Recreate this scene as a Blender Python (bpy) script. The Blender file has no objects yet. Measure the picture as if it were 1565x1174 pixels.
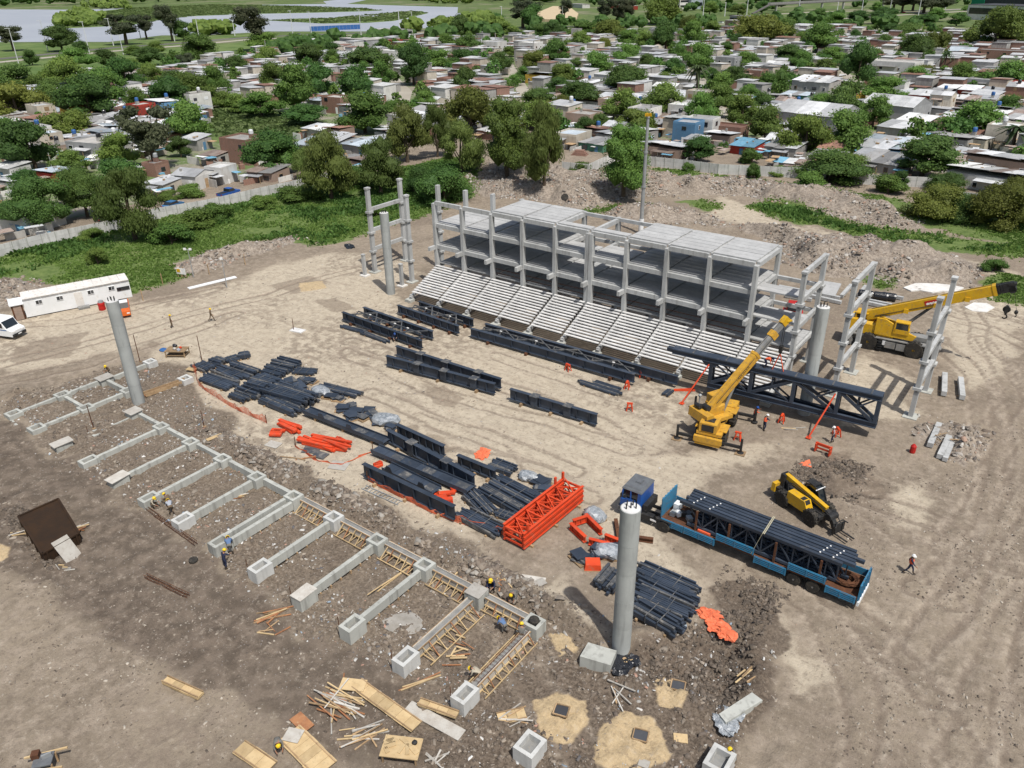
import bpy, math, random
import numpy as np
from mathutils import Vector, Matrix
scene = bpy.context.scene
col = scene.collection
R_ = math.radians
random.seed(7); rng = np.random.default_rng(7)

# ---------------------------------------------------------------- camera, world, sun, exposure
PW, PH, FPX, CAM_H = 1565.0, 1174.0, 1200.7, 39.0          # picture size the survey was made in, focal length, drone height
PITCH, ROLL, YAW = R_(27.645), R_(-0.82), R_(-37.0)
_c, _s = math.cos(PITCH), math.sin(PITCH)
_fwd, _rt, _up = np.array([0, _c, -_s]), np.array([1.0, 0, 0]), np.array([0, _s, _c])
_cr, _sr = math.cos(ROLL), math.sin(ROLL)
_r2, _u2 = _cr*_rt + _sr*_up, -_sr*_rt + _cr*_up
_ex = np.array([math.cos(YAW), math.sin(YAW), 0]); _ey = np.array([-math.sin(YAW), math.cos(YAW), 0])
_S = np.array([_ex, _ey, [0, 0, 1.0]])
RIGHT, UP, FWD = _S @ _r2, _S @ _u2, _S @ _fwd              # camera axes in site axes (x along the stand, y into the site)
cam_data = bpy.data.cameras.new('camera'); cam = bpy.data.objects.new('camera', cam_data); col.objects.link(cam)
M4 = Matrix.Identity(4)
for i in range(3):
    M4[i][0], M4[i][1], M4[i][2] = RIGHT[i], UP[i], -FWD[i]
M4[2][3] = CAM_H
cam.matrix_world = M4
cam_data.sensor_fit = 'HORIZONTAL'; cam_data.sensor_width = 36.0; cam_data.lens = 36.0*FPX/PW
cam_data.clip_start = 0.5; cam_data.clip_end = 9000
scene.camera = cam

SUN_EL = R_(62.0); sx, sy = 0.908, -0.419                   # direction towards the sun
world = bpy.data.worlds.new('World'); scene.world = world; world.use_nodes = True
nt = world.node_tree; nt.nodes.clear()
wo = nt.nodes.new('ShaderNodeOutputWorld'); bg = nt.nodes.new('ShaderNodeBackground'); sk = nt.nodes.new('ShaderNodeTexSky')
sk.sky_type = 'NISHITA'; sk.sun_disc = False; sk.sun_elevation = SUN_EL; sk.sun_rotation = math.atan2(sx, sy)
sk.air_density = 1.3; sk.dust_density = 3.0; sk.altitude = 20
bg.inputs['Strength'].default_value = 0.092
nt.links.new(sk.outputs[0], bg.inputs[0]); nt.links.new(bg.outputs[0], wo.inputs[0])
sl = bpy.data.lights.new('sun', 'SUN'); sl.energy = 4.25; sl.angle = R_(0.9); sl.color = (1.0, 0.968, 0.91)
sun = bpy.data.objects.new('sun', sl); col.objects.link(sun)
sd = Vector((sx*math.cos(SUN_EL), sy*math.cos(SUN_EL), math.sin(SUN_EL)))
sun.rotation_euler = sd.to_track_quat('Z', 'Y').to_euler(); sun.location = (20, -20, 90)
vs = scene.view_settings
scene.display_settings.display_device = 'sRGB'; vs.view_transform = 'Standard'; vs.look = 'None'; vs.gamma = 1.0; vs.exposure = 0.08
vs.use_curve_mapping = False

# ---------------------------------------------------------------- survey helpers (metres on the real ground)
def G(px, py, z=0.0):
    d = RIGHT*((px-PW/2)/FPX) - UP*((py-PH/2)/FPX) + FWD
    t = (z-CAM_H)/d[2]
    return Vector((d[0]*t, d[1]*t, z))
def PX(p):
    q = np.array([p[0], p[1], p[2]-CAM_H]); zz = q@FWD
    return (q@RIGHT/zz*FPX+PW/2, -(q@UP)/zz*FPX+PH/2)
def depth(p): return float(np.array([p[0], p[1], p[2]-CAM_H])@FWD)
def GP(pts, z=0.0): return [tuple(G(a, b, z)[:2]) for a, b in pts]

# ---------------------------------------------------------------- object helpers
def tag(o, label=None, cat=None, group=None, kind=None):
    if label: o['label'] = label
    if cat: o['category'] = cat
    if group: o['group'] = group
    if kind: o['kind'] = kind
    return o
def link(o, parent=None):
    col.objects.link(o)
    if parent is not None: o.parent = parent
    return o
def empty(name, loc, rz=0.0, label=None, cat=None, group=None):
    o = bpy.data.objects.new(name, None); o.empty_display_size = 0.3; link(o)
    o.location = loc; o.rotation_euler = (0, 0, rz)
    return tag(o, label, cat, group)
def copy_tree(o, parent=None):
    c = o.copy(); link(c)
    if parent is not None: c.parent = parent
    for ch in list(o.children): copy_tree(ch, c)
    return c
BOXF = [(0,3,2,1),(4,5,6,7),(0,1,5,4),(1,2,6,5),(2,3,7,6),(3,0,4,7)]
class MB:
    def __init__(s): s.v, s.f, s.m = [], [], []
    def add(s, vs_, fs, mi=0):
        o = len(s.v); s.v += [tuple(p) for p in vs_]; s.f += [tuple(i+o for i in f) for f in fs]; s.m += [mi]*len(fs); return s
    def box(s, c, sz, rz=0.0, mi=0, top=(1, 1), rx=0.0, ry=0.0):
        hx, hy, hz = sz[0]/2, sz[1]/2, sz[2]/2
        pts = [(-hx,-hy,-hz),(hx,-hy,-hz),(hx,hy,-hz),(-hx,hy,-hz)] + [(a*top[0]*hx, b*top[1]*hy, hz) for a, b in ((-1,-1),(1,-1),(1,1),(-1,1))]
        if rx or ry or rz:
            m = Matrix.Rotation(rz, 3, 'Z') @ Matrix.Rotation(ry, 3, 'Y') @ Matrix.Rotation(rx, 3, 'X')
            pts = [m @ Vector(p) for p in pts]
        return s.add([(p[0]+c[0], p[1]+c[1], p[2]+c[2]) for p in pts], BOXF, mi)
    def frame(s, p0, p1, up=(0, 0, 1)):
        a, b = Vector(p0), Vector(p1); d = (b-a).normalized(); u = Vector(up)
        if abs(d.dot(u)) > 0.99: u = Vector((0, 1, 0))
        sd_ = d.cross(u).normalized(); return a, b, sd_, sd_.cross(d).normalized()
    def extr(s, prof, p0, p1, mi=0, up=(0, 0, 1), cap=True):   # prof: (side, up) loop, swept from p0 to p1
        a, b, sd_, uu = s.frame(p0, p1, up); n = len(prof)
        vs_ = [a+sd_*x+uu*y for x, y in prof]+[b+sd_*x+uu*y for x, y in prof]
        fs = [(i, (i+1) % n, n+(i+1) % n, n+i) for i in range(n)]
        if cap: fs += [tuple(range(n-1, -1, -1)), tuple(range(n, 2*n))]
        return s.add(vs_, fs, mi)
    def beam(s, p0, p1, w, h, mi=0, up=(0, 0, 1)):
        return s.extr([(-w/2,-h/2),(w/2,-h/2),(w/2,h/2),(-w/2,h/2)], p0, p1, mi, up)
    def ibeam(s, p0, p1, w, h, t=0.03, mi=0, up=(0, 0, 1)):
        a, b, sd_, uu = s.frame(p0, p1, up)
        for off, ww, hh in ((h/2-t/2, w, t), (-h/2+t/2, w, t), (0, t, h-2*t)):
            s.beam(a+uu*off, b+uu*off, ww, hh, mi, up)
        return s
    def tube(s, p0, p1, r0, r1=None, n=8, mi=0, cap=True):
        r1 = r0 if r1 is None else r1; a, b, sd_, uu = s.frame(p0, p1)
        vs_ = []
        for p, r in ((a, r0), (b, r1)):
            vs_ += [p+sd_*(math.cos(2*math.pi*k/n)*r)+uu*(math.sin(2*math.pi*k/n)*r) for k in range(n)]
        fs = [(i, (i+1) % n, n+(i+1) % n, n+i) for i in range(n)]
        if cap: fs += [tuple(range(n-1, -1, -1)), tuple(range(n, 2*n))]
        return s.add(vs_, fs, mi)
    def path(s, pts, r, n=5, mi=0):
        for a, b in zip(pts, pts[1:]): s.tube(a, b, r, r, n, mi)
        return s
    def prism(s, poly, z0, z1, mi=0):
        n = len(poly)
        vs_ = [(x, y, z0) for x, y in poly]+[(x, y, z1) for x, y in poly]
        return s.add(vs_, [(i, (i+1) % n, n+(i+1) % n, n+i) for i in range(n)]+[tuple(range(n-1, -1, -1)), tuple(range(n, 2*n))], mi)
    def side(s, poly, x0, x1, mi=0):                           # outline in (y, z), thick along x
        n = len(poly)
        vs_ = [(x0, y, z) for y, z in poly]+[(x1, y, z) for y, z in poly]
        return s.add(vs_, [(i, (i+1) % n, n+(i+1) % n, n+i) for i in range(n)]+[tuple(range(n-1, -1, -1)), tuple(range(n, 2*n))], mi)
    def lathe(s, prof, c=(0, 0, 0), n=14, mi=0, axis='z'):
        vs_ = []
        for r, z in prof:
            for k in range(n):
                a = 2*math.pi*k/n; p = (r*math.cos(a), r*math.sin(a), z)
                if axis == 'x': p = (p[2], p[0], p[1])
                if axis == 'y': p = (p[0], p[2], p[1])
                vs_.append((p[0]+c[0], p[1]+c[1], p[2]+c[2]))
        fs = []
        for j in range(len(prof)-1):
            for k in range(n): fs.append((j*n+k, j*n+(k+1) % n, (j+1)*n+(k+1) % n, (j+1)*n+k))
        fs.append(tuple(range(n-1, -1, -1))); fs.append(tuple((len(prof)-1)*n+k for k in range(n)))
        return s.add(vs_, fs, mi)
    def blob(s, c, r, sc=(1, 1, 1), jit=0.15, mi=0, sub=1, seed=None):
        vs_, fs = ICO[sub]; rr = random.Random(seed if seed is not None else random.random())
        out = []
        for p in vs_:
            k = r*(1+rr.uniform(-jit, jit)); out.append((c[0]+p[0]*k*sc[0], c[1]+p[1]*k*sc[1], c[2]+p[2]*k*sc[2]))
        return s.add(out, fs, mi)
    def mesh(s, name, mats, smooth=False):
        me = bpy.data.meshes.new(name); me.from_pydata(s.v, [], s.f)
        mats = mats if isinstance(mats, (list, tuple)) else [mats]
        for m in mats: me.materials.append(m)
        if len(mats) > 1: me.polygons.foreach_set('material_index', s.m)
        if smooth: me.polygons.foreach_set('use_smooth', [True]*len(me.polygons))
        me.update()
        bm = bmesh.new(); bm.from_mesh(me); bmesh.ops.recalc_face_normals(bm, faces=bm.faces); bm.to_mesh(me); bm.free()
        return me
    def build(s, name, mats, parent=None, loc=None, rz=None, smooth=False):
        o = bpy.data.objects.new(name, s.mesh(name, mats, smooth)); link(o, parent)
        if loc is not None: o.location = loc
        if rz is not None: o.rotation_euler = (0, 0, rz)
        return o
import bmesh
def _ico(sub):
    bm = bmesh.new(); bmesh.ops.create_icosphere(bm, subdivisions=sub, radius=1.0)
    r = ([tuple(v.co) for v in bm.verts], [tuple(v.index for v in f.verts) for f in bm.faces]); bm.free(); return r
ICO = {k: _ico(k) for k in (1, 2, 3)}
_ub = {}
def ubox(name, m, parent=None, loc=(0, 0, 0), size=(1, 1, 1), rz=0.0, rx=0.0, ry=0.0):   # a box that shares one mesh per material
    me = _ub.get(m.name)
    if me is None:
        b = MB(); b.box((0, 0, 0), (1, 1, 1)); me = b.mesh('block', m); _ub[m.name] = me
    o = bpy.data.objects.new(name, me); link(o, parent); o.location = loc; o.scale = size; o.rotation_euler = (rx, ry, rz)
    return o
def ubeam(name, m, parent, p0, p1, w, h):
    a, b = Vector(p0), Vector(p1); d = b-a
    rz = math.atan2(d.y, d.x); ry = -math.atan2(d.z, math.hypot(d.x, d.y))
    return ubox(name, m, parent, (a+b)/2, (d.length, w, h), rz, 0, ry)
def arr_mesh(name, V, F, mats, attrs=None, smooth=False, mi=None):   # quick mesh from numpy arrays (F: n x 3 or n x 4)
    me = bpy.data.meshes.new(name); n, k = F.shape
    me.vertices.add(len(V)); me.vertices.foreach_set('co', np.ascontiguousarray(V, dtype=np.float32).ravel())
    me.loops.add(n*k); me.loops.foreach_set('vertex_index', np.ascontiguousarray(F, dtype=np.int32).ravel())
    me.polygons.add(n); me.polygons.foreach_set('loop_start', np.arange(0, n*k, k, dtype=np.int32))
    for m in (mats if isinstance(mats, (list, tuple)) else [mats]): me.materials.append(m)
    if mi is not None: me.polygons.foreach_set('material_index', np.asarray(mi, dtype=np.int32))
    if smooth: me.polygons.foreach_set('use_smooth', np.ones(n, dtype=bool))
    for an, arr in (attrs or {}).items():
        at = me.attributes.new(an, 'FLOAT_COLOR', 'POINT'); at.data.foreach_set('color', np.ascontiguousarray(arr, dtype=np.float32).ravel())
    me.update(calc_edges=True); me.validate(); return me

# ---------------------------------------------------------------- materials
MATS = {}
class NT:
    def __init__(s, name):
        s.m = bpy.data.materials.new(name); s.m.use_nodes = True; s.t = s.m.node_tree; s.t.nodes.clear()
        s.out = s.n('ShaderNodeOutputMaterial'); s.b = s.n('ShaderNodeBsdfPrincipled'); s.l(s.b.outputs[0], s.out.inputs[0])
        s.pos = s.n('ShaderNodeNewGeometry').outputs['Position']
    def n(s, t, **kw):
        x = s.t.nodes.new(t)
        for k, v in kw.items(): setattr(x, k, v)
        return x
    def l(s, a, b): s.t.links.new(a, b)
    def val(s, sock, v):
        if hasattr(v, 'is_linked') or hasattr(v, 'links'): s.l(v, sock)
        else: sock.default_value = v
    def noise(s, scale, detail=4.0, rough=0.55, vec=None, out=0):
        x = s.n('ShaderNodeTexNoise'); x.inputs['Scale'].default_value = scale; x.inputs['Detail'].default_value = detail; x.inputs['Roughness'].default_value = rough
        s.l(vec if vec is not None else s.pos, x.inputs['Vector']); return x.outputs[out]
    def voro(s, scale, vec=None, out='Color', rand=1.0):
        x = s.n('ShaderNodeTexVoronoi'); x.inputs['Scale'].default_value = scale; x.inputs['Randomness'].default_value = rand
        s.l(vec if vec is not None else s.pos, x.inputs['Vector']); return x.outputs[out]
    def ss(s, v, lo, hi, a=0.0, b=1.0):
        x = s.n('ShaderNodeMapRange', interpolation_type='SMOOTHSTEP'); s.val(x.inputs[0], v)
        for i, k in enumerate((lo, hi, a, b)): x.inputs[i+1].default_value = k
        return x.outputs[0]
    def math(s, op, a, b=0.0):
        x = s.n('ShaderNodeMath', operation=op); s.val(x.inputs[0], a); s.val(x.inputs[1], b); return x.outputs[0]
    def mix(s, f, a, b, mode='MIX'):
        x = s.n('ShaderNodeMix', data_type='RGBA', blend_type=mode); s.val(x.inputs[0], f)
        for sock, v in ((x.inputs[6], a), (x.inputs[7], b)):
            if isinstance(v, tuple): sock.default_value = (*v[:3], 1.0)
            else: s.l(v, sock)
        return x.outputs[2]
    def stretch(s, v):
        x = s.n('ShaderNodeMapping'); x.inputs['Scale'].default_value = v; s.l(s.pos, x.inputs[0]); return x.outputs[0]
    def bump(s, h, strength=0.4, dist=0.05, prev=None):
        x = s.n('ShaderNodeBump'); x.inputs['Strength'].default_value = strength; x.inputs['Distance'].default_value = dist
        s.l(h, x.inputs['Height'])
        if prev is not None: s.l(prev, x.inputs['Normal'])
        return x.outputs[0]
    def done(s, color, rough=0.8, normal=None, metal=0.0, spec=0.3):
        if isinstance(color, tuple): s.b.inputs['Base Color'].default_value = (*color[:3], 1)
        else: s.l(color, s.b.inputs['Base Color'])
        s.val(s.b.inputs['Roughness'], rough); s.b.inputs['Metallic'].default_value = metal; s.b.inputs['Specular IOR Level'].default_value = spec
        if normal is not None: s.l(normal, s.b.inputs['Normal'])
        MATS[s.m.name] = s.m; return s.m
def worn(name, c1, c2, scale=0.8, rough=0.8, dirt=None, dirt_amt=0.25, metal=0.0, spec=0.3, bumpk=0.15, fine=18.0, rnd=0.0):
    t = NT(name); n1 = t.noise(scale, 5.0, 0.6); c = t.mix(t.ss(n1, 0.35, 0.68), c1, c2)
    if dirt is not None:
        n2 = t.noise(scale*3.1, 6.0, 0.7); c = t.mix(t.ss(n2, 0.62-dirt_amt, 0.78), c, dirt)
    if rnd > 0:
        oi = t.n('ShaderNodeObjectInfo').outputs['Random']
        hv = t.n('ShaderNodeHueSaturation'); t.l(c, hv.inputs['Color']); t.l(t.ss(oi, 0, 1, 1-rnd, 1+rnd), hv.inputs['Value']); c = hv.outputs[0]
    nf = t.noise(fine, 3.0, 0.6)
    return t.done(c, rough, t.bump(nf, bumpk, 0.03), metal, spec)
def concrete(name, base, dark, streak=0.5):
    t = NT(name)
    n1 = t.noise(0.55, 5.0, 0.6); c = t.mix(t.ss(n1, 0.3, 0.7), base, tuple(x*0.82 for x in base))
    st = t.noise(1.0, 4.0, 0.6, t.stretch((2.2, 2.2, 0.25))); c = t.mix(t.math('MULTIPLY', t.ss(st, 0.48, 0.72), streak), c, dark)
    sp = t.noise(9.0, 4.0, 0.7); c = t.mix(t.ss(sp, 0.62, 0.74, 0, 0.5), c, dark)
    oi = t.n('ShaderNodeObjectInfo').outputs['Random']; hv = t.n('ShaderNodeHueSaturation'); t.l(c, hv.inputs['Color']); t.l(t.ss(oi, 0, 1, 0.95, 1.05), hv.inputs['Value'])
    return t.done(hv.outputs[0], 0.88, t.bump(t.noise(14.0, 4.0, 0.65), 0.25, 0.02))
concrete('concrete', (0.44, 0.445, 0.44), (0.20, 0.198, 0.19), 0.65)
concrete('cast_concrete', (0.43, 0.435, 0.40), (0.17, 0.165, 0.15), 0.6)
concrete('column_concrete', (0.37, 0.385, 0.375), (0.2, 0.205, 0.2), 0.7)
concrete('white_concrete', (0.64, 0.63, 0.615), (0.30, 0.29, 0.28), 0.3)
concrete('deck_concrete', (0.42, 0.42, 0.415), (0.22, 0.22, 0.215), 0.35)
concrete('pale_cap', (0.53, 0.53, 0.51), (0.28, 0.27, 0.25), 0.5)
concrete('panel_concrete', (0.58, 0.575, 0.555), (0.2, 0.2, 0.18), 0.5)
worn('navy_steel', (0.026, 0.036, 0.054), (0.040, 0.052, 0.074), 0.6, 0.55, (0.11, 0.105, 0.10), 0.06, 0.0, 0.4, 0.1, rnd=0.2)
worn('dusty_steel', (0.045, 0.052, 0.064), (0.10, 0.10, 0.10), 0.7, 0.65, (0.26, 0.24, 0.21), 0.16, 0.0, 0.35, 0.1)
worn('orange_paint', (0.60, 0.062, 0.016), (0.50, 0.046, 0.012), 0.8, 0.6, (0.33, 0.13, 0.08), 0.12, 0, 0.4, 0.1, rnd=0.12)
worn('yellow_paint', (0.62, 0.37, 0.012), (0.54, 0.30, 0.010), 1.2, 0.42, (0.27, 0.19, 0.09), 0.13, 0, 0.45, 0.06)
worn('ochre_paint', (0.56, 0.31, 0.035), (0.46, 0.245, 0.026), 1.2, 0.5, (0.20, 0.14, 0.08), 0.15, 0, 0.4, 0.08)
worn('machine_grey', (0.24, 0.24, 0.235), (0.17, 0.17, 0.165), 1.2, 0.6, (0.30, 0.26, 0.2), 0.12)
worn('black_iron', (0.018, 0.018, 0.019), (0.03, 0.03, 0.03), 1.5, 0.55, (0.10, 0.09, 0.075), 0.08)
worn('tyre', (0.022, 0.021, 0.02), (0.04, 0.036, 0.03), 2.0, 0.9, (0.13, 0.11, 0.085), 0.12, bumpk=0.4)
worn('blue_paint', (0.012, 0.085, 0.33), (0.015, 0.07, 0.26), 1.2, 0.4, (0.12, 0.11, 0.1), 0.05, 0, 0.5)
worn('trailer_blue', (0.028, 0.185, 0.33), (0.035, 0.15, 0.26), 1.3, 0.6, (0.14, 0.11, 0.09), 0.14, 0, 0.35, 0.2)
worn('rust', (0.13, 0.055, 0.026), (0.085, 0.036, 0.02), 1.4, 0.9, (0.04, 0.022, 0.014), 0.2, bumpk=0.5)
worn('dark_rust', (0.036, 0.018, 0.0075), (0.024, 0.013, 0.0065), 0.7, 0.85, (0.022, 0.013, 0.008), 0.2, bumpk=0.4)
worn('old_wood', (0.36, 0.25, 0.145), (0.27, 0.18, 0.10), 2.2, 0.85, (0.15, 0.10, 0.06), 0.12, rnd=0.25)
worn('plywood', (0.50, 0.375, 0.21), (0.43, 0.31, 0.165), 1.6, 0.8, (0.30, 0.22, 0.13), 0.1, rnd=0.15)
worn('red_wood', (0.34, 0.16, 0.075), (0.25, 0.11, 0.055), 2.0, 0.85, (0.42, 0.30, 0.18), 0.1, rnd=0.2)
worn('grey_wood', (0.45, 0.43, 0.39), (0.38, 0.35, 0.31), 1.7, 0.85, (0.26, 0.23, 0.19), 0.1, rnd=0.2)
worn('white_metal', (0.74, 0.75, 0.76), (0.68, 0.69, 0.69), 0.6, 0.45, (0.52, 0.48, 0.43), 0.06)
worn('white_roof', (0.62, 0.59, 0.55), (0.68, 0.66, 0.63), 0.9, 0.6, (0.40, 0.30, 0.24), 0.12)
worn('car_white', (0.76, 0.77, 0.78), (0.72, 0.73, 0.73), 1.0, 0.3, None, 0, 0, 0.5, 0.02)
worn('car_orange', (0.62, 0.13, 0.02), (0.58, 0.11, 0.02), 1.0, 0.35, None, 0, 0, 0.5, 0.02)
worn('car_blue', (0.035, 0.13, 0.28), (0.05, 0.15, 0.30), 1.0, 0.35, None, 0, 0, 0.5, 0.02)
worn('car_dark', (0.03, 0.032, 0.035), (0.04, 0.04, 0.045), 1.0, 0.3, None, 0, 0, 0.5, 0.02)
worn('car_grey', (0.22, 0.23, 0.24), (0.2, 0.2, 0.21), 1.0, 0.35, None, 0, 0, 0.5, 0.02)
worn('glass', (0.012, 0.016, 0.020), (0.02, 0.025, 0.03), 0.5, 0.08, None, 0, 0, 0.8, 0.0)
worn('rim', (0.42, 0.42, 0.42), (0.3, 0.3, 0.3), 3.0, 0.45, None, 0, 0.4)
worn('cab_roof', (0.13, 0.14, 0.15), (0.10, 0.105, 0.115), 1.5, 0.5, (0.2, 0.19, 0.18), 0.08)
worn('black_plastic', (0.014, 0.015, 0.018), (0.02, 0.022, 0.028), 2.0, 0.25, (0.12, 0.12, 0.12), 0.05, 0, 0.6, 0.6)
worn('clear_wrap', (0.17, 0.19, 0.21), (0.36, 0.38, 0.40), 3.0, 0.25, (0.55, 0.56, 0.57), 0.1, 0, 0.7, 0.8)
worn('strap', (0.45, 0.42, 0.30), (0.38, 0.35, 0.25), 2.0, 0.8)
worn('tin_strap', (0.40, 0.42, 0.44), (0.34, 0.36, 0.38), 2.0, 0.5)
worn('orange_net', (0.68, 0.16, 0.07), (0.60, 0.13, 0.06), 2.0, 0.7, (0.62, 0.30, 0.2), 0.1)
worn('sand_pile', (0.50, 0.40, 0.26), (0.44, 0.345, 0.22), 0.3, 0.95, (0.36, 0.28, 0.18), 0.1, bumpk=0.4, fine=3.0)
worn('clay', (0.085, 0.068, 0.054), (0.055, 0.043, 0.034), 0.9, 0.95, (0.13, 0.11, 0.09), 0.15, bumpk=0.8, fine=5.0)
worn('white_spill', (0.66, 0.65, 0.62), (0.55, 0.53, 0.5), 1.0, 0.95, (0.4, 0.37, 0.33), 0.1, bumpk=0.5, fine=6)
worn('mortar', (0.33, 0.31, 0.28), (0.26, 0.24, 0.21), 1.5, 0.95, (0.2, 0.18, 0.15), 0.1, bumpk=0.5)
worn('bark', (0.10, 0.075, 0.052), (0.065, 0.05, 0.036), 2.5, 0.95, None, 0, bumpk=0.7)
worn('asphalt', (0.105, 0.10, 0.095), (0.13, 0.125, 0.115), 0.05, 0.9)
worn('pale_road', (0.36, 0.33, 0.28), (0.30, 0.27, 0.22), 0.05, 0.95)
worn('pole_white', (0.62, 0.63, 0.64), (0.55, 0.56, 0.57), 0.5, 0.5)
worn('galvanised', (0.36, 0.375, 0.38), (0.26, 0.27, 0.275), 0.6, 0.5, None, 0, 0.2)
worn('red_paint', (0.42, 0.018, 0.014), (0.36, 0.015, 0.012), 1.0, 0.5, None, 0)
worn('sign_blue', (0.03, 0.10, 0.28), (0.04, 0.12, 0.3), 1.0, 0.5, None, 0)
worn('sign_green', (0.01, 0.20, 0.11), (0.01, 0.18, 0.10), 1.0, 0.5, None, 0)
worn('print_dark', (0.05, 0.035, 0.01), (0.06, 0.04, 0.01), 1.0, 0.6, None, 0)
worn('print_white', (0.75, 0.74, 0.72), (0.7, 0.7, 0.68), 1.0, 0.6, None, 0)
worn('cloth_navy', (0.018, 0.024, 0.055), (0.025, 0.03, 0.065), 4.0, 0.9)
worn('cloth_brown', (0.16, 0.115, 0.075), (0.13, 0.095, 0.06), 4.0, 0.9)
worn('cloth_grey', (0.17, 0.165, 0.15), (0.13, 0.125, 0.115), 4.0, 0.9)
worn('cloth_beige', (0.40, 0.36, 0.28), (0.34, 0.30, 0.23), 4.0, 0.9)
worn('cloth_blue', (0.10, 0.17, 0.30), (0.09, 0.14, 0.26), 4.0, 0.9)
worn('cloth_light', (0.34, 0.36, 0.40), (0.3, 0.32, 0.36), 4.0, 0.9)
worn('hi_vis', (0.78, 0.13, 0.05), (0.70, 0.11, 0.04), 4.0, 0.8)
worn('skin', (0.30, 0.16, 0.10), (0.27, 0.14, 0.085), 4.0, 0.6)
worn('hair', (0.02, 0.015, 0.012), (0.03, 0.02, 0.015), 4.0, 0.7)
worn('boots', (0.03, 0.022, 0.016), (0.05, 0.035, 0.025), 4.0, 0.85)
worn('helmet_yellow', (0.72, 0.50, 0.02), (0.68, 0.46, 0.02), 4.0, 0.35)
worn('helmet_white', (0.72, 0.72, 0.71), (0.68, 0.68, 0.67), 4.0, 0.35)
worn('helmet_blue', (0.02, 0.07, 0.25), (0.02, 0.06, 0.22), 4.0, 0.35)
MT = MATS
def leafmat(name, c, c2):
    t = NT(name); at = t.n('ShaderNodeAttribute'); at.attribute_name = 'tint'
    col_ = t.mix(at.outputs['Fac'], c, c2)
    oi = t.n('ShaderNodeObjectInfo').outputs['Random']; hv = t.n('ShaderNodeHueSaturation'); t.l(col_, hv.inputs['Color'])
    t.l(t.ss(oi, 0, 1, 0.86, 1.4), hv.inputs['Value']); t.l(t.ss(t.math('FRACT', t.math('MULTIPLY', oi, 7.13)), 0, 1, 0.48, 0.515), hv.inputs['Hue'])
    tr = t.n('ShaderNodeBsdfTranslucent'); t.l(hv.outputs[0], tr.inputs[0]); mx = t.n('ShaderNodeMixShader'); mx.inputs[0].default_value = 0.38
    m = t.done(hv.outputs[0], 0.62, None, 0, 0.25)
    t.l(t.b.outputs[0], mx.inputs[1]); t.l(tr.outputs[0], mx.inputs[2]); t.l(mx.outputs[0], t.out.inputs[0]); return m
leafmat('leaf_dark', (0.046, 0.096, 0.024), (0.100, 0.175, 0.040))
leafmat('leaf_mid', (0.070, 0.130, 0.028), (0.145, 0.230, 0.048))
leafmat('leaf_olive', (0.085, 0.115, 0.022), (0.155, 0.185, 0.040))
leafmat('leaf_willow', (0.080, 0.112, 0.026), (0.150, 0.192, 0.050))
leafmat('leaf_euca', (0.045, 0.058, 0.030), (0.085, 0.095, 0.050))
leafmat('leaf_palm', (0.028, 0.055, 0.02), (0.07, 0.10, 0.04))
leafmat('leaf_grass', (0.090, 0.150, 0.030), (0.155, 0.230, 0.055))
leafmat('leaf_weed', (0.066, 0.132, 0.028), (0.120, 0.210, 0.048))
leafmat('leaf_reed', (0.095, 0.140, 0.045), (0.150, 0.200, 0.070))
def wall(name, c, dirt, k=0.25, brick=False):
    t = NT(name); cc = t.mix(t.ss(t.noise(0.35, 5, 0.65), 0.35, 0.7), c, tuple(x*0.8 for x in c))
    if brick:
        b = t.n('ShaderNodeTexBrick'); b.inputs['Scale'].default_value = 2.2; b.inputs['Color1'].default_value = (*c, 1); b.inputs['Color2'].default_value = (*[x*0.72 for x in c], 1)
        b.inputs['Mortar'].default_value = (0.3, 0.26, 0.23, 1); b.inputs['Mortar Size'].default_value = 0.03
        mp = t.n('ShaderNodeMapping'); mp.inputs['Rotation'].default_value = (R_(90), 0, R_(20)); t.l(t.pos, mp.inputs[0]); t.l(mp.outputs[0], b.inputs['Vector'])
        cc = t.mix(0.6, cc, b.outputs[0])
    cc = t.mix(t.ss(t.noise(1.1, 5, 0.7, t.stretch((1.5, 1.5, 0.4))), 0.62-k, 0.8, 0, 0.8), cc, dirt)
    oi = t.n('ShaderNodeObjectInfo').outputs['Random']; hv = t.n('ShaderNodeHueSaturation'); t.l(cc, hv.inputs['Color']); t.l(t.ss(oi, 0, 1, 0.85, 1.12), hv.inputs['Value'])
    return t.done(hv.outputs[0], 0.9)
wall('brick_wall', (0.27, 0.135, 0.095), (0.17, 0.11, 0.085), 0.2, True)
wall('pale_brick_wall', (0.38, 0.27, 0.21), (0.24, 0.20, 0.17), 0.2, True)
wall('block_wall', (0.38, 0.37, 0.35), (0.2, 0.19, 0.17), 0.25)
wall('white_wall', (0.62, 0.61, 0.58), (0.35, 0.32, 0.28), 0.12)
wall('cream_wall', (0.52, 0.47, 0.39), (0.27, 0.22, 0.17), 0.15)
wall('grey_wall', (0.34, 0.345, 0.35), (0.2, 0.195, 0.19), 0.15)
wall('red_wall', (0.33, 0.045, 0.03), (0.16, 0.05, 0.04), 0.1)
wall('yellow_wall', (0.52, 0.34, 0.06), (0.3, 0.2, 0.08), 0.1)
wall('blue_wall', (0.10, 0.22, 0.36), (0.12, 0.16, 0.2), 0.1)
wall('green_wall', (0.10, 0.26, 0.18), (0.12, 0.16, 0.12), 0.1)
wall('dark_wall', (0.06, 0.062, 0.07), (0.09, 0.09, 0.09), 0.1)
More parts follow.
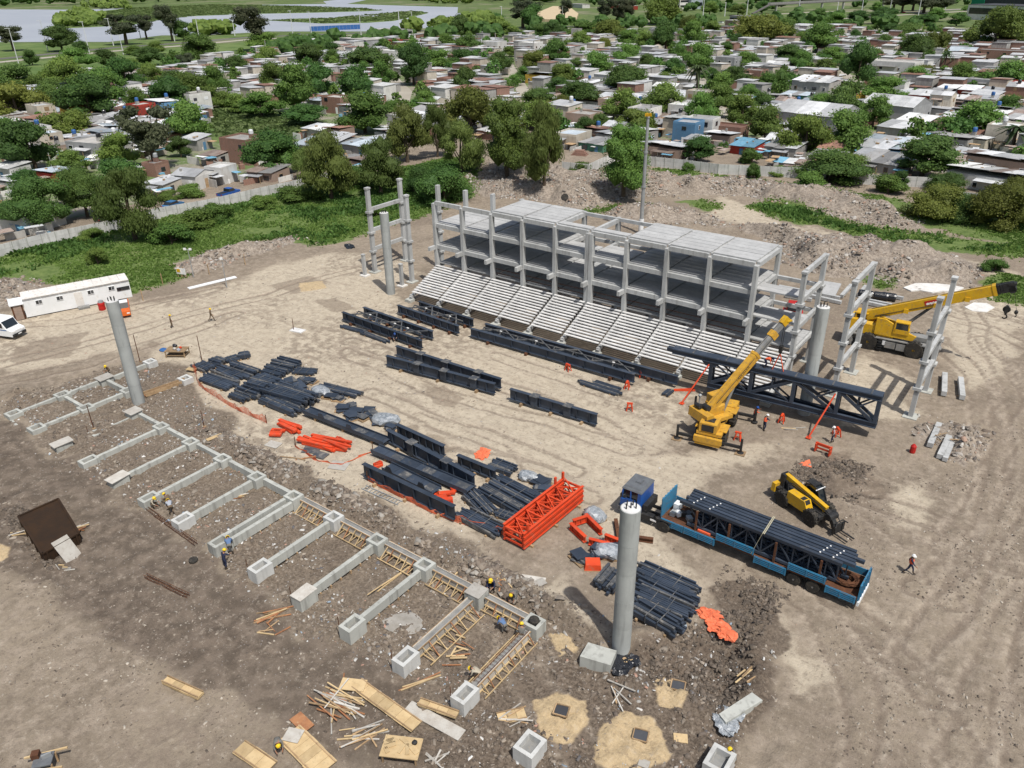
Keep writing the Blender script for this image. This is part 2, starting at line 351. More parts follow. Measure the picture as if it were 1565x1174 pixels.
def sheet(name, c, rust, rk):
    t = NT(name); cc = t.mix(t.ss(t.noise(0.5, 5, 0.65), 0.35, 0.68), c, tuple(x*0.75 for x in c))
    w = t.n('ShaderNodeTexWave'); w.inputs['Scale'].default_value = 1.6; w.bands_direction = 'X'; t.l(t.pos, w.inputs[0])
    cc = t.mix(t.math('MULTIPLY', w.outputs['Fac'], 0.22), cc, tuple(x*0.5 for x in c))
    cc = t.mix(t.ss(t.noise(0.9, 6, 0.7, t.stretch((1.6, 0.5, 1))), 0.74-rk, 0.86-rk*0.5, 0, 0.8), cc, rust)
    oi = t.n('ShaderNodeObjectInfo').outputs['Random']; hv = t.n('ShaderNodeHueSaturation'); t.l(cc, hv.inputs['Color']); t.l(t.ss(oi, 0, 1, 0.62, 1.22), hv.inputs['Value'])
    return t.done(hv.outputs[0], 0.55, t.bump(w.outputs['Fac'], 0.5, 0.05), 0.0, 0.4)
sheet('grey_sheet', (0.54, 0.55, 0.565), (0.24, 0.17, 0.13), 0.14)
sheet('pale_sheet', (0.64, 0.645, 0.65), (0.33, 0.27, 0.23), 0.1)
sheet('white_sheet', (0.70, 0.70, 0.69), (0.45, 0.41, 0.37), 0.08)
sheet('bluish_sheet', (0.46, 0.52, 0.57), (0.25, 0.2, 0.17), 0.1)
sheet('dull_sheet', (0.34, 0.335, 0.33), (0.17, 0.115, 0.085), 0.2)
sheet('rusty_sheet', (0.36, 0.29, 0.25), (0.17, 0.075, 0.045), 0.3)
sheet('tile_sheet', (0.31, 0.17, 0.125), (0.18, 0.09, 0.065), 0.2)
sheet('slab_roof', (0.42, 0.40, 0.37), (0.19, 0.17, 0.15), 0.2)
sheet('blue_tarp', (0.16, 0.36, 0.50), (0.45, 0.45, 0.44), 0.2)
# ---------------------------------------------------------------- ground: masks, heights, sheet
_lat = np.random.default_rng(11).random((256, 256))
def vnoise(x, y, scale, off=0):
    x = x*scale+off*17.3; y = y*scale+off*31.7
    xi = np.floor(x).astype(int); yi = np.floor(y).astype(int); fx = x-xi; fy = y-yi
    fx = fx*fx*(3-2*fx); fy = fy*fy*(3-2*fy)
    a = _lat[xi % 256, yi % 256]; b = _lat[(xi+1) % 256, yi % 256]; c = _lat[xi % 256, (yi+1) % 256]; d = _lat[(xi+1) % 256, (yi+1) % 256]
    return (a*(1-fx)+b*fx)*(1-fy)+(c*(1-fx)+d*fx)*fy
def fbm(x, y, scale, n=4, off=0):
    s = 0; a = 0.5; t = 0
    for k in range(n): s = s+a*vnoise(x, y, scale*2**k, off+k); t += a; a *= 0.5
    return s/t
def sstep(v, lo, hi):
    t = np.clip((v-lo)/(hi-lo), 0, 1); return t*t*(3-2*t)
def poly_sd(x, y, poly):                                        # >0 inside
    x = np.asarray(x, float); y = np.asarray(y, float)
    d2 = np.full(x.shape, 1e18); ins = np.zeros(x.shape, bool); n = len(poly)
    for i in range(n):
        ax, ay = poly[i]; bx, by = poly[(i+1) % n]; ex, ey = bx-ax, by-ay
        t = np.clip(((x-ax)*ex+(y-ay)*ey)/(ex*ex+ey*ey+1e-12), 0, 1)
        d2 = np.minimum(d2, (x-ax-t*ex)**2+(y-ay-t*ey)**2)
        c = (ay > y) != (by > y)
        ins ^= c & (x < (bx-ax)*(y-ay)/(by-ay+1e-12)+ax)
    d = np.sqrt(d2); return np.where(ins, d, -d)
def line_d(x, y, pts):
    d2 = np.full(x.shape, 1e18)
    for (ax, ay), (bx, by) in zip(pts, pts[1:]):
        ex, ey = bx-ax, by-ay; t = np.clip(((x-ax)*ex+(y-ay)*ey)/(ex*ex+ey*ey+1e-12), 0, 1)
        d2 = np.minimum(d2, (x-ax-t*ex)**2+(y-ay-t*ey)**2)
    return np.sqrt(d2)
Z = {}
def zone(name, *polys, z=0.0): Z[name] = [GP(p, z) for p in polys]
zone('grass', [(-60,420),(0,393),(160,346),(300,322),(470,289),(600,258),(700,240),(735,262),(722,298),(650,332),(560,352),(540,366),(475,378),(450,358),(380,370),(300,390),(266,404),(285,424),(210,448),(140,430),(90,435),(60,425),(0,432),(-60,450)],
     [(1138,318),(1180,306),(1240,322),(1330,345),(1420,360),(1500,370),(1640,378),(1640,398),(1480,390),(1400,376),(1330,364),(1250,347),(1180,332)],
     [(1000,258),(1044,262),(1160,276),(1300,292),(1400,312),(1565,296),(1640,290),(1640,382),(1565,378),(1450,358),(1385,336),(1300,305),(1170,288),(1044,273)],
     [(886,322),(930,314),(990,310),(1000,314),(940,322),(890,328)], [(1040,308),(1080,304),(1105,318),(1095,326)], [(1322,432),(1340,426),(1372,430),(1366,442),(1335,440)],
     [(1500,440),(1530,420),(1600,430),(1600,470),(1520,462)])
zone('rubble', [(722,262),(760,247),(860,262),(1044,270),(1171,283),(1298,298),(1385,326),(1420,352),(1330,340),(1230,323),(1140,300),(1060,297),(960,302),(890,320),(800,302),(735,302)],
     [(1060,342),(1150,345),(1250,362),(1350,374),(1440,388),(1500,414),(1490,442),(1400,436),(1330,428),(1270,424),(1205,402),(1190,378),(1120,348)],
     [(930,322),(1010,314),(1070,320),(1100,338),(1000,346),(930,338)], [(-40,440),(0,432),(40,427),(90,438),(66,456),(20,463),(-40,472)],
     [(266,408),(300,392),(380,372),(455,360),(468,368),(380,391),(320,411),(282,418)], [(1395,650),(1440,640),(1500,655),(1515,685),(1470,710),(1410,690)], [(690,270),(722,262),(735,300),(700,296)])
zone('pale', [(250,470),(420,430),(560,420),(640,470),(760,510),(1010,590),(1060,600),(1010,690),(1200,690),(1000,740),(940,780),(760,760),(700,850),(820,900),(880,880),(930,960),(860,940),(740,850),(640,790),(500,740),(400,690),(330,650),(290,580),(230,530)],
     [(-60,480),(60,470),(240,462),(420,405),(560,380),(640,420),(560,450),(420,470),(250,520),(80,560),(-60,580)], [(1100,300),(1140,315),(1180,335),(1330,370),(1480,400),(1560,420),(1565,440),(1480,410),(1330,380),(1180,350),(1090,335)],
     [(1150,960),(1190,940),(1250,1000),(1280,1050),(1230,1050),(1190,1010)], [(1440,440),(1565,450),(1565,540),(1480,600),(1440,560)], [(1260,560),(1330,545),(1400,590),(1380,640),(1300,650)],
     [(900,700),(1100,720),(1000,800),(1090,880),(1060,930),(960,870),(900,800)], [(1350,740),(1420,730),(1440,760),(1350,800)])
zone('dark', [(-80,640),(30,660),(100,705),(200,765),(320,850),(400,910),(520,985),(640,1060),(760,1130),(830,1240),(300,1060),(120,960),(60,900),(-80,860)],
     [(690,990),(800,1000),(900,980),(1000,970),(1090,940),(1160,990),(1170,1060),(1120,1140),(1100,1240),(700,1240)], [(560,1150),(800,1120),(800,1240),(540,1240)])
zone('debris', [(0,620),(150,570),(240,545),(290,580),(330,650),(420,700),(520,745),(640,800),(760,860),(870,930),(960,1000),(1080,940),(1160,1010),(1130,1130),(1060,1240),(700,1240),(560,1010),(400,900),(250,790),(100,700)])
zone('clay', [(1090,888),(1130,880),(1182,892),(1186,945),(1140,985),(1110,960),(1085,930)], [(985,1000),(1060,965),(1130,975),(1155,1030),(1110,1075),(1010,1050),(990,1030)], [(10,760),(25,835),(85,868),(70,800)], [(1220,700),(1300,700),(1335,725),(1310,765),(1230,745)])
zone('ysand', [(808,1068),(846,1054),(900,1066),(910,1100),(880,1136),(822,1118)], [(925,1112),(965,1086),(1015,1108),(1030,1150),(990,1180),(915,1168)], [(1008,1040),(1030,1028),(1062,1048),(1050,1090),(1020,1085)], [(832,974),(862,970),(882,990),(850,1002)], [(455,436),(490,432),(500,444),(460,448)], [(0,835),(18,845),(16,862),(0,866)], z=-0.3)
zone('wet', [(655,594),(700,586),(735,604),(700,622),(668,612)], [(585,640),(640,650),(690,690),(660,690),(590,660)], [(484,456),(520,452),(545,474),(498,482)], [(420,430),(470,424),(500,434),(430,446)], [(20,530),(90,510),(160,505),(90,545),(30,552)], [(1240,690),(1330,705),(1330,740),(1270,755)])
PIT = [(-84.0,20.0),(-84.0,33.3),(-76.5,33.3),(-76.5,32.9),(-18.5,33.4),(-11,36),(-6,33),(-6,10),(-40,2),(-84,14)]
HOLE = GP([(1000,1005),(1060,968),(1128,978),(1148,1028),(1108,1078),(1015,1052)], -0.3)
TRACKS = [GP(p) for p in ([(1480,470),(1512,540),(1536,610),(1544,680),(1520,760),(1460,850),(1400,900)], [(1500,520),(1556,610),(1566,700),(1545,790),(1480,900),(1400,1000)], [(1440,520),(1492,580),(1518,650),(1510,730),(1440,830)],
    [(1600,860),(1540,960),(1490,1060),(1460,1180)], [(1590,900),(1565,1010),(1555,1180)], [(1300,930),(1380,1010),(1440,1100),(1470,1180)], [(1330,780),(1400,830),(1460,920)], [(1310,760),(1430,800),(1530,870)],
    [(540,520),(640,566),(760,590),(900,640),(1000,690)], [(530,540),(680,600),(820,640),(960,690)], [(560,600),(700,650),(880,720)], [(760,545),(880,580),(1000,630)], [(700,690),(830,720),(900,760)], [(640,640),(760,690),(840,760)],
    [(-30,560),(80,540),(200,505),(300,478),(420,446),(540,410)], [(-30,590),(120,560),(260,515),(360,480)], [(0,500),(110,490),(200,470),(330,440)], [(1160,860),(1260,930),(1320,1030),(1330,1180)], [(1200,840),(1340,960),(1420,1060)],
    [(700,880),(780,960),(830,1050),(900,1170)], [(1440,450),(1500,470),(1565,490)], [(1430,480),(1500,500),(1565,530)])]
WHEELCL = [GP(p) for p in ([(820,880),(900,960),(960,1040)],)]
X0, X1, Y0, Y1, STEP = -152.0, 56.0, -12.0, 196.0, 0.36
nx, ny = int((X1-X0)/STEP)+1, int((Y1-Y0)/STEP)+1
gx, gy = np.meshgrid(X0+np.arange(nx)*STEP, Y0+np.arange(ny)*STEP, indexing='ij')
q = np.stack([gx, gy, np.full_like(gx, -CAM_H)], -1); zz = q@FWD
px = (q@RIGHT)/zz*FPX+PW/2; py = -(q@UP)/zz*FPX+PH/2
vis = (zz > 5) & (px > -650) & (px < PW+650) & (py < PH+900) & (py > -200)
x, y = gx[vis], gy[vis]
jx = x+(fbm(x, y, 0.22, 3, 40)-0.5)*5+(fbm(x, y, 1.1, 2, 44)-0.5)*1.2; jy = y+(fbm(x, y, 0.22, 3, 50)-0.5)*5+(fbm(x, y, 1.1, 2, 54)-0.5)*1.2
def zmask(name, soft, jit=True):
    m = np.zeros(x.shape)
    for p in Z[name]:
        m = np.maximum(m, sstep(poly_sd(jx if jit else x, jy if jit else y, p), -soft, soft))
    return m
mk = {n: zmask(n, s_) for n, s_ in (('grass', 1.6), ('rubble', 1.2), ('pale', 3.0), ('dark', 2.0), ('debris', 1.5), ('clay', 0.6), ('wet', 0.7))}; x_, y_ = jx, jy; jx, jy = x*.72+jx*.28, y*.72+jy*.28; mk['ysand'] = zmask('ysand', 0.25); jx, jy = x_, y_
track = np.zeros(x.shape); rut = np.zeros(x.shape)
for i, t in enumerate(TRACKS):
    w = 0.95; d = line_d(x+(fbm(x, y, 0.15, 2, 60+i)-0.5)*2.0, y+(fbm(x, y, 0.15, 2, 80+i)-0.5)*2.0, t)
    k = np.exp(-((d-w)/0.26)**2)*(0.55+0.9*fbm(x, y, 0.12, 2, 90+i)); track = np.maximum(track, k); rut = np.maximum(rut, np.exp(-((d-w-0.42)/0.2)**2)*0.7)
h = (fbm(x, y, 0.06, 3)-0.5)*0.35+(fbm(x, y, 0.6, 3, 5)-0.5)*0.10
clod = np.abs(fbm(x, y, 1.3, 2, 9)-0.5)*2
h += (mk['debris']*0.30+mk['dark']*0.16+mk['clay']*0.45+(1-mk['pale'])*0.09)*(clod-0.3)
rub = np.zeros(x.shape)
for p in Z['rubble']: rub = np.maximum(rub, np.clip(poly_sd(jx, jy, p)/5.0, 0, 1))
rub = rub*rub*(3-2*rub)
lump = fbm(x, y, 0.16, 3, 21); fine = np.abs(fbm(x, y, 0.55, 3, 27)-0.5)*2
h += rub*(0.6+lump*3.3+fine*0.8-0.5)
h += mk['grass']*(fbm(x, y, 0.35, 3, 33)-0.35)*0.6
pit = sstep(poly_sd(jx*0.25+x*0.75, jy*0.25+y*0.75, PIT), -0.5, 0.7)
sp_ = sstep(x, -76, -34); h += pit*(0.26*(1-sp_)-0.30*sp_)
lipd = poly_sd(x, y, PIT); h += np.exp(-((lipd+1.0)/0.8)**2)*1.1*fbm(x, y, 0.5, 3, 70)*sstep(x, -66, -50)*(x < -15)*(y > 30)
hole = sstep(poly_sd(jx*0.3+x*0.7, jy*0.3+y*0.7, HOLE), -0.2, 1.2); h -= hole*(0.85+0.5*(clod-0.3))
h += np.exp(-((poly_sd(x, y, HOLE)+1.1)/0.9)**2)*0.5*fbm(x, y, 0.8, 3, 71)
h -= track*0.10; h += rut*0.07; h += mk['ysand']*(0.10+0.08*clod)
dm = G(30, 610); h += np.exp(-(((x-dm.x)/2.6)**2+((y-dm.y)/1.9)**2))*1.1*(0.7+0.6*clod)
flat = np.zeros(x.shape)
for poly in ([(-84,69.5),(-84,84),(-8,84),(-8,69.5)],): flat = np.maximum(flat, sstep(poly_sd(x, y, poly), -2, 1))
h *= 1-0.75*flat
edge = np.minimum(np.minimum(x-X0, X1-x), np.minimum(y-Y0, Y1-y)); k = sstep(edge, 0.5, 9.0); h = h*k-0.55*(1-k)
H = np.full(gx.shape, np.nan); H[vis] = h
def hgt(px_, py_):
    i = min(max(int(round((px_-X0)/STEP)), 0), nx-1); j = min(max(int(round((py_-Y0)/STEP)), 0), ny-1)
    v = H[i, j]; return -0.6 if np.isnan(v) else float(v)
def GH(a, b, n=3):                                              # point on the real surface seen at that place
    p = G(a, b)
    for _ in range(n): p = G(a, b, hgt(p.x, p.y))
    return p
idx = np.full(gx.shape, -1); idx[vis] = np.arange(vis.sum())
F = np.stack([idx[:-1, :-1], idx[1:, :-1], idx[1:, 1:], idx[:-1, 1:]], -1).reshape(-1, 4); F = F[(F >= 0).all(1)]
damp = sstep(fbm(x, y, 0.09, 4, 120), 0.5, 0.68)
A = np.stack([mk['pale'], mk['grass'], np.maximum(mk['rubble'], rub), mk['dark']], -1)
B = np.stack([mk['ysand'], np.maximum(mk['wet'], damp*0.0), np.clip(track, 0, 1), np.maximum(mk['debris'], 0)], -1)
C = np.stack([mk['clay'], damp, pit, rut], -1)

t = NT('soil')
def attr(n):
    a = t.n('ShaderNodeAttribute'); a.attribute_name = n; s_ = t.n('ShaderNodeSeparateColor'); t.l(a.outputs['Color'], s_.inputs[0]); return s_.outputs[0], s_.outputs[1], s_.outputs[2], a.outputs['Alpha']
pale, grass, rubb, dark = attr('soil_a'); ys, wet, trk, deb = attr('soil_b'); clay, dmp, pitm, ridge = attr('soil_c')
nb = t.noise(0.11, 6, 0.62); nm = t.noise(0.9, 6, 0.65); nf = t.noise(5.0, 5, 0.7); nff = t.noise(19.0, 3, 0.7)
def broken(m, amt=0.7, n_=nm): return t.ss(t.math('ADD', m, t.math('MULTIPLY', t.math('SUBTRACT', n_, 0.5), amt)), 0.30, 0.70)
c = t.mix(t.ss(nb, 0.35, 0.65), (0.265, 0.217, 0.163), (0.185, 0.149, 0.112))
c = t.mix(t.ss(nm, 0.42, 0.66, 0, 0.75), c, (0.31, 0.255, 0.20))
c = t.mix(broken(pale, 0.9), c, t.mix(t.ss(nm, 0.36, 0.64), (0.470, 0.405, 0.312), (0.385, 0.327, 0.25)))
c = t.mix(t.math('MULTIPLY', dmp, t.ss(nm, 0.40, 0.60, 0, 0.55)), c, (0.165, 0.128, 0.097))
c = t.mix(t.math('MULTIPLY', broken(dark, 1.0), 0.78), c, t.mix(t.ss(nm, 0.36, 0.64), (0.064, 0.048, 0.037), (0.150, 0.117, 0.091)))
dcol = t.mix(t.ss(nf, 0.38, 0.60), (0.056, 0.041, 0.029), (0.178, 0.140, 0.106))
c = t.mix(t.math('MULTIPLY', broken(deb, 1.1), 0.7), c, dcol)
vc = t.n('ShaderNodeTexVoronoi'); vc.inputs['Scale'].default_value = 3.4; t.l(t.pos, vc.inputs[0])
hs = t.n('ShaderNodeSeparateColor'); t.l(vc.outputs['Color'], hs.inputs[0])
rcol = t.mix(t.ss(hs.outputs[0], 0.1, 0.95), (0.14, 0.115, 0.095), (0.36, 0.31, 0.26)); rcol = t.mix(t.ss(nf, 0.35, 0.65), rcol, (0.27, 0.225, 0.18))
c = t.mix(broken(rubb, 0.6), c, rcol)
fl = t.n('ShaderNodeTexVoronoi'); fl.inputs['Scale'].default_value = 4.6; t.l(t.pos, fl.inputs[0]); fs_ = t.n('ShaderNodeSeparateColor'); t.l(fl.outputs['Color'], fs_.inputs[0])
fleck = t.math('MULTIPLY', t.ss(fl.outputs['Distance'], 0.10, 0.24, 1, 0), t.ss(fs_.outputs[1], 0.80, 0.84))
c = t.mix(t.math('MULTIPLY', fleck, t.ss(t.math('ADD', t.math('ADD', deb, rubb), t.math('MULTIPLY', dark, 0.5)), 0.0, 1.0, 0.12, 0.9)), c, t.mix(fs_.outputs[2], (0.30, 0.29, 0.28), (0.62, 0.61, 0.60)))
c = t.mix(t.math('MULTIPLY', broken(clay, 0.5), 0.92), c, t.mix(t.ss(nf, 0.4, 0.62), (0.085, 0.064, 0.048), (0.15, 0.118, 0.09)))
c = t.mix(t.math('MULTIPLY', t.ss(t.math('ADD', trk, t.math('MULTIPLY', t.math('SUBTRACT', t.noise(3.0, 5, 0.75), 0.5), 1.5)), 0.25, 0.75), 0.62), c, (0.165, 0.128, 0.098))
c = t.mix(t.math('MULTIPLY', ridge, t.ss(nm, 0.4, 0.6, 0.25, 0.85)), c, (0.41, 0.345, 0.272))
c = t.mix(t.math('MULTIPLY', broken(wet, 0.4), 0.62), c, (0.205, 0.160, 0.118))
c = t.mix(broken(ys, 0.35, nf), c, t.mix(t.ss(nf, 0.35, 0.65), (0.50, 0.385, 0.235), (0.42, 0.315, 0.185)))
gcol = t.mix(t.ss(nm, 0.35, 0.65), (0.080, 0.125, 0.032), (0.135, 0.180, 0.055)); gcol = t.mix(t.ss(nb, 0.55, 0.72, 0, 0.5), gcol, (0.17, 0.17, 0.08))
c = t.mix(broken(grass, 0.9), c, gcol)
ml = t.noise(2.2, 6, 0.72); rut = t.noise(1.0, 5, 0.65, t.stretch((0.16, 1.5, 1.0)))
c = t.mix(t.math('MULTIPLY', pale, t.ss(rut, 0.53, 0.66, 0, 0.42)), c, (0.26, 0.21, 0.16))
ng = t.math('SUBTRACT', 1.0, grass)
c = t.mix(t.math('MULTIPLY', ng, t.ss(ml, 0.34, 0.50, 0.42, 0)), c, (0.115, 0.09, 0.07)); c = t.mix(t.math('MULTIPLY', ng, t.ss(ml, 0.54, 0.70, 0, 0.45)), c, (0.43, 0.37, 0.30))  # soil mottling with clod shading put into colour: hollows darker, crests paler
rut2 = t.noise(1.3, 5, 0.7, t.stretch((1.3, 0.22, 1.0))); c = t.mix(t.math('MULTIPLY', t.math('SUBTRACT', 1.0, pale), t.math('MULTIPLY', ng, t.ss(rut2, 0.54, 0.66, 0, 0.28))), c, (0.12, 0.094, 0.074))
c = t.mix(t.ss(nff, 0.30, 0.46, 0.35, 0), c, (0.10, 0.08, 0.065)); c = t.mix(t.ss(nff, 0.6, 0.75, 0, 0.25), c, (0.48, 0.43, 0.36))
nz = t.bump(ml, 0.6, 0.16); nz = t.bump(nf, 0.65, 0.10, nz); nz = t.bump(nff, 0.45, 0.035, nz)
rough = t.math('SUBTRACT', 0.95, t.math('MULTIPLY', wet, 0.3))
SOIL = t.done(c, rough, nz, 0, 0.25)
me = arr_mesh('ground', np.stack([x, y, h], -1), F, SOIL, {'soil_a': A, 'soil_b': B, 'soil_c': C}, smooth=True)
ground = link(bpy.data.objects.new('ground', me)); tag(ground, kind='structure')

# far country: one wide sheet below, to the horizon
t = NT('far_soil')
nb = t.noise(0.012, 6, 0.6); nm = t.noise(0.10, 6, 0.65); nf = t.noise(0.8, 5, 0.7)
c = t.mix(t.ss(nm, 0.40, 0.60), (0.066, 0.102, 0.028), (0.110, 0.150, 0.044)); c = t.mix(t.ss(nb, 0.52, 0.66, 0, 0.7), c, (0.22, 0.19, 0.14)); c = t.mix(t.ss(nf, 0.55, 0.72, 0, 0.6), c, (0.25, 0.21, 0.165))
FARSOIL = t.done(c, 0.95, t.bump(nf, 0.3, 0.3))
mb = MB(); RR = 6500.0; hx0, hx1, hy0, hy1 = X0+4, X1-4, Y0+4, Y1-4     # one sheet with an opening under the surveyed site
mb.add([(-RR, -RR, -0.62), (RR, -RR, -0.62), (RR, RR, -0.62), (-RR, RR, -0.62), (hx0, hy0, -0.62), (hx1, hy0, -0.62), (hx1, hy1, -0.62), (hx0, hy1, -0.62)], [(0, 1, 5, 4), (1, 2, 6, 5), (2, 3, 7, 6), (3, 0, 4, 7)])
tag(mb.build('terrain', FARSOIL), kind='structure')
t = NT('yard_soil'); nm = t.noise(0.12, 6, 0.65); nf = t.noise(0.9, 5, 0.7)
c = t.mix(t.ss(nm, 0.36, 0.56), (0.25, 0.22, 0.18), (0.10, 0.145, 0.045)); c = t.mix(t.ss(nf, 0.5, 0.7, 0, 0.6), c, (0.35, 0.32, 0.275)); YARD = t.done(c, 0.95, t.bump(nf, 0.4, 0.2))
def sheetpoly(name, pts_px, z, thick, m, kind='structure'):
    poly = GP(pts_px, z); b = MB(); b.prism(poly, z-thick, z); o = b.build(name, m); tag(o, kind=kind); return o
sheetpoly('town_ground', [(-60,240),(-60,110),(60,112),(250,108),(480,68),(650,58),(900,52),(1060,44),(1250,40),(1450,42),(1640,46),(1640,286),(1420,292),(1160,270),(960,246),(800,236),(600,238),(480,270),(300,318),(160,344),(0,392),(-60,410)], -0.57, 0.03, YARD)
# river, banks, islands
t = NT('water'); w1 = t.noise(0.25, 3, 0.6); WATER = t.done(t.mix(t.ss(t.noise(0.01, 4, 0.6), 0.4, 0.65), (0.33, 0.345, 0.385), (0.37, 0.385, 0.42)), 0.4, t.bump(w1, 0.08, 0.1), 0, 0.5)
sheetpoly('river', [(-400,66),(-400,12),(115,15),(300,9),(499,6),(494,2),(540,-3),(560,0),(530,6),(620,9),(700,11),(699,20),(752,24),(729,31),(709,37),(650,43),(556,48),(412,48),(310,54),(247,54),(167,64),(72,64)], -0.50, 0.1, WATER)
t = NT('bank_green'); nm = t.noise(0.05, 5, 0.6); BANK = t.done(t.mix(t.ss(nm, 0.35, 0.65), (0.075, 0.125, 0.03), (0.13, 0.175, 0.055)), 0.95)
sheetpoly('river_island', [(405,31),(450,33.5),(492,36),(560,35),(602,32),(625,27),(653,20.5),(645,17),(630,17),(600,20),(586,25),(540,26),(500,27.5),(450,28.5)], -0.40, 0.15, BANK)
sheetpoly('far_bank', [(65,45),(130,42),(201,38.5),(260,27),(300,24.5),(380,21.5),(479,19.5),(560,17.2),(584,16),(560,13),(500,12.6),(440,9),(330,6),(200,12),(135,19),(112,26),(80,40)], -0.42, 0.12, BANK)
sheetpoly('meadow', [(310,163),(400,164),(478,180),(486,198),(455,215),(380,220),(318,216),(300,190)], -0.50, 0.03, BANK); sheetpoly('meadow', [(130,208),(140,190),(260,178),(290,192),(210,218)], -0.50, 0.03, BANK); sheetpoly('verge', [(-60,104),(0,99),(180,82),(380,64),(440,62),(400,72),(250,100),(120,112),(-60,124)], -0.53, 0.03, BANK); sheetpoly('verge', [(-60,68),(72,66),(170,67),(260,58),(310,56.5),(400,51),(380,55.5),(276,64),(174,71),(0,87),(-60,92)], -0.535, 0.03, BANK)
tag(MB().prism(GP([(820,33),(822,22),(845,12),(870,13),(884,24),(880,34)], -0.5), -0.6, 1.5).build('sand_heap', MT['sand_pile']), 'pale sand heap beside the river, far off behind the dark trees', 'sand heap')
# roads
def road(name, pts_px, w, z, m):
    P = [G(a, b, z) for a, b in pts_px]; b = MB(); L = []
    for i, p in enumerate(P):
        d = (P[min(i+1, len(P)-1)]-P[max(i-1, 0)]).normalized(); n = Vector((-d.y, d.x, 0)); L.append((p+n*w/2, p-n*w/2))
    for (a, b_), (c_, d_) in zip(L, L[1:]): b.add([a, b_, d_, c_], [(0, 1, 2, 3)])
    o = b.build(name, m); tag(o, kind='structure'); return o
road('highway', [(-80,96),(0,90),(174,73),(277,66),(381,57),(504,52),(630,48),(756,43),(990,38),(1211,30),(1311,24),(1480,14),(1600,6)], 9.0, -0.585, MT['asphalt'])
road('highway', [(-80,101),(0,95),(174,78),(277,70),(381,60.5),(504,55),(630,51),(756,46),(990,41),(1211,33),(1311,27),(1480,17),(1600,9)], 8.0, -0.58, MT['pale_road'])
road('avenue', [(1150,24),(1250,18),(1400,16),(1600,10)], 9.0, -0.575, MT['pale_road'])
road('street', [(-40,398),(80,366),(170,340),(260,318),(370,292),(480,270)], 5.0, -0.535, MT['pale_road'])
road('street', [(1044,250),(1180,262),(1330,276),(1480,286)], 3.5, -0.535, MT['pale_road'])
for pts in ([(560,80),(620,140),(600,200)], [(760,70),(800,140),(840,235)], [(990,60),(1080,130),(1150,250)], [(1190,50),(1300,120),(1400,200),(1500,270)], [(480,110),(700,112),(1000,130),(1565,170)], [(600,160),(900,170),(1200,200),(1565,250)]):
    _dz = globals().get('_dz', -0.552)+0.004; road('dirt_street', pts, 5.0, _dz, MT['pale_road'])

# loose rubble, litter and clods: real pieces, too many to count
def chunks(name, n, zones, size, cols, mat, seed, elong=1.0, lift=0.3, pitbias=False):
    r = np.random.default_rng(seed); P = []; polys = [p for z_ in zones for p in Z[z_]]
    areas = np.array([abs(sum(a[0]*b[1]-b[0]*a[1] for a, b in zip(p, p[1:]+p[:1])))/2 for p in polys]); cnt = (areas/areas.sum()*n).astype(int)
    for p, c_ in zip(polys, cnt):
        a = np.array(p); lo, hi = a.min(0), a.max(0); k = 0; got = []
        while k < c_:
            u = lo+(hi-lo)*r.random((c_*3+50, 2)); u = u[poly_sd(u[:, 0], u[:, 1], p)+r.normal(0, 1.0, len(u)) > 0]; got.append(u); k += len(u)
        P.append(np.concatenate(got)[:c_])
    P = np.concatenate(P); ii = np.clip(np.round((P[:, 0]-X0)/STEP).astype(int), 0, nx-1); jj = np.clip(np.round((P[:, 1]-Y0)/STEP).astype(int), 0, ny-1)
    zz_ = H[ii, jj]; ok = ~np.isnan(zz_); cl = fbm(P[:, 0], P[:, 1], 0.3, 3, seed); ok &= cl+r.normal(0, .05, len(P)) > 0.47
    for yp in Z['ysand']: ok &= poly_sd(P[:, 0], P[:, 1], yp) < 0.1
    P, zz_ = P[ok], zz_[ok]; n = len(P)
    base = np.array([(-1,-1,-1),(1,-1,-1),(1,1,-1),(-1,1,-1),(-.7,-.7,1),(.7,-.7,1),(.7,.7,1),(-.7,.7,1)], float)*0.5
    V = base[None]+r.normal(0, 0.12, (n, 8, 3)); s_ = size[0]*np.exp(r.random(n)**2.2*math.log(size[1]/size[0]))
    V *= (s_[:, None]*np.stack([1+r.random(n)*elong, 0.6+0.5*r.random(n), 0.35+0.5*r.random(n)], -1))[:, None, :]
    a = r.random(n)*6.283; tl = r.normal(0, 0.35, n); ca, sa, ct, st = np.cos(a), np.sin(a), np.cos(tl), np.sin(tl)
    y2 = V[..., 1]*ct[:, None]-V[..., 2]*st[:, None]; z2 = V[..., 1]*st[:, None]+V[..., 2]*ct[:, None]
    W = np.stack([V[..., 0]*ca[:, None]-y2*sa[:, None]+P[:, 0][:, None], V[..., 0]*sa[:, None]+y2*ca[:, None]+P[:, 1][:, None], z2+(zz_+s_*lift*0.4)[:, None]], -1)
    F_ = (np.array([(4,5,6,7),(0,1,5,4),(1,2,6,5),(2,3,7,6),(3,0,4,7)])[None]+8*np.arange(n)[:, None, None]).reshape(-1, 4)
    cc = np.array(cols)[r.integers(0, len(cols), n)]*(0.75+0.5*r.random((n, 1))); CC = np.concatenate([np.repeat(cc, 8, 0), np.ones((n*8, 1))], 1)
    o = link(bpy.data.objects.new(name, arr_mesh(name, W.reshape(-1, 3), F_, mat, {'tint': CC}))); return tag(o, kind='stuff')
t = NT('rubble_bits'); at = t.n('ShaderNodeAttribute'); at.attribute_name = 'tint'; BITS = t.done(t.mix(t.ss(t.noise(6.0, 4, 0.6), 0.35, 0.7, 0, 0.4), at.outputs['Color'], (0.2, 0.17, 0.14)), 0.9)
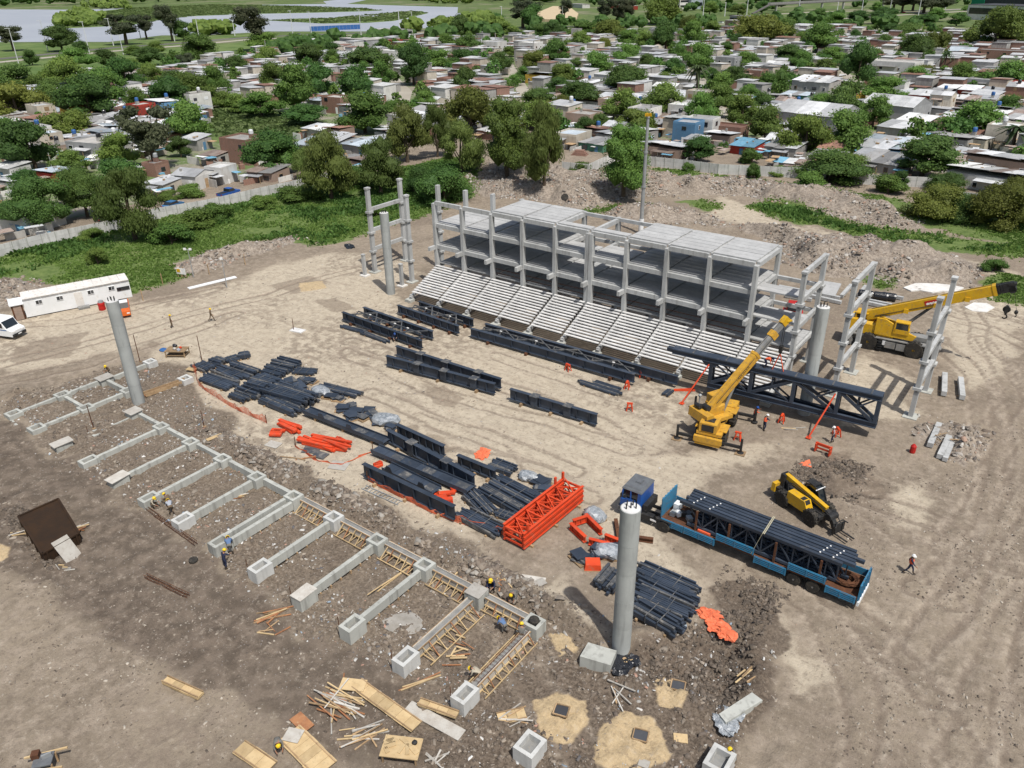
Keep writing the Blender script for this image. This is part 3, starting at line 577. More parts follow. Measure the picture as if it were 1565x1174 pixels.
EARTH = [(0.165, 0.132, 0.105), (0.12, 0.094, 0.074), (0.22, 0.183, 0.147), (0.27, 0.23, 0.187)]; STONE = [(0.34, 0.31, 0.28), (0.27, 0.245, 0.22), (0.42, 0.40, 0.37), (0.22, 0.195, 0.17), (0.30, 0.20, 0.15), (0.12, 0.105, 0.095)]
LITTER = [(0.58, 0.58, 0.57), (0.46, 0.45, 0.43), (0.40, 0.39, 0.37), (0.32, 0.30, 0.27), (0.36, 0.34, 0.31), (0.50, 0.49, 0.47), (0.24, 0.30, 0.36), (0.34, 0.2, 0.15), (0.10, 0.10, 0.11), (0.25, 0.22, 0.19)]
tag(chunks('rubble', 46000, ['rubble'], (0.07, 0.42), STONE+EARTH, BITS, 3, lift=0.6), 'broken rubble and stones heaped behind the stand and beside the track', 'rubble')
tag(chunks('clods', 16000, ['debris', 'clay'], (0.05, 0.26), EARTH+[(0.10, 0.08, 0.065)], BITS, 4), 'loose dark clods of earth around the foundations', 'earth clods')
tag(chunks('litter', 9000, ['debris'], (0.04, 0.20), LITTER, BITS, 5, 1.2), 'scraps of rubbish and stones strewn between the foundation beams', 'litter')
tag(chunks('gravel', 3500, ['pale'], (0.05, 0.16), EARTH+STONE, BITS, 6), 'small stones scattered over the pale sandy ground', 'gravel')
tag(chunks('clay_lumps', 9000, ['clay', 'clay'], (0.06, 0.26), [(0.07, 0.055, 0.043), (0.10, 0.08, 0.062), (0.13, 0.105, 0.084), (0.055, 0.043, 0.034)], BITS, 14), 'dark clay lumps in and around the dug pit', 'clay lumps')
Z['open'] = [GP(p) for p in ([(-40,880),(200,860),(420,960),(640,1090),(700,1180),(-60,1180)], [(1180,760),(1420,720),(1600,640),(1620,1180),(1160,1180),(1190,1000)])]
tag(chunks('crumbs', 13000, ['open'], (0.03, 0.15), EARTH+[(0.10, 0.08, 0.064), (0.36, 0.32, 0.27)], BITS, 15), 'crumbs of earth and small stones over the open brown ground', 'earth crumbs')
LIPZ = [GP([(300,640),(420,700),(540,755),(680,825),(800,895),(880,950),(860,962),(760,900),(640,830),(520,765),(400,710),(300,655)])]; Z['lip'] = LIPZ
tag(chunks('spoil', 8000, ['lip'], (0.06, 0.42), EARTH+[(0.11, 0.088, 0.07), (0.14, 0.11, 0.088), (0.30, 0.28, 0.25)], BITS, 8, lift=0.6), 'lumpy spoil along the edge of the foundation trench', 'spoil')

# grass, weeds, reeds
def tufts(name, n, polys, hh, ww, mat, seed, z=None, clump=0.4, lean=0.35):
    r = np.random.default_rng(seed); P = []
    areas = np.array([abs(sum(a[0]*b[1]-b[0]*a[1] for a, b in zip(p, p[1:]+p[:1])))/2 for p in polys]); cnt = (areas/areas.sum()*n).astype(int)
    for p, c_ in zip(polys, cnt):
        a = np.array(p); lo, hi = a.min(0), a.max(0); u = lo+(hi-lo)*r.random((c_*4+50, 2)); u = u[poly_sd(u[:, 0], u[:, 1], p)+r.normal(0, .8, len(u)) > 0]; P.append(u[:c_])
    P = np.concatenate(P); cl = fbm(P[:, 0], P[:, 1], 0.18, 3, seed); P = P[cl+r.normal(0, .07, len(P)) > clump]; n = len(P)
    if z is None:
        ii = np.clip(np.round((P[:, 0]-X0)/STEP).astype(int), 0, nx-1); jj = np.clip(np.round((P[:, 1]-Y0)/STEP).astype(int), 0, ny-1); zz_ = np.nan_to_num(H[ii, jj], nan=-0.6)
    else: zz_ = np.full(n, z)
    K = 3; n3 = n*K; Pk = np.repeat(P, K, 0)+r.normal(0, ww*0.6, (n3, 2)); zk = np.repeat(zz_, K)
    a = r.random(n3)*6.283; hs_ = hh*(0.5+0.9*np.repeat(fbm(P[:, 0], P[:, 1], 0.25, 3, seed+3), K))*(0.6+0.6*r.random(n3)); w_ = ww*(0.6+0.8*r.random(n3))
    d = np.stack([np.cos(a), np.sin(a)], -1); ln = r.normal(0, lean, (n3, 2))*hs_[:, None]
    b0 = np.concatenate([Pk-d*w_[:, None]/2, (zk-0.05)[:, None]], 1); b1 = np.concatenate([Pk+d*w_[:, None]/2, (zk-0.05)[:, None]], 1)
    t1 = np.concatenate([Pk+d*w_[:, None]*0.45+ln, (zk+hs_)[:, None]], 1); t0 = np.concatenate([Pk-d*w_[:, None]*0.45+ln, (zk+hs_*0.85)[:, None]], 1)
    V = np.stack([b0, b1, t1, t0], 1).reshape(-1, 3); F_ = np.arange(n3*4).reshape(-1, 4); tv = np.repeat(np.clip(0.5+(np.repeat(fbm(P[:, 0], P[:, 1], 0.12, 3, seed+9), K)-0.5)*2.5+r.normal(0, .2, n3), 0, 1), 4)
    o = link(bpy.data.objects.new(name, arr_mesh(name, V, F_, mat, {'tint': np.stack([tv]*3+[np.ones_like(tv)], -1)}))); return tag(o, kind='stuff')
tag(tufts('grass', 42000, Z['grass'], 0.22, 0.24, MT['leaf_grass'], 21, clump=0.40), 'rough green grass between the fence and the building site', 'grass')
WEED = [GP(p) for p in ([(-40,424),(0,398),(160,352),(300,328),(470,296),(560,270),(700,244),(735,262),(690,292),(600,300),(470,318),(340,345),(160,378),(0,425)], [(420,300),(560,268),(700,250),(700,300),(620,330),(540,352),(430,350)], [(1145,316),(1240,322),(1330,345),(1500,372),(1565,380),(1480,386),(1330,360),(1180,328)], [(380,368),(470,350),(545,350),(540,366),(474,376),(455,360)])]
tag(tufts('weeds', 20000, WEED, 0.55, 0.30, MT['leaf_weed'], 22, clump=0.50, lean=0.5), 'taller leafy weeds in clumps along the concrete fence', 'weeds')
tag(tufts('reeds', 1300, [GP(p, -0.6) for p in ([(322,166),(400,168),(470,182),(480,196),(450,212),(380,216),(330,212),(316,190)], [(140,205),(150,190),(260,180),(280,192),(200,214)])], 0.7, 1.0, MT['leaf_reed'], 23, z=-0.58, clump=0.2, lean=0.7), 'field of tall pale green reeds among the houses', 'reeds')
tag(tufts('marsh_grass', 6000, [GP(p, -0.5) for p in ([(200,12),(330,7),(440,9),(560,13),(584,16),(479,19),(300,24),(201,38),(90,42),(112,26)], [(405,31),(492,36),(602,32),(653,20),(630,17),(500,28)])], 0.9, 2.6, MT['leaf_reed'], 24, z=-0.5, clump=0.3), 'marshy grass on the river banks', 'marsh grass')
# ---------------------------------------------------------------- concrete structure
CX = [-70.15, -65.35, -60.5, -55.65, -50.8, -45.95, -41.05, -36.05, -31.05, -26.0]
XR1, XR2, XR3, XL1, XL2 = -21.1, -16.3, -8.85, -82.7, -75.25
YF, YB = 76.5, 83.0
LV = [3.8, 6.45, 9.4, 12.4]
CON, DECK = MT['concrete'], MT['deck_concrete']
st = empty('grandstand', (-48, YF, 0), 0, 'unfinished grey concrete grandstand with four open floors above white stepped seating', 'grandstand')
def S(x, y, z): return (x+48, y-YF, z)
def column(parent, x, y, z1, w=0.42, d=0.62, z0=-0.1, taper=0.75, corb=True, org=S):
    b = MB(); b.box(org(x, y, (z0+z1)/2), (w, d, z1-z0))
    if corb:
        for z in LV[1:3]+[3.5]:
            if z < z1-0.6: b.box(org(x, y, z-0.72), (w+0.34, d+0.28, 0.26), 0, 0, (1, 1))
    return b.build('column', CON, parent)
for i, x in enumerate(CX):
    if i == 5:
        column(st, x-0.27, YF, 12.1, 0.46, corb=False); column(st, x+0.27, YF, 12.1, 0.46, corb=False)
    else: column(st, x, YF, 12.1, corb=False)
    column(st, x, YB, 12.45 if i not in (1, 2) else 12.6, corb=i < 2)
for x in (XL2,): column(st, x, YB, 12.5)
def ybeam(parent, x, z, y0=YF, y1=YB, w=0.4, h=0.5, org=S):
    return ubox('cross_beam', CON, parent, org(x, (y0+y1)/2, z-h/2), (w, y1-y0-0.63, h))
def xbeam(parent, x0, x1, y, z, h=0.52, w=0.34, m=None, org=S):
    return ubox('edge_beam', m or CON, parent, org((x0+x1)/2, y, z-h/2), (x1-x0-0.43, w, h))
for i, (a, b) in enumerate(zip(CX, CX[1:])):
    for L, z in enumerate(LV):
        if L == 0: continue
        xbeam(st, a, b, YF+0.02, z)
        if not (L == 3 and i in (0, 1)) : xbeam(st, a, b, YB, z, 0.4)
for i, x in enumerate(CX):
    for L, z in enumerate(LV):
        if L == 3 and i in (0, 1): continue
        ybeam(st, x, z-0.035)
    bz = 6.45; ubox('corbel', CON, st, S(x-0.05, YF-0.9, bz-0.32), (0.36, 1.15, 0.52))
# hollow-core floor planks, each one a piece
NP = 6; PY0, PY1 = YF+0.22, YB+0.2; pw = (PY1-PY0)/NP
floors = {0: {i: range(NP) for i in range(9)}, 1: {i: range(NP) for i in range(9)}, 2: {i: range(NP) for i in range(9)}, 3: {}}
floors[2][4] = range(3); floors[2][5] = range(4); floors[1][5] = range(5)
for i in (2, 3, 6, 7, 8): floors[3][i] = range(NP)
floors[3][4] = [0]; floors[3][5] = [0]
for L, bays in floors.items():
    for i, ks in bays.items():
        a, b = CX[i], CX[i+1]
        for k in ks:
            o = ubox('floor_plank', DECK, st, S((a+b)/2+random.uniform(-.03, .03), PY0+pw*(k+0.5), LV[L]+0.06+random.uniform(-0.012, 0.012)), (b-a-0.32, pw-0.05, 0.16), random.uniform(-.002, .002))
# landing planks between the stand and the first frame
for z, ks in ((9.4, (0, 1)), (6.45, (0, 1, 2)), (3.8, (0, 1, 2, 3, 4))):
    for k in ks: ubox('floor_plank', DECK, st, S((CX[-1]+XR1)/2, PY0+pw*(k+0.5)+0.1, z+0.06), (XR1-CX[-1]-0.1, pw-0.04, 0.16))
    xbeam(st, CX[-1], XR1, YB, z-0.2, 0.4)
for i in range(2, 9):                                           # rusty safety rails along the concourse
    for dz in (0.55, 1.1): ubeam('guard_rail', MT['rust'], st, S(CX[i]+0.25, YF+0.28, LV[0]+dz), S(CX[i+1]-0.25, YF+0.28, LV[0]+dz), 0.06, 0.06)
# stepped seating
NR = 13; BY0, BY1, BZ0, BZ1 = 70.9, 76.25, 1.28, 3.72; ry = (BY1-BY0)/NR; rz_ = (BZ1-BZ0)/NR
PXS = CX+[XR1]
WC = MT['white_concrete']; step = MB(); step.box((0, ry*.04, 0), (1, ry*0.80, 0.09)); step.box((0, ry*0.38, -0.12), (1, 0.07, 0.16)); step_me = step.mesh('seat_step', WC)
for i, (a, b) in enumerate(zip(PXS, PXS[1:])):
    for k in range(NR):
        o = link(bpy.data.objects.new('seat_step', step_me), st); o.location = S((a+b)/2, BY0+ry*(k+0.5), BZ0+rz_*(k+0.5)); o.scale = (b-a-(0.22 if i != 4 else 0.5), 1, 1)
for i, x in enumerate(PXS):
    ubeam('raker_beam', CON, st, S(x, BY0-0.1, BZ0-0.75), S(x, BY1, BZ1-0.75), 0.34, 0.42)
    ubox('stub_column', CON, st, S(x, BY0+0.15, 0.42), (0.4, 0.45, 1.0)); ubox('footing', MT['cast_concrete'], st, S(x-0.1, BY0-0.2, 0.1), (1.0, 0.9, 0.55))
    ubox('stub_column', CON, st, S(x, 73.6, 0.95), (0.4, 0.45, 2.1))

def frame(x, top, label, group='bare concrete portal frames', rear=True, levels=(3.5, 6.3, 9.3), slab=False):
    e = empty('concrete_portal', (x, YF, 0), 0, label, 'concrete portal', group)
    o_ = lambda X, Y, Z_: (X-x, Y-YF, Z_)
    def col_(y):
        b = MB(); b.box((0, y-YF, 6.1), (0.42, 0.62, 12.7)); b.box((0, y-YF, 12.35), (0.56, 0.76, 0.24))
        for z in levels: b.box((0, y-YF, z-0.35), (0.8, 0.86, 0.28))
        c_ = b.build('column', CON, e)
        pk = MB()
        for z in levels: pk.box((0, y-YF-0.32, z-0.62), (0.2, 0.03, 0.2))
        tag(pk.build('anchor_pocket', MT['machine_grey'], c_), kind='stuff')
        ft = MB(); ft.box((0, y-YF, 0.0), (1.3, 1.4, 0.24)); ft.build('footing', MT['cast_concrete'], e)
    col_(YF)
    if rear:
        col_(YB)
        for z in levels+((12.3,) if top else ()): ubox('cross_beam', CON, e, o_(x, (YF+YB)/2, z), (0.36, YB-YF-0.63, 0.5))
    return e
frame(XR1, True, 'bare concrete portal frame joined to the right end of the grandstand')
frame(XR2, True, 'bare concrete portal frame with top beam, just right of the round pillar behind the truss')
frame(XR3, False, 'rightmost concrete portal frame, without a top beam, in front of the yellow crane boom')
frame(XL1, False, 'leftmost concrete portal frame, standing on the grass edge left of the grandstand')
frame(XL2, False, 'single concrete column between the leftmost frame and the grandstand', rear=False)
for x in (XL1, XL2):
    e = empty('concrete_post', (x, 74.45, 0), 0, 'short square concrete post '+('left of the far round pillar' if x == XL1 else 'right of the far round pillar'), 'concrete post', 'short concrete posts by the far round pillar')
    ubox('shaft', CON, e, (0, 0, 1.5), (0.42, 0.42, 3.3)); ubox('cap', CON, e, (0, 0, 3.2), (0.5, 0.5, 0.16)); ubox('footing', MT['white_spill'], e, (0, 0, 0.06), (1.2, 1.1, 0.2))

def round_column(x, y, h_, r, label, z0=-0.3, lean=0.0):
    e = empty('round_pillar', (x, y, 0), 0, label, 'concrete pillar', 'tall round concrete pillars at the corners of the site')
    b = MB(); segs = [z0, 2.2, 4.4, 6.6, 8.8, h_]
    for k, (a, c_) in enumerate(zip(segs, segs[1:])):
        b = MB(); rr = r*(1+random.uniform(-.006, .012)); b.lathe([(rr, a+.006), (rr, c_-.006)], n=56)
        b.build('pour_lift', MT['column_concrete'], e, smooth=False)
    b = MB(); b.lathe([(r*0.93, h_-0.01), (r*0.93, h_+0.012)], n=32); b.build('top_face', MT['white_concrete'], e)
    for k in range(5):
        a = k*1.2566+0.4; q_ = (0.0, 0.0) if k == 4 else (math.cos(a)*r*0.5, math.sin(a)*r*0.5)
        b = MB(); b.tube((q_[0], q_[1], h_), (q_[0], q_[1], h_+0.38), 0.045, None, 6); b.build('anchor_bolt', MT['black_iron'], e)
    return e
round_column(-73.9, 33.8, 11.3, 0.60, 'tall round concrete pillar rising from the far left foundation beams')
round_column(-16.9, 33.75, 11.3, 0.60, 'tall round concrete pillar in the foreground, in front of the blue truck cab')
round_column(-74.45, 71.4, 11.3, 0.58, 'tall round concrete pillar left of the seating, before the leftmost frame')
round_column(-17.5, 71.15, 11.3, 0.60, 'tall round concrete pillar behind the lifted truss')
# ---------------------------------------------------------------- foundations on the near side
FX = [-22.45-4.878*k for k in range(11)]                        # right to left
CC = MT['cast_concrete']
ORD = ['first', 'second', 'third', 'fourth', 'fifth', 'sixth', 'seventh', 'eighth', 'ninth', 'tenth', 'eleventh', 'twelfth']
def cap(x, y, label, lid=None, white=False, sx_=1.55, sy_=1.25, ztop=0.8, zb=None, rz=0.0, bars=False, group='hollow concrete footings in two rows'):
    zb = hgt(x, y)-0.25 if zb is None else zb
    e = empty('footing_block', (x, y, 0), rz, label, 'concrete footing', group)
    b = MB(); m = MT['pale_cap'] if white else CC; wl = 0.24
    H_ = ztop-zb; zc = (ztop+zb)/2
    b.box((0, sy_/2-wl/2, zc), (sx_, wl, H_)); b.box((0, -sy_/2+wl/2, zc), (sx_, wl, H_))
    b.box((-sx_/2+wl/2, 0, zc), (wl, sy_-2*wl, H_)); b.box((sx_/2-wl/2, 0, zc), (wl, sy_-2*wl, H_))
    b.build('shell', m, e)
    ubox('pocket_floor', MT['machine_grey'], e, (0, 0, ztop-0.55), (sx_-2*wl, sy_-2*wl, 0.1))
    if lid == 'ply': ubox('lid', MT['grey_wood'], e, (0.05, 0, ztop+0.06), (sx_*1.12, sy_*1.2, 0.05), random.uniform(-.15, .15), 0.02)
    if lid == 'white': ubox('lid', MT['grey_wood'], e, (0, 0, ztop+0.05), (sx_*1.02, sy_*1.05, 0.06), 0.03)
    if bars:
        b = MB(); b.tube((-sx_*0.5, -sy_*0.45, zb), (-sx_*0.5-0.02, -sy_*0.45, ztop+0.75), 0.03); b.build('rebar', MT['rust'], e)
    return e
def gbeam(p0, p1, label, w=0.34, hh=0.72, ztop=0.68, m=None, supports=True):
    a, b = Vector(p0), Vector(p1); d = b-a; e = empty('ground_beam', (a.x, a.y, 0), math.atan2(d.y, d.x), label, 'ground beam', 'concrete ground beams between the footings')
    L = d.length; n = max(1, int(L/3)); nb_ = MB(); nb_.box((L/2, 0, ztop-hh/2), (L, w, hh)); nb_.build('beam', m or CC, e)
    if supports:
        sp_ = MB(); zg = hgt((a.x+b.x)/2, (a.y+b.y)/2)
        for k in range(6): sp_.box((L*(k+0.5)/6, 0, (ztop-hh+zg)/2-0.05), (0.09, w*1.5, max(0.1, ztop-hh-zg+0.1)))
        sp_.build('timber_prop', MT['old_wood'], e)
    return e
YN, YFAR = 24.65, 31.8
for k, x in enumerate(FX):
    n = 10-k
    cap(x, YFAR, '%s concrete footing from the left in the far row%s' % (ORD[n], {0: ', under plywood', 9: ', with a square lid', 10: ', a tyre on top'}.get(n, '')), {0: 'ply', 9: 'white'}.get(n), n in (6,), 1.25, 1.15, 0.82, bars=False)
    cap(x, YN, '%s concrete footing from the left in the near row%s' % (ORD[n], {0: ', capped with plywood', 2: ', capped with plywood', 7: ', with a boarded top'}.get(n, '')), {0: 'ply', 2: 'ply', 7: 'white'}.get(n), n in (4, 6, 9, 10), 1.05, 1.5, 0.76, bars=n in (6, 7, 8, 9, 10))
SPL = {1: 'spattered ', 3: 'chipped '}
for k, x in enumerate(FX):
    n = 10-k
    if n in (0, 9, 10): continue
    offs = [0.0] if n != 5 else [-0.42, 0.42]
    for j, o_ in enumerate(offs):
        gbeam((x+o_, YN+0.76, 0), (x+o_, YFAR-0.6, 0), '%s%s concrete ground beam from the left between the two footing rows%s' % (SPL.get(n, ''), ORD[n], '' if len(offs) == 1 else (', left one of a pair' if j == 0 else ', right one of a pair')), ztop=0.66)
for k in range(10):
    n = 9-k                                                       # gap between footing n and n+1
    if n <= 4: gbeam((FX[k]-0.75, YFAR+0.25, 0), (FX[k+1]+0.75, YFAR+0.25, 0), 'concrete trench beam joining the %s and %s footings of the far row' % (ORD[n], ORD[n+1]), ztop=0.70)
# timber formwork along the far row and for two cross beams
def formwork(p0, p1, label, sides=(1,), w=0.42, hh=0.75, ztop=0.65, brace=0.95, dark=True, n=None):
    a, b = Vector(p0), Vector(p1); d = b-a; L = d.length; e = empty('formwork', (a.x, a.y, 0), math.atan2(d.y, d.x), label, 'formwork', 'timber formwork for ground beams')
    for s_ in (-1, 1):
        ubox('form_board', MT['grey_wood'] if dark else MT['plywood'], e, (L/2, s_*w/2, ztop-hh/2), (L, 0.04, hh))
        ubox('rail', MT['old_wood'], e, (L/2, s_*(w/2+0.05), ztop-0.05), (L, 0.06, 0.09))
        if s_ in sides: ubox('rail', MT['plywood'], e, (L/2, s_*(w/2+0.06+0.02), ztop-hh+0.1), (L, 0.08, 0.09))
    ubox('wet_concrete', MT['machine_grey'], e, (L/2, 0, ztop-0.16), (L-0.02, w-0.06, 0.08))
    n = n or max(3, int(L/0.62))
    for s_ in sides:
        for k in range(n):
            x = L*(k+0.5)/n+random.uniform(-.06, .06)
            ubeam('brace', MT['plywood'] if k % 3 else MT['red_wood'], e, (x, s_*(w/2+0.08), ztop-0.08), (x+random.uniform(-.1, .1), s_*(w/2+brace), ztop-hh-0.02), 0.05, 0.07)
            ubeam('stake', MT['plywood'], e, (x, s_*(w/2+0.08), ztop-hh+0.06), (x, s_*(w/2+brace+0.05), ztop-hh+0.02), 0.05, 0.05)
        ubeam('rail', MT['plywood'], e, (0, s_*(w/2+brace), ztop-hh+0.02), (L, s_*(w/2+brace), ztop-hh+0.02), 0.06, 0.07)
    return e
for k in range(1, 5):
    n = 9-k; formwork((FX[k]-0.75, YFAR+0.3, 0), (FX[k+1]+0.75, YFAR+0.3, 0), 'braced timber formwork between the %s and %s footings of the far row' % (ORD[n], ORD[n+1]), (1,))
formwork((FX[0]-0.75, YFAR+0.25, 0), (FX[1]+0.75, YFAR+0.25, 0), 'timber formwork with a steel cage between the two rightmost footings of the far row', (1,), brace=0.55)
formwork((FX[1], YFAR-0.7, 0), (FX[1], YN+0.9, 0), 'long braced timber formwork running to the tenth footing of the near row', (1,), brace=1.05)
formwork((FX[0], YFAR-0.7, 0), (FX[0], YN+0.9, 0), 'long timber formwork with dark cage running to the rightmost near footing', (1, -1), brace=0.6)
# rebar cages standing in the last two forms
def cage(p0, p1, label, w=0.34, hh=0.55, zb=0.12):
    a, b = Vector(p0), Vector(p1); L = (b-a).length; e = empty('rebar_cage', (a.x, a.y, 0), math.atan2((b-a).y, (b-a).x), label, 'rebar cage', 'rusty reinforcement cages')
    m = MB()
    for yy in (-w/2, w/2):
        for z in (zb, zb+hh): m.tube((0, yy, z), (L, yy, z), 0.025, None, 4)
    m.build('main_bar', MT['rust'], e); m = MB(); n = int(L/0.3)
    for k in range(n):
        x = L*(k+.5)/n
        for q0, q1 in (((-w/2, zb), (w/2, zb)), ((w/2, zb), (w/2, zb+hh)), ((w/2, zb+hh), (-w/2, zb+hh)), ((-w/2, zb+hh), (-w/2, zb))): m.tube((x, q0[0], q0[1]), (x, q1[0], q1[1]), 0.014, None, 3)
    tag(m.build('stirrup', MT['rust'], e), kind='stuff'); return e
cage((FX[0], YFAR-0.8, 0), (FX[0], YN+1.0, 0), 'rebar cage set in the rightmost long formwork', zb=0.15)
c0, c1 = G(222, 880), G(288, 911); cage((c0.x, c0.y, 0), (c1.x, c1.y, 0), 'rusty rebar cage lying on the bare ground left of the near footings', 0.25, 0.25, zb=hgt(c0.x, c0.y))
c0, c1 = G(222, 777), G(300, 832); cage((c0.x, c0.y, 0), (c1.x, c1.y, 0), 'rusty rebar cage in the narrow trench beside the three crouching workers', 0.25, 0.25, zb=hgt(c0.x, c0.y))
# small left-hand group of footings
LFX = (-81.0, -76.2)
for i, y in enumerate((24.7, 29.55, 34.1)):
    for j, x in enumerate(LFX):
        cap(x, y, '%s footing in the %s line at the far left of the foundations' % (('nearest', 'middle', 'farthest')[i], ('outer', 'inner')[j]), 'ply' if (i, j) == (2, 0) else None, False, 1.25, 1.35, 0.72, bars=False)
cap(-71.15, 27.9, 'low footing holding a rusty steel post in the left part of the foundations', None, False, 1.2, 1.2, 0.35, bars=True)
cap(-73.9, 39.3, 'footing with open socket beside the wooden gutter mould, right of the far left pillar', None, True, 1.25, 1.2, 0.62)
cap(-80.9, 39.4, 'outermost footing beyond the far left pillar, next to a slab on the sand', None, True, 1.2, 1.1, 0.62)
for j, x in enumerate(LFX):
    for i, (a, b) in enumerate(((25.4, 28.85), (30.25, 33.4))):
        gbeam((x, a, 0), (x, b, 0), '%s concrete beam of the %s line at the far left foundations' % (('near', 'far')[i], ('outer', 'inner')[j]), ztop=0.62, supports=False)
gbeam((-80.9, 34.8, 0), (-80.9, 38.8, 0), 'concrete beam passing behind the far left pillar', ztop=0.5, supports=False)
for i, y in enumerate((29.55, 34.1)): gbeam((LFX[0]+0.65, y, 0), (LFX[1]-0.65, y, 0), '%s short cross beam joining outer and inner lines at the far left' % ('near', 'far')[i], ztop=0.62, supports=False)
gbeam((-71.15, 28.5, 0), (-71.17, 31.2, 0), 'thin low beam behind the post footing', w=0.16, hh=0.25, ztop=0.35, supports=False)
gbeam((-82.2, 24.3, 0), (-78.9, 24.0, 0), 'short low concrete beam at the outer left corner of the foundations', w=0.25, hh=0.3, ztop=0.3, supports=False)
a, b = G(222, 607), G(285, 585); e = empty('gutter_mould', (a.x, a.y, 0), math.atan2(b.y-a.y, b.x-a.x), 'long open wooden beam mould lying right of the far left pillar', 'beam mould'); L = (b-a).length
ubox('base', MT['red_wood'], e, (L/2, 0, 0.12), (L, 0.55, 0.06)); ubox('side_board', MT['old_wood'], e, (L/2, 0.28, 0.32), (L, 0.05, 0.42)); ubox('side_board', MT['old_wood'], e, (L/2, -0.28, 0.32), (L, 0.05, 0.42))
cap(G(810, 1150).x, G(810, 1150).y, 'separate concrete footing at the bottom beside the sand patch', None, True, 1.3, 1.5, 0.75, bars=False)
cap(G(1098, 1172).x, G(1098, 1172).y, 'concrete footing at the bottom edge with a worker beside it', None, True, 1.3, 1.6, 0.7)
p = GH(915, 1012); b = MB(); b.prism([(-1.1,-.6),(.9,-.7),(1.0,.6),(-.9,.7)], -0.3, 0.75); o = b.build('broken_footing', CC, None, (p.x, p.y, p.z), 0.3); tag(o, 'rough broken concrete footing left of the foreground pillar foot', 'concrete block')
p = GH(1130, 1090); b = MB(); b.prism([(-1.5,-.3),(1.5,-.35),(1.4,.4),(-1.4,.35)], -0.2, 0.5); o = b.build('low_wall', CC, None, (p.x, p.y, p.z), 1.2); tag(o, 'short low concrete wall with planks at the edge of the dug pit', 'concrete block')
# precast pieces stored at the right and behind
def precast(p0, p1, w, hh, label, z=0.1, m=None):
    a, b = Vector(p0), Vector(p1); d = b-a; e = empty('precast_beam', (a.x, a.y, hgt(a.x, a.y)), math.atan2(d.y, d.x), label, 'precast beam', 'precast concrete beams stored on the ground')
    L = d.length; ubox('body', m or CON, e, (L/2, 0, z+hh/2), (L, w, hh)); ubox('end_band', DECK, e, (L*0.2, 0, z+hh/2), (0.1, w+0.02, hh+0.02))
    for k in (0.2, 0.8): ubox('bearer', MT['old_wood'], e, (L*k, 0, z/2-0.03), (0.12, w*1.5, z+0.06))
    return e
precast(G(1441, 608), G(1442, 578), 0.5, 0.5, 'white precast beam standing off right of the rightmost frame, left of two')
precast(G(1469, 614), G(1466, 585), 0.5, 0.5, 'white precast beam right of the rightmost frame, right of two')
precast(G(1420, 685), G(1434, 653), 0.5, 0.45, 'single precast beam lying left of the paired ones on the debris')
precast(G(1435, 702), G(1449, 672), 0.5, 0.45, 'left beam of the pair lying on the debris heap'); precast(G(1443, 706), G(1457, 675), 0.4, 0.4, 'right beam of the pair lying on the debris heap')
for i, (a, b, w) in enumerate((((1195, 446), (1285, 466), .45), ((1190, 441), (1283, 459), .4), ((1200, 455), (1240, 462), .5), ((1285, 457), (1300, 440), .45), ((1311, 455), (1322, 441), .4), ((1310, 463), (1365, 475), .5), ((1311, 459), (1362, 470), .4), ((1365, 456), (1380, 459), .4))):
    precast(G(*a), G(*b), w, 0.4, 'precast beam on the ground behind the right frames, ' + ('longest front one by the pillar', 'second long one by the pillar', 'short stub under the long ones', 'one lying crosswise left of the second frame', 'one lying crosswise through the second frame', 'front one behind the yellow crane', 'rear one behind the yellow crane', 'short end beyond the black roll')[i])
p = GH(1265, 447); tag(ubox('precast_slab', DECK, None, (p.x, p.y, p.z+0.3), (2.4, 5.0, 0.18), 0.1, 0.12), 'flat white precast slab leaning on beams behind the right frames', 'precast slab')
for k, (a, b) in enumerate(((1322, 455), (1345, 458), (1357, 459))):
    p = GH(a, b); m = MB(); m.lathe([(0.5, -0.9), (0.55, -0.7), (0.55, 0.7), (0.5, 0.9)], (0, 0, 0.5), 12, 0, 'x'); tag(m.build('membrane_roll', MT['black_plastic'], None, (p.x, p.y, p.z), 0.15), 'black wrapped roll behind the yellow crane, %s of three' % ('leftmost', 'middle', 'rightmost')[k], 'roll', 'black wrapped rolls')
# tall mast behind the stand
e = empty('steel_mast', (G(979, 358).x, G(979, 358).y, 0), 0, 'tall slender grey steel mast with a yellow head behind the grandstand', 'mast')
b = MB(); b.tube((0, 0, -0.3), (0, 0, 2.6), 0.42, 0.40, 12); b.build('sleeve', MT['white_metal'], e)
for z0, z1, r in ((2.6, 8.0, 0.32), (8.0, 13.5, 0.28), (13.5, 18.9, 0.24)):
    b = MB(); b.tube((0, 0, z0), (0, 0, z1), r, r*0.95, 12); b.build('mast_section', MT['galvanised'], e, smooth=False); b = MB(); b.lathe([(r+0.08, z1-0.25), (r+0.08, z1)], n=12); b.build('flange', MT['galvanised'], e)
b = MB()
for k in range(5): b.box((0.35*math.cos(k*1.256), 0.35*math.sin(k*1.256), 19.1), (0.35, 0.18, 0.45), k*1.256)
b.build('mast_head', MT['yellow_paint'], e)
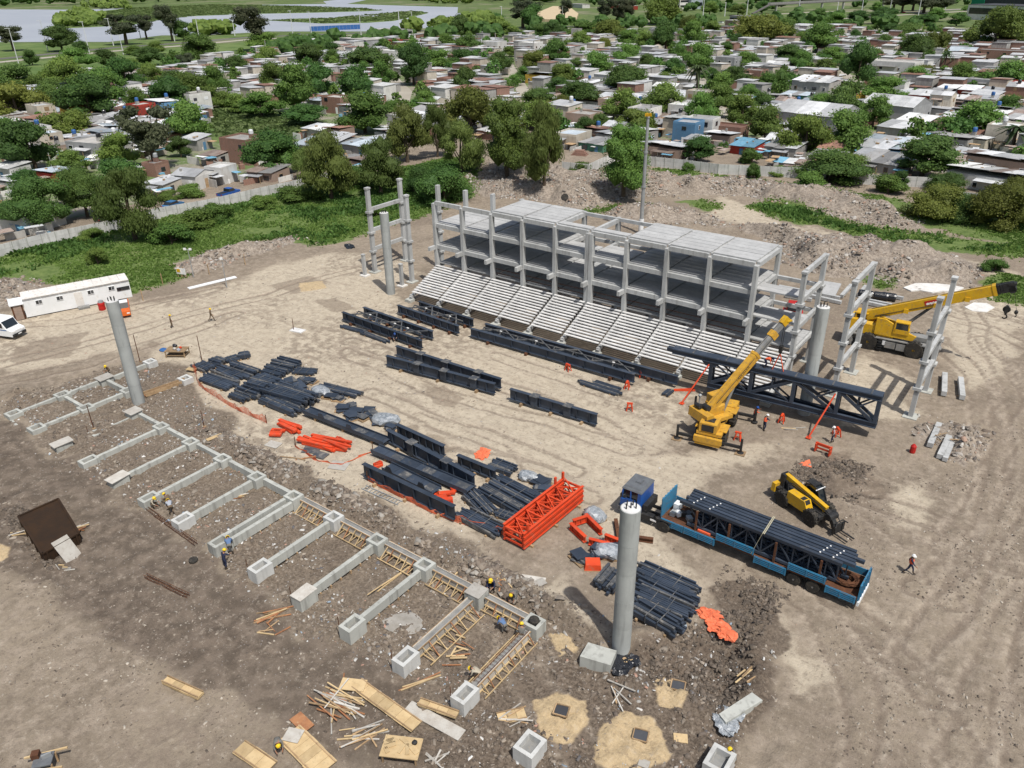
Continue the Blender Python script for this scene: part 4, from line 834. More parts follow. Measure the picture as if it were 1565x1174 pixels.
# ---------------------------------------------------------------- concrete panel fence
def fence(pts, label, hgt_=2.5, zb=-0.4):
    P = [G(a, b, 0) for a, b in pts]; e = empty('panel_fence', (P[0].x, P[0].y, 0), 0, label, 'fence', 'concrete panel fences')
    segs = []
    for a, b in zip(P, P[1:]):
        L = (b-a).length; n = max(1, round(L/2.1)); segs += [(a+(b-a)*(k/n), a+(b-a)*((k+1)/n)) for k in range(n)]
    for a, b in segs:
        d = (b-a); zg = min(hgt(a.x, a.y), -0.05) if True else 0; rz = math.atan2(d.y, d.x)
        m_ = (a+b)/2-P[0]; z0 = max(zb, -0.5)
        for r in range(3): ubox('panel', MT['panel_concrete'], e, (m_.x, m_.y, z0+hgt_*(r+0.5)/3), (d.length-0.14, 0.07, hgt_/3-0.02), rz)
        ubox('post', MT['cast_concrete'], e, (a.x-P[0].x, a.y-P[0].y, z0+hgt_/2+0.03), (0.14, 0.16, hgt_+0.06), rz)
fence([(-50,408),(0,395),(67,377),(187,352),(240,336),(320,322),(400,303),(450,292),(490,282),(560,264)], 'long grey concrete panel fence along the street at the left')
fence([(859,262),(899,266),(926,253),(960,250),(1044,259),(1097,266),(1224,272),(1262,276)], 'grey concrete panel fence behind the rubble, left of the large bushes')
fence([(1300,281),(1350,284),(1432,288)], 'grey concrete panel fence between the bushes at the right'); fence([(1440,308),(1500,314),(1570,322)], 'last stretch of concrete panel fence by the white sheds at the right edge')
# ---------------------------------------------------------------- trees
def crown_mesh(name, kind, seed, n, leaf):
    r = np.random.default_rng(seed)
    spec = dict(round=(14, 0.55, 1.0, 0.30, 0.0), wide=(16, 0.6, 0.75, 0.27, 0.1), tall=(16, 0.42, 1.0, 0.24, 0.0), willow=(18, 0.5, 1.0, 0.22, 0.0), euca=(13, 0.42, 1.0, 0.19, 0.0), bush=(12, 0.62, 0.8, 0.34, 0.0))[kind]
    nl, rad, hh, lr, _ = spec; L = []
    z0 = {'euca': 0.30, 'tall': 0.10, 'willow': 0.12, 'bush': 0.0}.get(kind, 0.16)
    for i in range(nl):
        a = r.random()*6.283; u = (i+0.5)/nl; zc = z0+0.1+(0.95-z0-0.15)*u
        prof = {'round': math.sin(math.pi*min(1, 0.22+0.72*u)), 'wide': math.sin(math.pi*min(1, 0.35+0.5*u)), 'tall': math.sin(math.pi*(0.28+0.62*u)), 'willow': math.sin(math.pi*(0.3+0.6*u)), 'euca': 0.9 if u > 0.5 else 0.55, 'bush': math.sin(math.pi*min(1, 0.42+0.5*u))}[kind]
        d = (rad*0.85)*prof*math.sqrt(0.15+0.85*r.random()); s_ = lr*(0.65+0.6*r.random())
        L.append((d*math.cos(a), d*math.sin(a), zc*hh, s_))
    L = np.array(L); w = L[:, 3]**2; w /= w.sum(); pick = r.choice(nl, n, p=w)
    d = r.normal(size=(n, 3)); d /= np.linalg.norm(d, axis=1)[:, None]; d[:, 2] = np.where(d[:, 2] < -0.35, -d[:, 2]*0.6, d[:, 2]); rr = (0.62+0.45*r.random(n))
    C = L[pick, :3]+d*(L[pick, 3]*rr)[:, None]*np.array([1, 1, 0.72])
    if kind == 'willow': C[:, 2] -= (r.random(n)**2)*0.10
    C[:, 2] = np.clip(C[:, 2], 0.01, None)
    nrm = d*0.7+r.normal(0, 0.55, (n, 3))+np.array([0, 0, 0.35]); nrm /= np.linalg.norm(nrm, axis=1)[:, None]
    t1 = np.cross(nrm, r.normal(size=(n, 3))); t1 /= np.linalg.norm(t1, axis=1)[:, None]; t2 = np.cross(nrm, t1)
    if kind == 'willow': t2 = t2*0.5+np.array([0, 0, -0.8]); 
    s_ = leaf*(0.6+0.8*r.random(n))[:, None]; k2 = 1.7 if kind == 'willow' else 0.8
    V = np.stack([C-t1*s_-t2*s_*k2*0.3, C+t1*s_*0.25-t2*s_*k2, C+t1*s_+t2*s_*k2*0.3, C-t1*s_*0.25+t2*s_*k2], 1).reshape(-1, 3)
    lt = r.random(nl); tv = np.repeat(np.clip(0.55*lt[pick]+0.45*r.random(n), 0, 1), 4)
    F_ = np.arange(n*4).reshape(-1, 4); tv_ = np.stack([tv]*3+[np.ones_like(tv)], -1)
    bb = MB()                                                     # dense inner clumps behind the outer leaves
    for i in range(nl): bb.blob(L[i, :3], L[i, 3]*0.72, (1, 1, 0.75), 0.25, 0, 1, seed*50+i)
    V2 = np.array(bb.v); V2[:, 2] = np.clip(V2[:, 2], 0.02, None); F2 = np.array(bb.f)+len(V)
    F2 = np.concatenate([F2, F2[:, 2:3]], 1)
    # quads + degenerate-free triangles are kept in separate meshes joined by index
    me = bpy.data.meshes.new(name); allV = np.concatenate([V, V2]); me.from_pydata(allV.tolist(), [], F_.tolist()+[tuple(f[:3]) for f in F2.tolist()])
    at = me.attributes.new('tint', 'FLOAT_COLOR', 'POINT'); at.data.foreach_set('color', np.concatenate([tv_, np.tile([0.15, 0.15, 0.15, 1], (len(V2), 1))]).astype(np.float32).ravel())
    return me, L
def trunk_mesh(name, kind, seed, L):
    r = random.Random(seed); b = MB(); bare = {'euca': 0.5, 'tall': 0.3, 'willow': 0.25, 'bush': 0.1}.get(kind, 0.28)
    pts = [(0, 0, -0.03), (r.uniform(-.02, .02), r.uniform(-.02, .02), bare*0.6), (r.uniform(-.03, .03), r.uniform(-.03, .03), bare), (0.0, 0.0, 0.72)]
    rad = [0.045, 0.035, 0.03, 0.012]
    for p0, p1, r0, r1 in zip(pts, pts[1:], rad, rad[1:]): b.tube(p0, p1, r0, r1, 7)
    for l in L[::2][:7]:
        z = min(bare*(0.7+0.5*r.random()), l[2]*0.85); b.tube((0, 0, z), (l[0]*0.9, l[1]*0.9, l[2]), 0.016, 0.005, 5)
    return b.mesh(name, MT['bark'])
CROWNS = {}
def crown_set(key, kind, mat, seeds, n, leaf):
    out = []
    for s_ in seeds:
        me, L = crown_mesh('crown_'+key, kind, s_, n, leaf); me.materials.append(MT[mat]); out.append((me, trunk_mesh('trunk_'+key, kind, s_, L)))
    CROWNS[key] = out
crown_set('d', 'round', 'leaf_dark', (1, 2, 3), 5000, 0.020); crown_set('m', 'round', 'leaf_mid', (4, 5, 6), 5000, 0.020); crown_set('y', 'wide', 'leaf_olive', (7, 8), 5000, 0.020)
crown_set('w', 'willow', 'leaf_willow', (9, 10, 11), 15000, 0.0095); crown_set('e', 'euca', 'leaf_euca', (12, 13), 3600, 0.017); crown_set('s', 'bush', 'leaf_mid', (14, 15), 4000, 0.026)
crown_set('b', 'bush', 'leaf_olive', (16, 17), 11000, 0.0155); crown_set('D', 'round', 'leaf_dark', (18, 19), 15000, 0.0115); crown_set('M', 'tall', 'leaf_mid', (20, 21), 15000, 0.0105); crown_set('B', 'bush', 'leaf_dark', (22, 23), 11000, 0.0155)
def palm_meshes():
    b = MB(); b.tube((0, 0, 0), (0.01, 0, 0.78), 0.035, 0.028, 7); tr = b.mesh('palm_trunk', MT['bark']); c = MB(); rr = random.Random(4)
    for k in range(26):
        a = k*2.4; el = rr.uniform(-0.4, 1.1); L = rr.uniform(.34, .46); prev = None
        for j in range(6):
            t_ = j/5; p = Vector((math.cos(a)*L*t_*math.cos(el*(1-t_*0.4)), math.sin(a)*L*t_*math.cos(el*(1-t_*0.4)), 0.78+L*(math.sin(el)*t_-0.75*t_*t_))); w = 0.05*(1-t_*0.7); sd_ = Vector((-math.sin(a), math.cos(a), 0))*w
            if prev: c.add([prev[0]-prev[1], prev[0]+prev[1], p+sd_, p-sd_], [(0, 1, 2, 3)])
            prev = (p, sd_)
    me = c.mesh('palm_fronds', MT['leaf_palm']); at = me.attributes.new('tint', 'FLOAT_COLOR', 'POINT'); n = len(me.vertices); at.data.foreach_set('color', [0.5]*4*n); return [(me, tr)]
CROWNS['p'] = palm_meshes()
CEXT = {}
def crown_ext(me):
    v = np.zeros(len(me.vertices)*3, np.float32); me.vertices.foreach_get('co', v); v = v.reshape(-1, 3)
    return (0.5*(np.ptp(np.percentile(v[:, 0], (3, 97)))+np.ptp(np.percentile(v[:, 1], (3, 97))))*1.02, float(np.percentile(v[:, 2], 98.5)))
TREES = []                                                        # (object, px, py_mid, kind, w, h)
KN = dict(d=('dense_tree', 'dark green bushy tree'), m=('leafy_tree', 'mid green leafy tree'), y=('spreading_tree', 'yellowish green spreading tree'), w=('willow_tree', 'feathery olive willow tree'), e=('eucalyptus', 'thin dark eucalyptus tree'), s=('shrub', 'rounded green shrub'), b=('large_bush', 'large yellowish bush'), D=('dense_tree', 'big dark green tree'), M=('tall_tree', 'tall slender green tree'), B=('large_bush', 'large dark green bush'), p=('palm_tree', 'feathery palm tree'))
GRP = dict(e='eucalyptus trees by the highway', s='shrubs', b='large bushes', B='large bushes', p='palm trees')
def tree(kind, bx, by, wpx, hpx, ground=None):
    z = -0.6 if ground is None else ground; p = G(bx, by, z)
    if ground is None and X0 < p.x < X1 and Y0 < p.y < Y1:
        p = GH(bx, by)
    dep = depth(p); w = wpx*dep/FPX; cosv = 0.90
    h_ = hpx*dep/FPX/cosv
    if kind in 'sbB': h_ = max(h_*0.85, w*0.45)
    nm, _ = KN[kind]; cm, tm = random.choice(CROWNS[kind]); e = empty(nm, (p.x, p.y, p.z-0.05), random.random()*6.28)
    for n_, me in (('trunk', tm), ('crown', cm)):
        o = link(bpy.data.objects.new(n_, me), e)
    ext = CEXT.setdefault(cm.name, crown_ext(cm)); f_ = w/ext[0]*(0.9 if kind in 'dmwD' else 1.0)
    e.scale = (f_, f_, h_/ext[1]); TREES.append([e, bx, by-hpx*0.5, kind, wpx, hpx, dep]); return e
K3 = 2.994
TL = "65,235,100,95,e 285,235,145,95,d 150,300,60,60,d 375,260,70,60,d 580,205,130,110,e 672,180,70,90,e 790,190,80,135,e 842,185,90,75,d 1180,235,120,165,e 920,290,160,110,m 495,310,90,70,d 345,330,160,90,m 80,440,170,120,d 85,550,250,140,y 420,560,230,180,d 330,420,170,130,m 500,480,200,140,m 590,420,150,130,d 645,535,110,110,m 600,340,110,60,m 690,300,130,70,d 860,340,60,80,e 1085,350,100,80,d 780,520,170,140,d 890,490,160,130,m 985,470,120,140,m 885,650,180,160,m 310,640,190,110,y 50,680,130,120,m 165,785,250,200,d 715,780,190,250,e 565,760,150,130,m 830,720,100,80,d 345,800,150,100,m 125,890,140,100,d 1260,800,220,170,d 1310,790,150,130,m 1235,310,120,80,m 1410,325,140,100,d 1530,310,90,70,m 1260,430,120,120,m 1350,520,200,190,m 1480,460,150,140,d 1200,540,180,100,m 1100,520,120,80,m 1420,570,200,80,d 1220,235,150,70,m 1360,215,110,50,m 1525,265,80,60,d 710,400,120,90,m 240,500,140,110,d 820,430,110,90,d 180,440,110,80,m 1010,490,90,70,s 780,915,90,45,s 880,900,110,60,s 720,250,80,50,m 240,350,80,40,s 610,250,60,40,s"
TM = "60,460,150,130,d 110,345,230,100,d 190,410,100,110,m 330,390,140,160,d 310,290,130,80,m 110,610,220,160,m 450,325,140,80,m 560,310,120,70,d 580,255,110,80,d 480,240,90,70,m 545,180,80,90,d 640,170,80,60,d 450,185,120,60,m 715,345,100,90,d 580,450,110,120,d 590,620,220,180,y 830,130,120,100,e 1020,100,50,80,e 1205,120,70,100,e 1260,125,60,100,e 1310,120,60,100,e 870,135,100,90,d 965,185,90,70,d 1460,110,170,110,y 1230,190,150,80,y 1100,160,150,50,m 740,170,110,60,m 885,330,110,80,y 985,300,130,100,m 1010,400,120,90,y 1160,370,130,110,m 1310,310,130,90,m 1310,430,200,110,d 1090,490,180,100,d 1000,450,120,80,d 890,500,150,80,d 1010,520,90,70,y 900,590,180,110,m 1120,630,90,80,d 1280,560,150,130,m 1480,560,180,150,m 1350,620,160,100,y 1510,360,90,80,d 1480,240,120,120,d 1390,240,100,80,m 1540,300,80,80,m 380,510,90,80,m 250,280,80,60,d 770,260,60,40,m 1090,240,110,80,m 1320,220,110,70,m 1400,320,90,60,d 230,530,80,60,m 1180,600,80,70,d 900,170,80,50,d 620,130,90,50,m 700,110,90,40,d"
TR = "35,230,120,110,m 70,340,140,120,m 60,450,100,130,p 60,610,130,160,m 150,540,140,130,m 265,585,140,130,m 360,530,100,90,d 340,205,200,110,y 470,180,100,80,m 615,240,150,110,m 265,320,110,70,m 190,250,60,50,d 470,290,140,70,d 680,300,110,70,m 795,400,140,170,d 640,350,110,70,m 540,330,100,80,m 370,440,110,90,m 430,430,80,90,d 1060,290,150,110,d 1150,270,110,100,y 1420,225,210,155,y 1540,210,70,110,d 920,230,70,60,d 940,170,80,50,d 1030,180,120,60,d 920,110,120,60,d 615,100,70,50,d 1190,330,60,80,p 1265,395,120,90,m 1480,410,170,110,m 920,470,180,100,m 1040,400,130,80,m 1090,370,100,60,y 725,560,160,160,d 865,590,140,130,m 550,715,190,160,y 720,705,190,170,m 1320,640,220,150,m 1090,810,260,165,d 60,740,140,100,d 370,650,150,140,m 315,750,80,70,s 320,815,50,60,d 1500,700,140,110,p 1480,530,120,80,m 1540,810,60,60,d 20,170,80,80,y 130,170,80,60,m 700,120,90,50,m 790,110,100,50,d 1250,120,80,50,d 1160,100,90,50,m 1100,130,90,50,d 230,400,120,80,d 300,470,90,70,m 160,440,120,90,m 880,60,60,40,m 1000,60,90,70,e 1100,60,110,75,e 1130,65,100,70,e 1050,50,90,60,e 960,45,90,50,e 1330,60,80,50,s 1180,60,70,50,e 360,60,60,45,d 250,70,80,40,m 120,70,80,50,m 420,50,70,50,m"
for offx, s_ in ((0, TL), (522, TM), (1044, TR)):
    for it in s_.split():
        a = it.split(','); tree(a[4], offx+float(a[0])/K3, float(a[1])/K3, float(a[2])/K3, float(a[3])/K3)
# nearer trees, along the fence and on the site edge (full-picture measures: foot x, foot y, width, height)
NEAR = "207,366,76,92,w 72,349,90,68,D 134,332,66,68,D 189,296,60,46,d 507,305,70,88,w 474,272,44,40,w 582,296,62,72,w 623,248,60,70,w 669,240,44,66,w 706,265,60,66,w 775,268,60,98,M 832,287,58,106,w 953,297,60,90,M 678,310,72,56,B 640,300,40,44,B 545,286,40,34,B 263,372,54,30,s 293,347,48,28,s 143,366,28,18,s 330,334,40,24,s 150,405,26,28,s 400,318,36,20,s 440,308,40,22,s 1265,278,86,46,B 1298,262,54,26,b 1444,292,48,28,B 1420,330,76,50,b 1528,346,84,68,b 1475,335,60,38,B 1150,272,18,22,s 1240,285,40,24,s 1357,296,40,28,s 1372,290,22,26,d 1185,268,22,16,s 1555,300,40,30,b 1520,415,28,20,s 1440,410,24,14,s 718,250,30,26,s 1050,262,16,14,s 890,262,30,16,s 575,330,26,16,s 470,305,36,24,s"
for it in NEAR.split():
    a = it.split(','); tree(a[4], float(a[0]), float(a[1]), float(a[2]), float(a[3]))

# ---------------------------------------------------------------- houses
HOUSES = []; TANKM = {}
def tank_mesh(k):
    if k not in TANKM:
        b = MB(); b.lathe([(0.45, 0), (0.55, 0.15), (0.55, 0.85), (0.42, 1.05), (0.15, 1.12)], n=10); TANKM[k] = b.mesh('tank', MT[k])
    return TANKM[k]
RN = dict(grey_sheet='grey metal roof', pale_sheet='pale metal roof', white_sheet='white roof', bluish_sheet='bluish metal roof', dull_sheet='dull dark roof', rusty_sheet='rusty roof', tile_sheet='reddish roof', slab_roof='flat slab roof', blue_tarp='blue tarpaulin roof')
WN = dict(brick_wall='brick', pale_brick_wall='pale brick', block_wall='bare block', white_wall='white', cream_wall='cream', grey_wall='grey', red_wall='red', yellow_wall='yellow', blue_wall='blue', green_wall='green', dark_wall='dark')
def house(p, w, d, h_, rz, wm, rm, style='mono', tank=None, name='house', rnd=None, detail=1, arched=False):
    r = rnd or random; e = empty(name, (p.x, p.y, -0.6), rz); W = MT[wm]
    ubox('wall', W, e, (0, 0, h_/2), (w, d, h_))
    if style == 'flat':
        ubox('roof', MT['slab_roof'] if rm == 'slab_roof' else MT[rm], e, (0, 0, h_+0.04), (w-0.3, d-0.3, 0.1))
        for s_ in (-1, 1): ubox('parapet', W, e, (0, s_*(d/2-0.075), h_+0.25), (w, 0.15, 0.5)); ubox('parapet', W, e, (s_*(w/2-0.075), 0, h_+0.25), (0.15, d-0.31, 0.5))
    elif style == 'gable':
        rise = d*0.16; tl = math.atan2(rise, d/2+0.25); ln = math.hypot(d/2+0.3, rise)
        for s_ in (-1, 1):
            k = max(2, int(w/3.0))
            for j in range(k): ubox('roof_sheet', MT[rm], e, (-w/2+w*(j+.5)/k, s_*(d/4+0.1), h_+rise/2+0.05+0.03*(j % 2)), (w/k+0.12, ln, 0.07), 0, -s_*tl)
        b = MB(); b.side([(-d/2, 0), (d/2, 0), (0, rise)], -w/2+0.02, w/2-0.02); o = b.build('gable_wall', W, e); o.location = (0, 0, h_-0.02)
    else:
        k = max(1, int(round(w/2.6))) if detail else 1; tl = r.uniform(0.04, 0.12)*r.choice((-1, 1))
        for j in range(k):
            m_ = rm if r.random() < 0.72 else r.choice(('grey_sheet', 'dull_sheet', 'pale_sheet', 'grey_sheet', 'rusty_sheet', 'white_sheet'))
            ubox('roof_sheet', MT[m_], e, (-w/2+w*(j+.5)/k, r.uniform(-.15, .15), h_+abs(tl)*d/2+0.02+r.uniform(0, .16)), (w/k+0.3, d+r.uniform(.4, 1.3), 0.06), r.uniform(-.03, .03), tl+r.uniform(-.02, .02), r.uniform(-.03, .03))
        if detail and r.random() < 0.6:
            for _ in range(r.randint(1, 4)): ubox('roof_weight', MT['block_wall'] if r.random() < .6 else MT['old_wood'], e, (r.uniform(-.4, .4)*w, r.uniform(-.35, .35)*d, h_+abs(tl)*d/2+0.28), (r.uniform(.3, .8), r.uniform(.2, .6), 0.25), r.random())
    nst = 2 if h_ > 4.4 else 1
    for f in range(nst):                                          # openings on the two faces turned to the site
        zc = 1.5+f*2.7
        for face, span in (('f', w), ('s', d)):
            n = max(1, int(span/3.2)); 
            for j in range(n):
                if r.random() < 0.25: continue
                q_ = -span/2+span*(j+.5)/n+r.uniform(-.2, .2); door = f == 0 and j == n//2 and r.random() < 0.6
                sz = (0.9, 2.0) if door else (r.choice((0.9, 1.2, 1.4)), r.choice((0.9, 1.1)))
                z_ = 1.02 if door else zc; loc = (q_, -d/2-0.02, z_) if face == 'f' else (w/2+0.02, q_, z_); rz2 = 0 if face == 'f' else math.pi/2
                nm = 'door' if door else 'window'; o = ubox(nm, MT[r.choice(('dark_wall', 'old_wood', 'white_metal', 'blue_wall') if door else ('white_metal', 'old_wood', 'dark_wall'))], e, loc, (sz[0], 0.08, sz[1]), rz2)
                if not door and detail: g = ubox('pane', MT['glass'], o, (0, -0.30 if face == 'f' else -0.30, 0), (0.84, 0.9, 0.84))
    if tank:
        o = link(bpy.data.objects.new('water_tank', tank_mesh(tank)), e); tx, ty = r.uniform(-.3, .3)*w, r.uniform(-.2, .3)*d
        ubox('tank_stand', MT['block_wall'] if wm != 'brick_wall' else W, e, (tx, ty, h_+0.45), (0.9, 0.9, 1.1)); o.location = (tx, ty, h_+1.0)
    if detail and r.random() < 0.22:
        b = ubox('chimney', MT['block_wall'], e, (r.uniform(-.3, .3)*w, r.uniform(-.3, .3)*d, h_+0.5), (0.4, 0.4, 1.2))
    if r.random() < 0.28:                                          # lean-to on the open side
        ubox('lean_to_roof', MT[r.choice(('grey_sheet', 'dull_sheet', 'rusty_sheet'))], e, (r.uniform(-.2, .2)*w, -d/2-0.9, h_*0.82), (w*0.5, 1.9, 0.06), 0, 0.1)
        for s_ in (-1, 1): ubox('lean_to_post', MT['old_wood'], e, (s_*w*0.2, -d/2-1.7, h_*0.39), (0.1, 0.1, h_*0.78))
    HOUSES.append(dict(o=e, p=Vector((p.x, p.y, 0)), w=w, d=d, h=h_, rz=rz, wm=wm, rm=rm, style=style, tank=tank, px=PX((p.x, p.y, h_-0.6)), dep=depth(p))); return e
def house_px(bx, by, w, d, h_, wm, rm, style='mono', tank=None, rz=0.0, label=None, name='house', cat='house'):
    f = G(bx, by, -0.6); c_ = Vector((f.x-math.sin(rz)*d/2, f.y+math.cos(rz)*d/2, 0)); e = house(c_, w, d, h_, rz, wm, rm, style, tank, name)
    if label: tag(e, label, cat, 'houses of the settlement'); HOUSES[-1]['done'] = True
    return e
def T3(off, a, b): return (off+a/K3, b/K3)
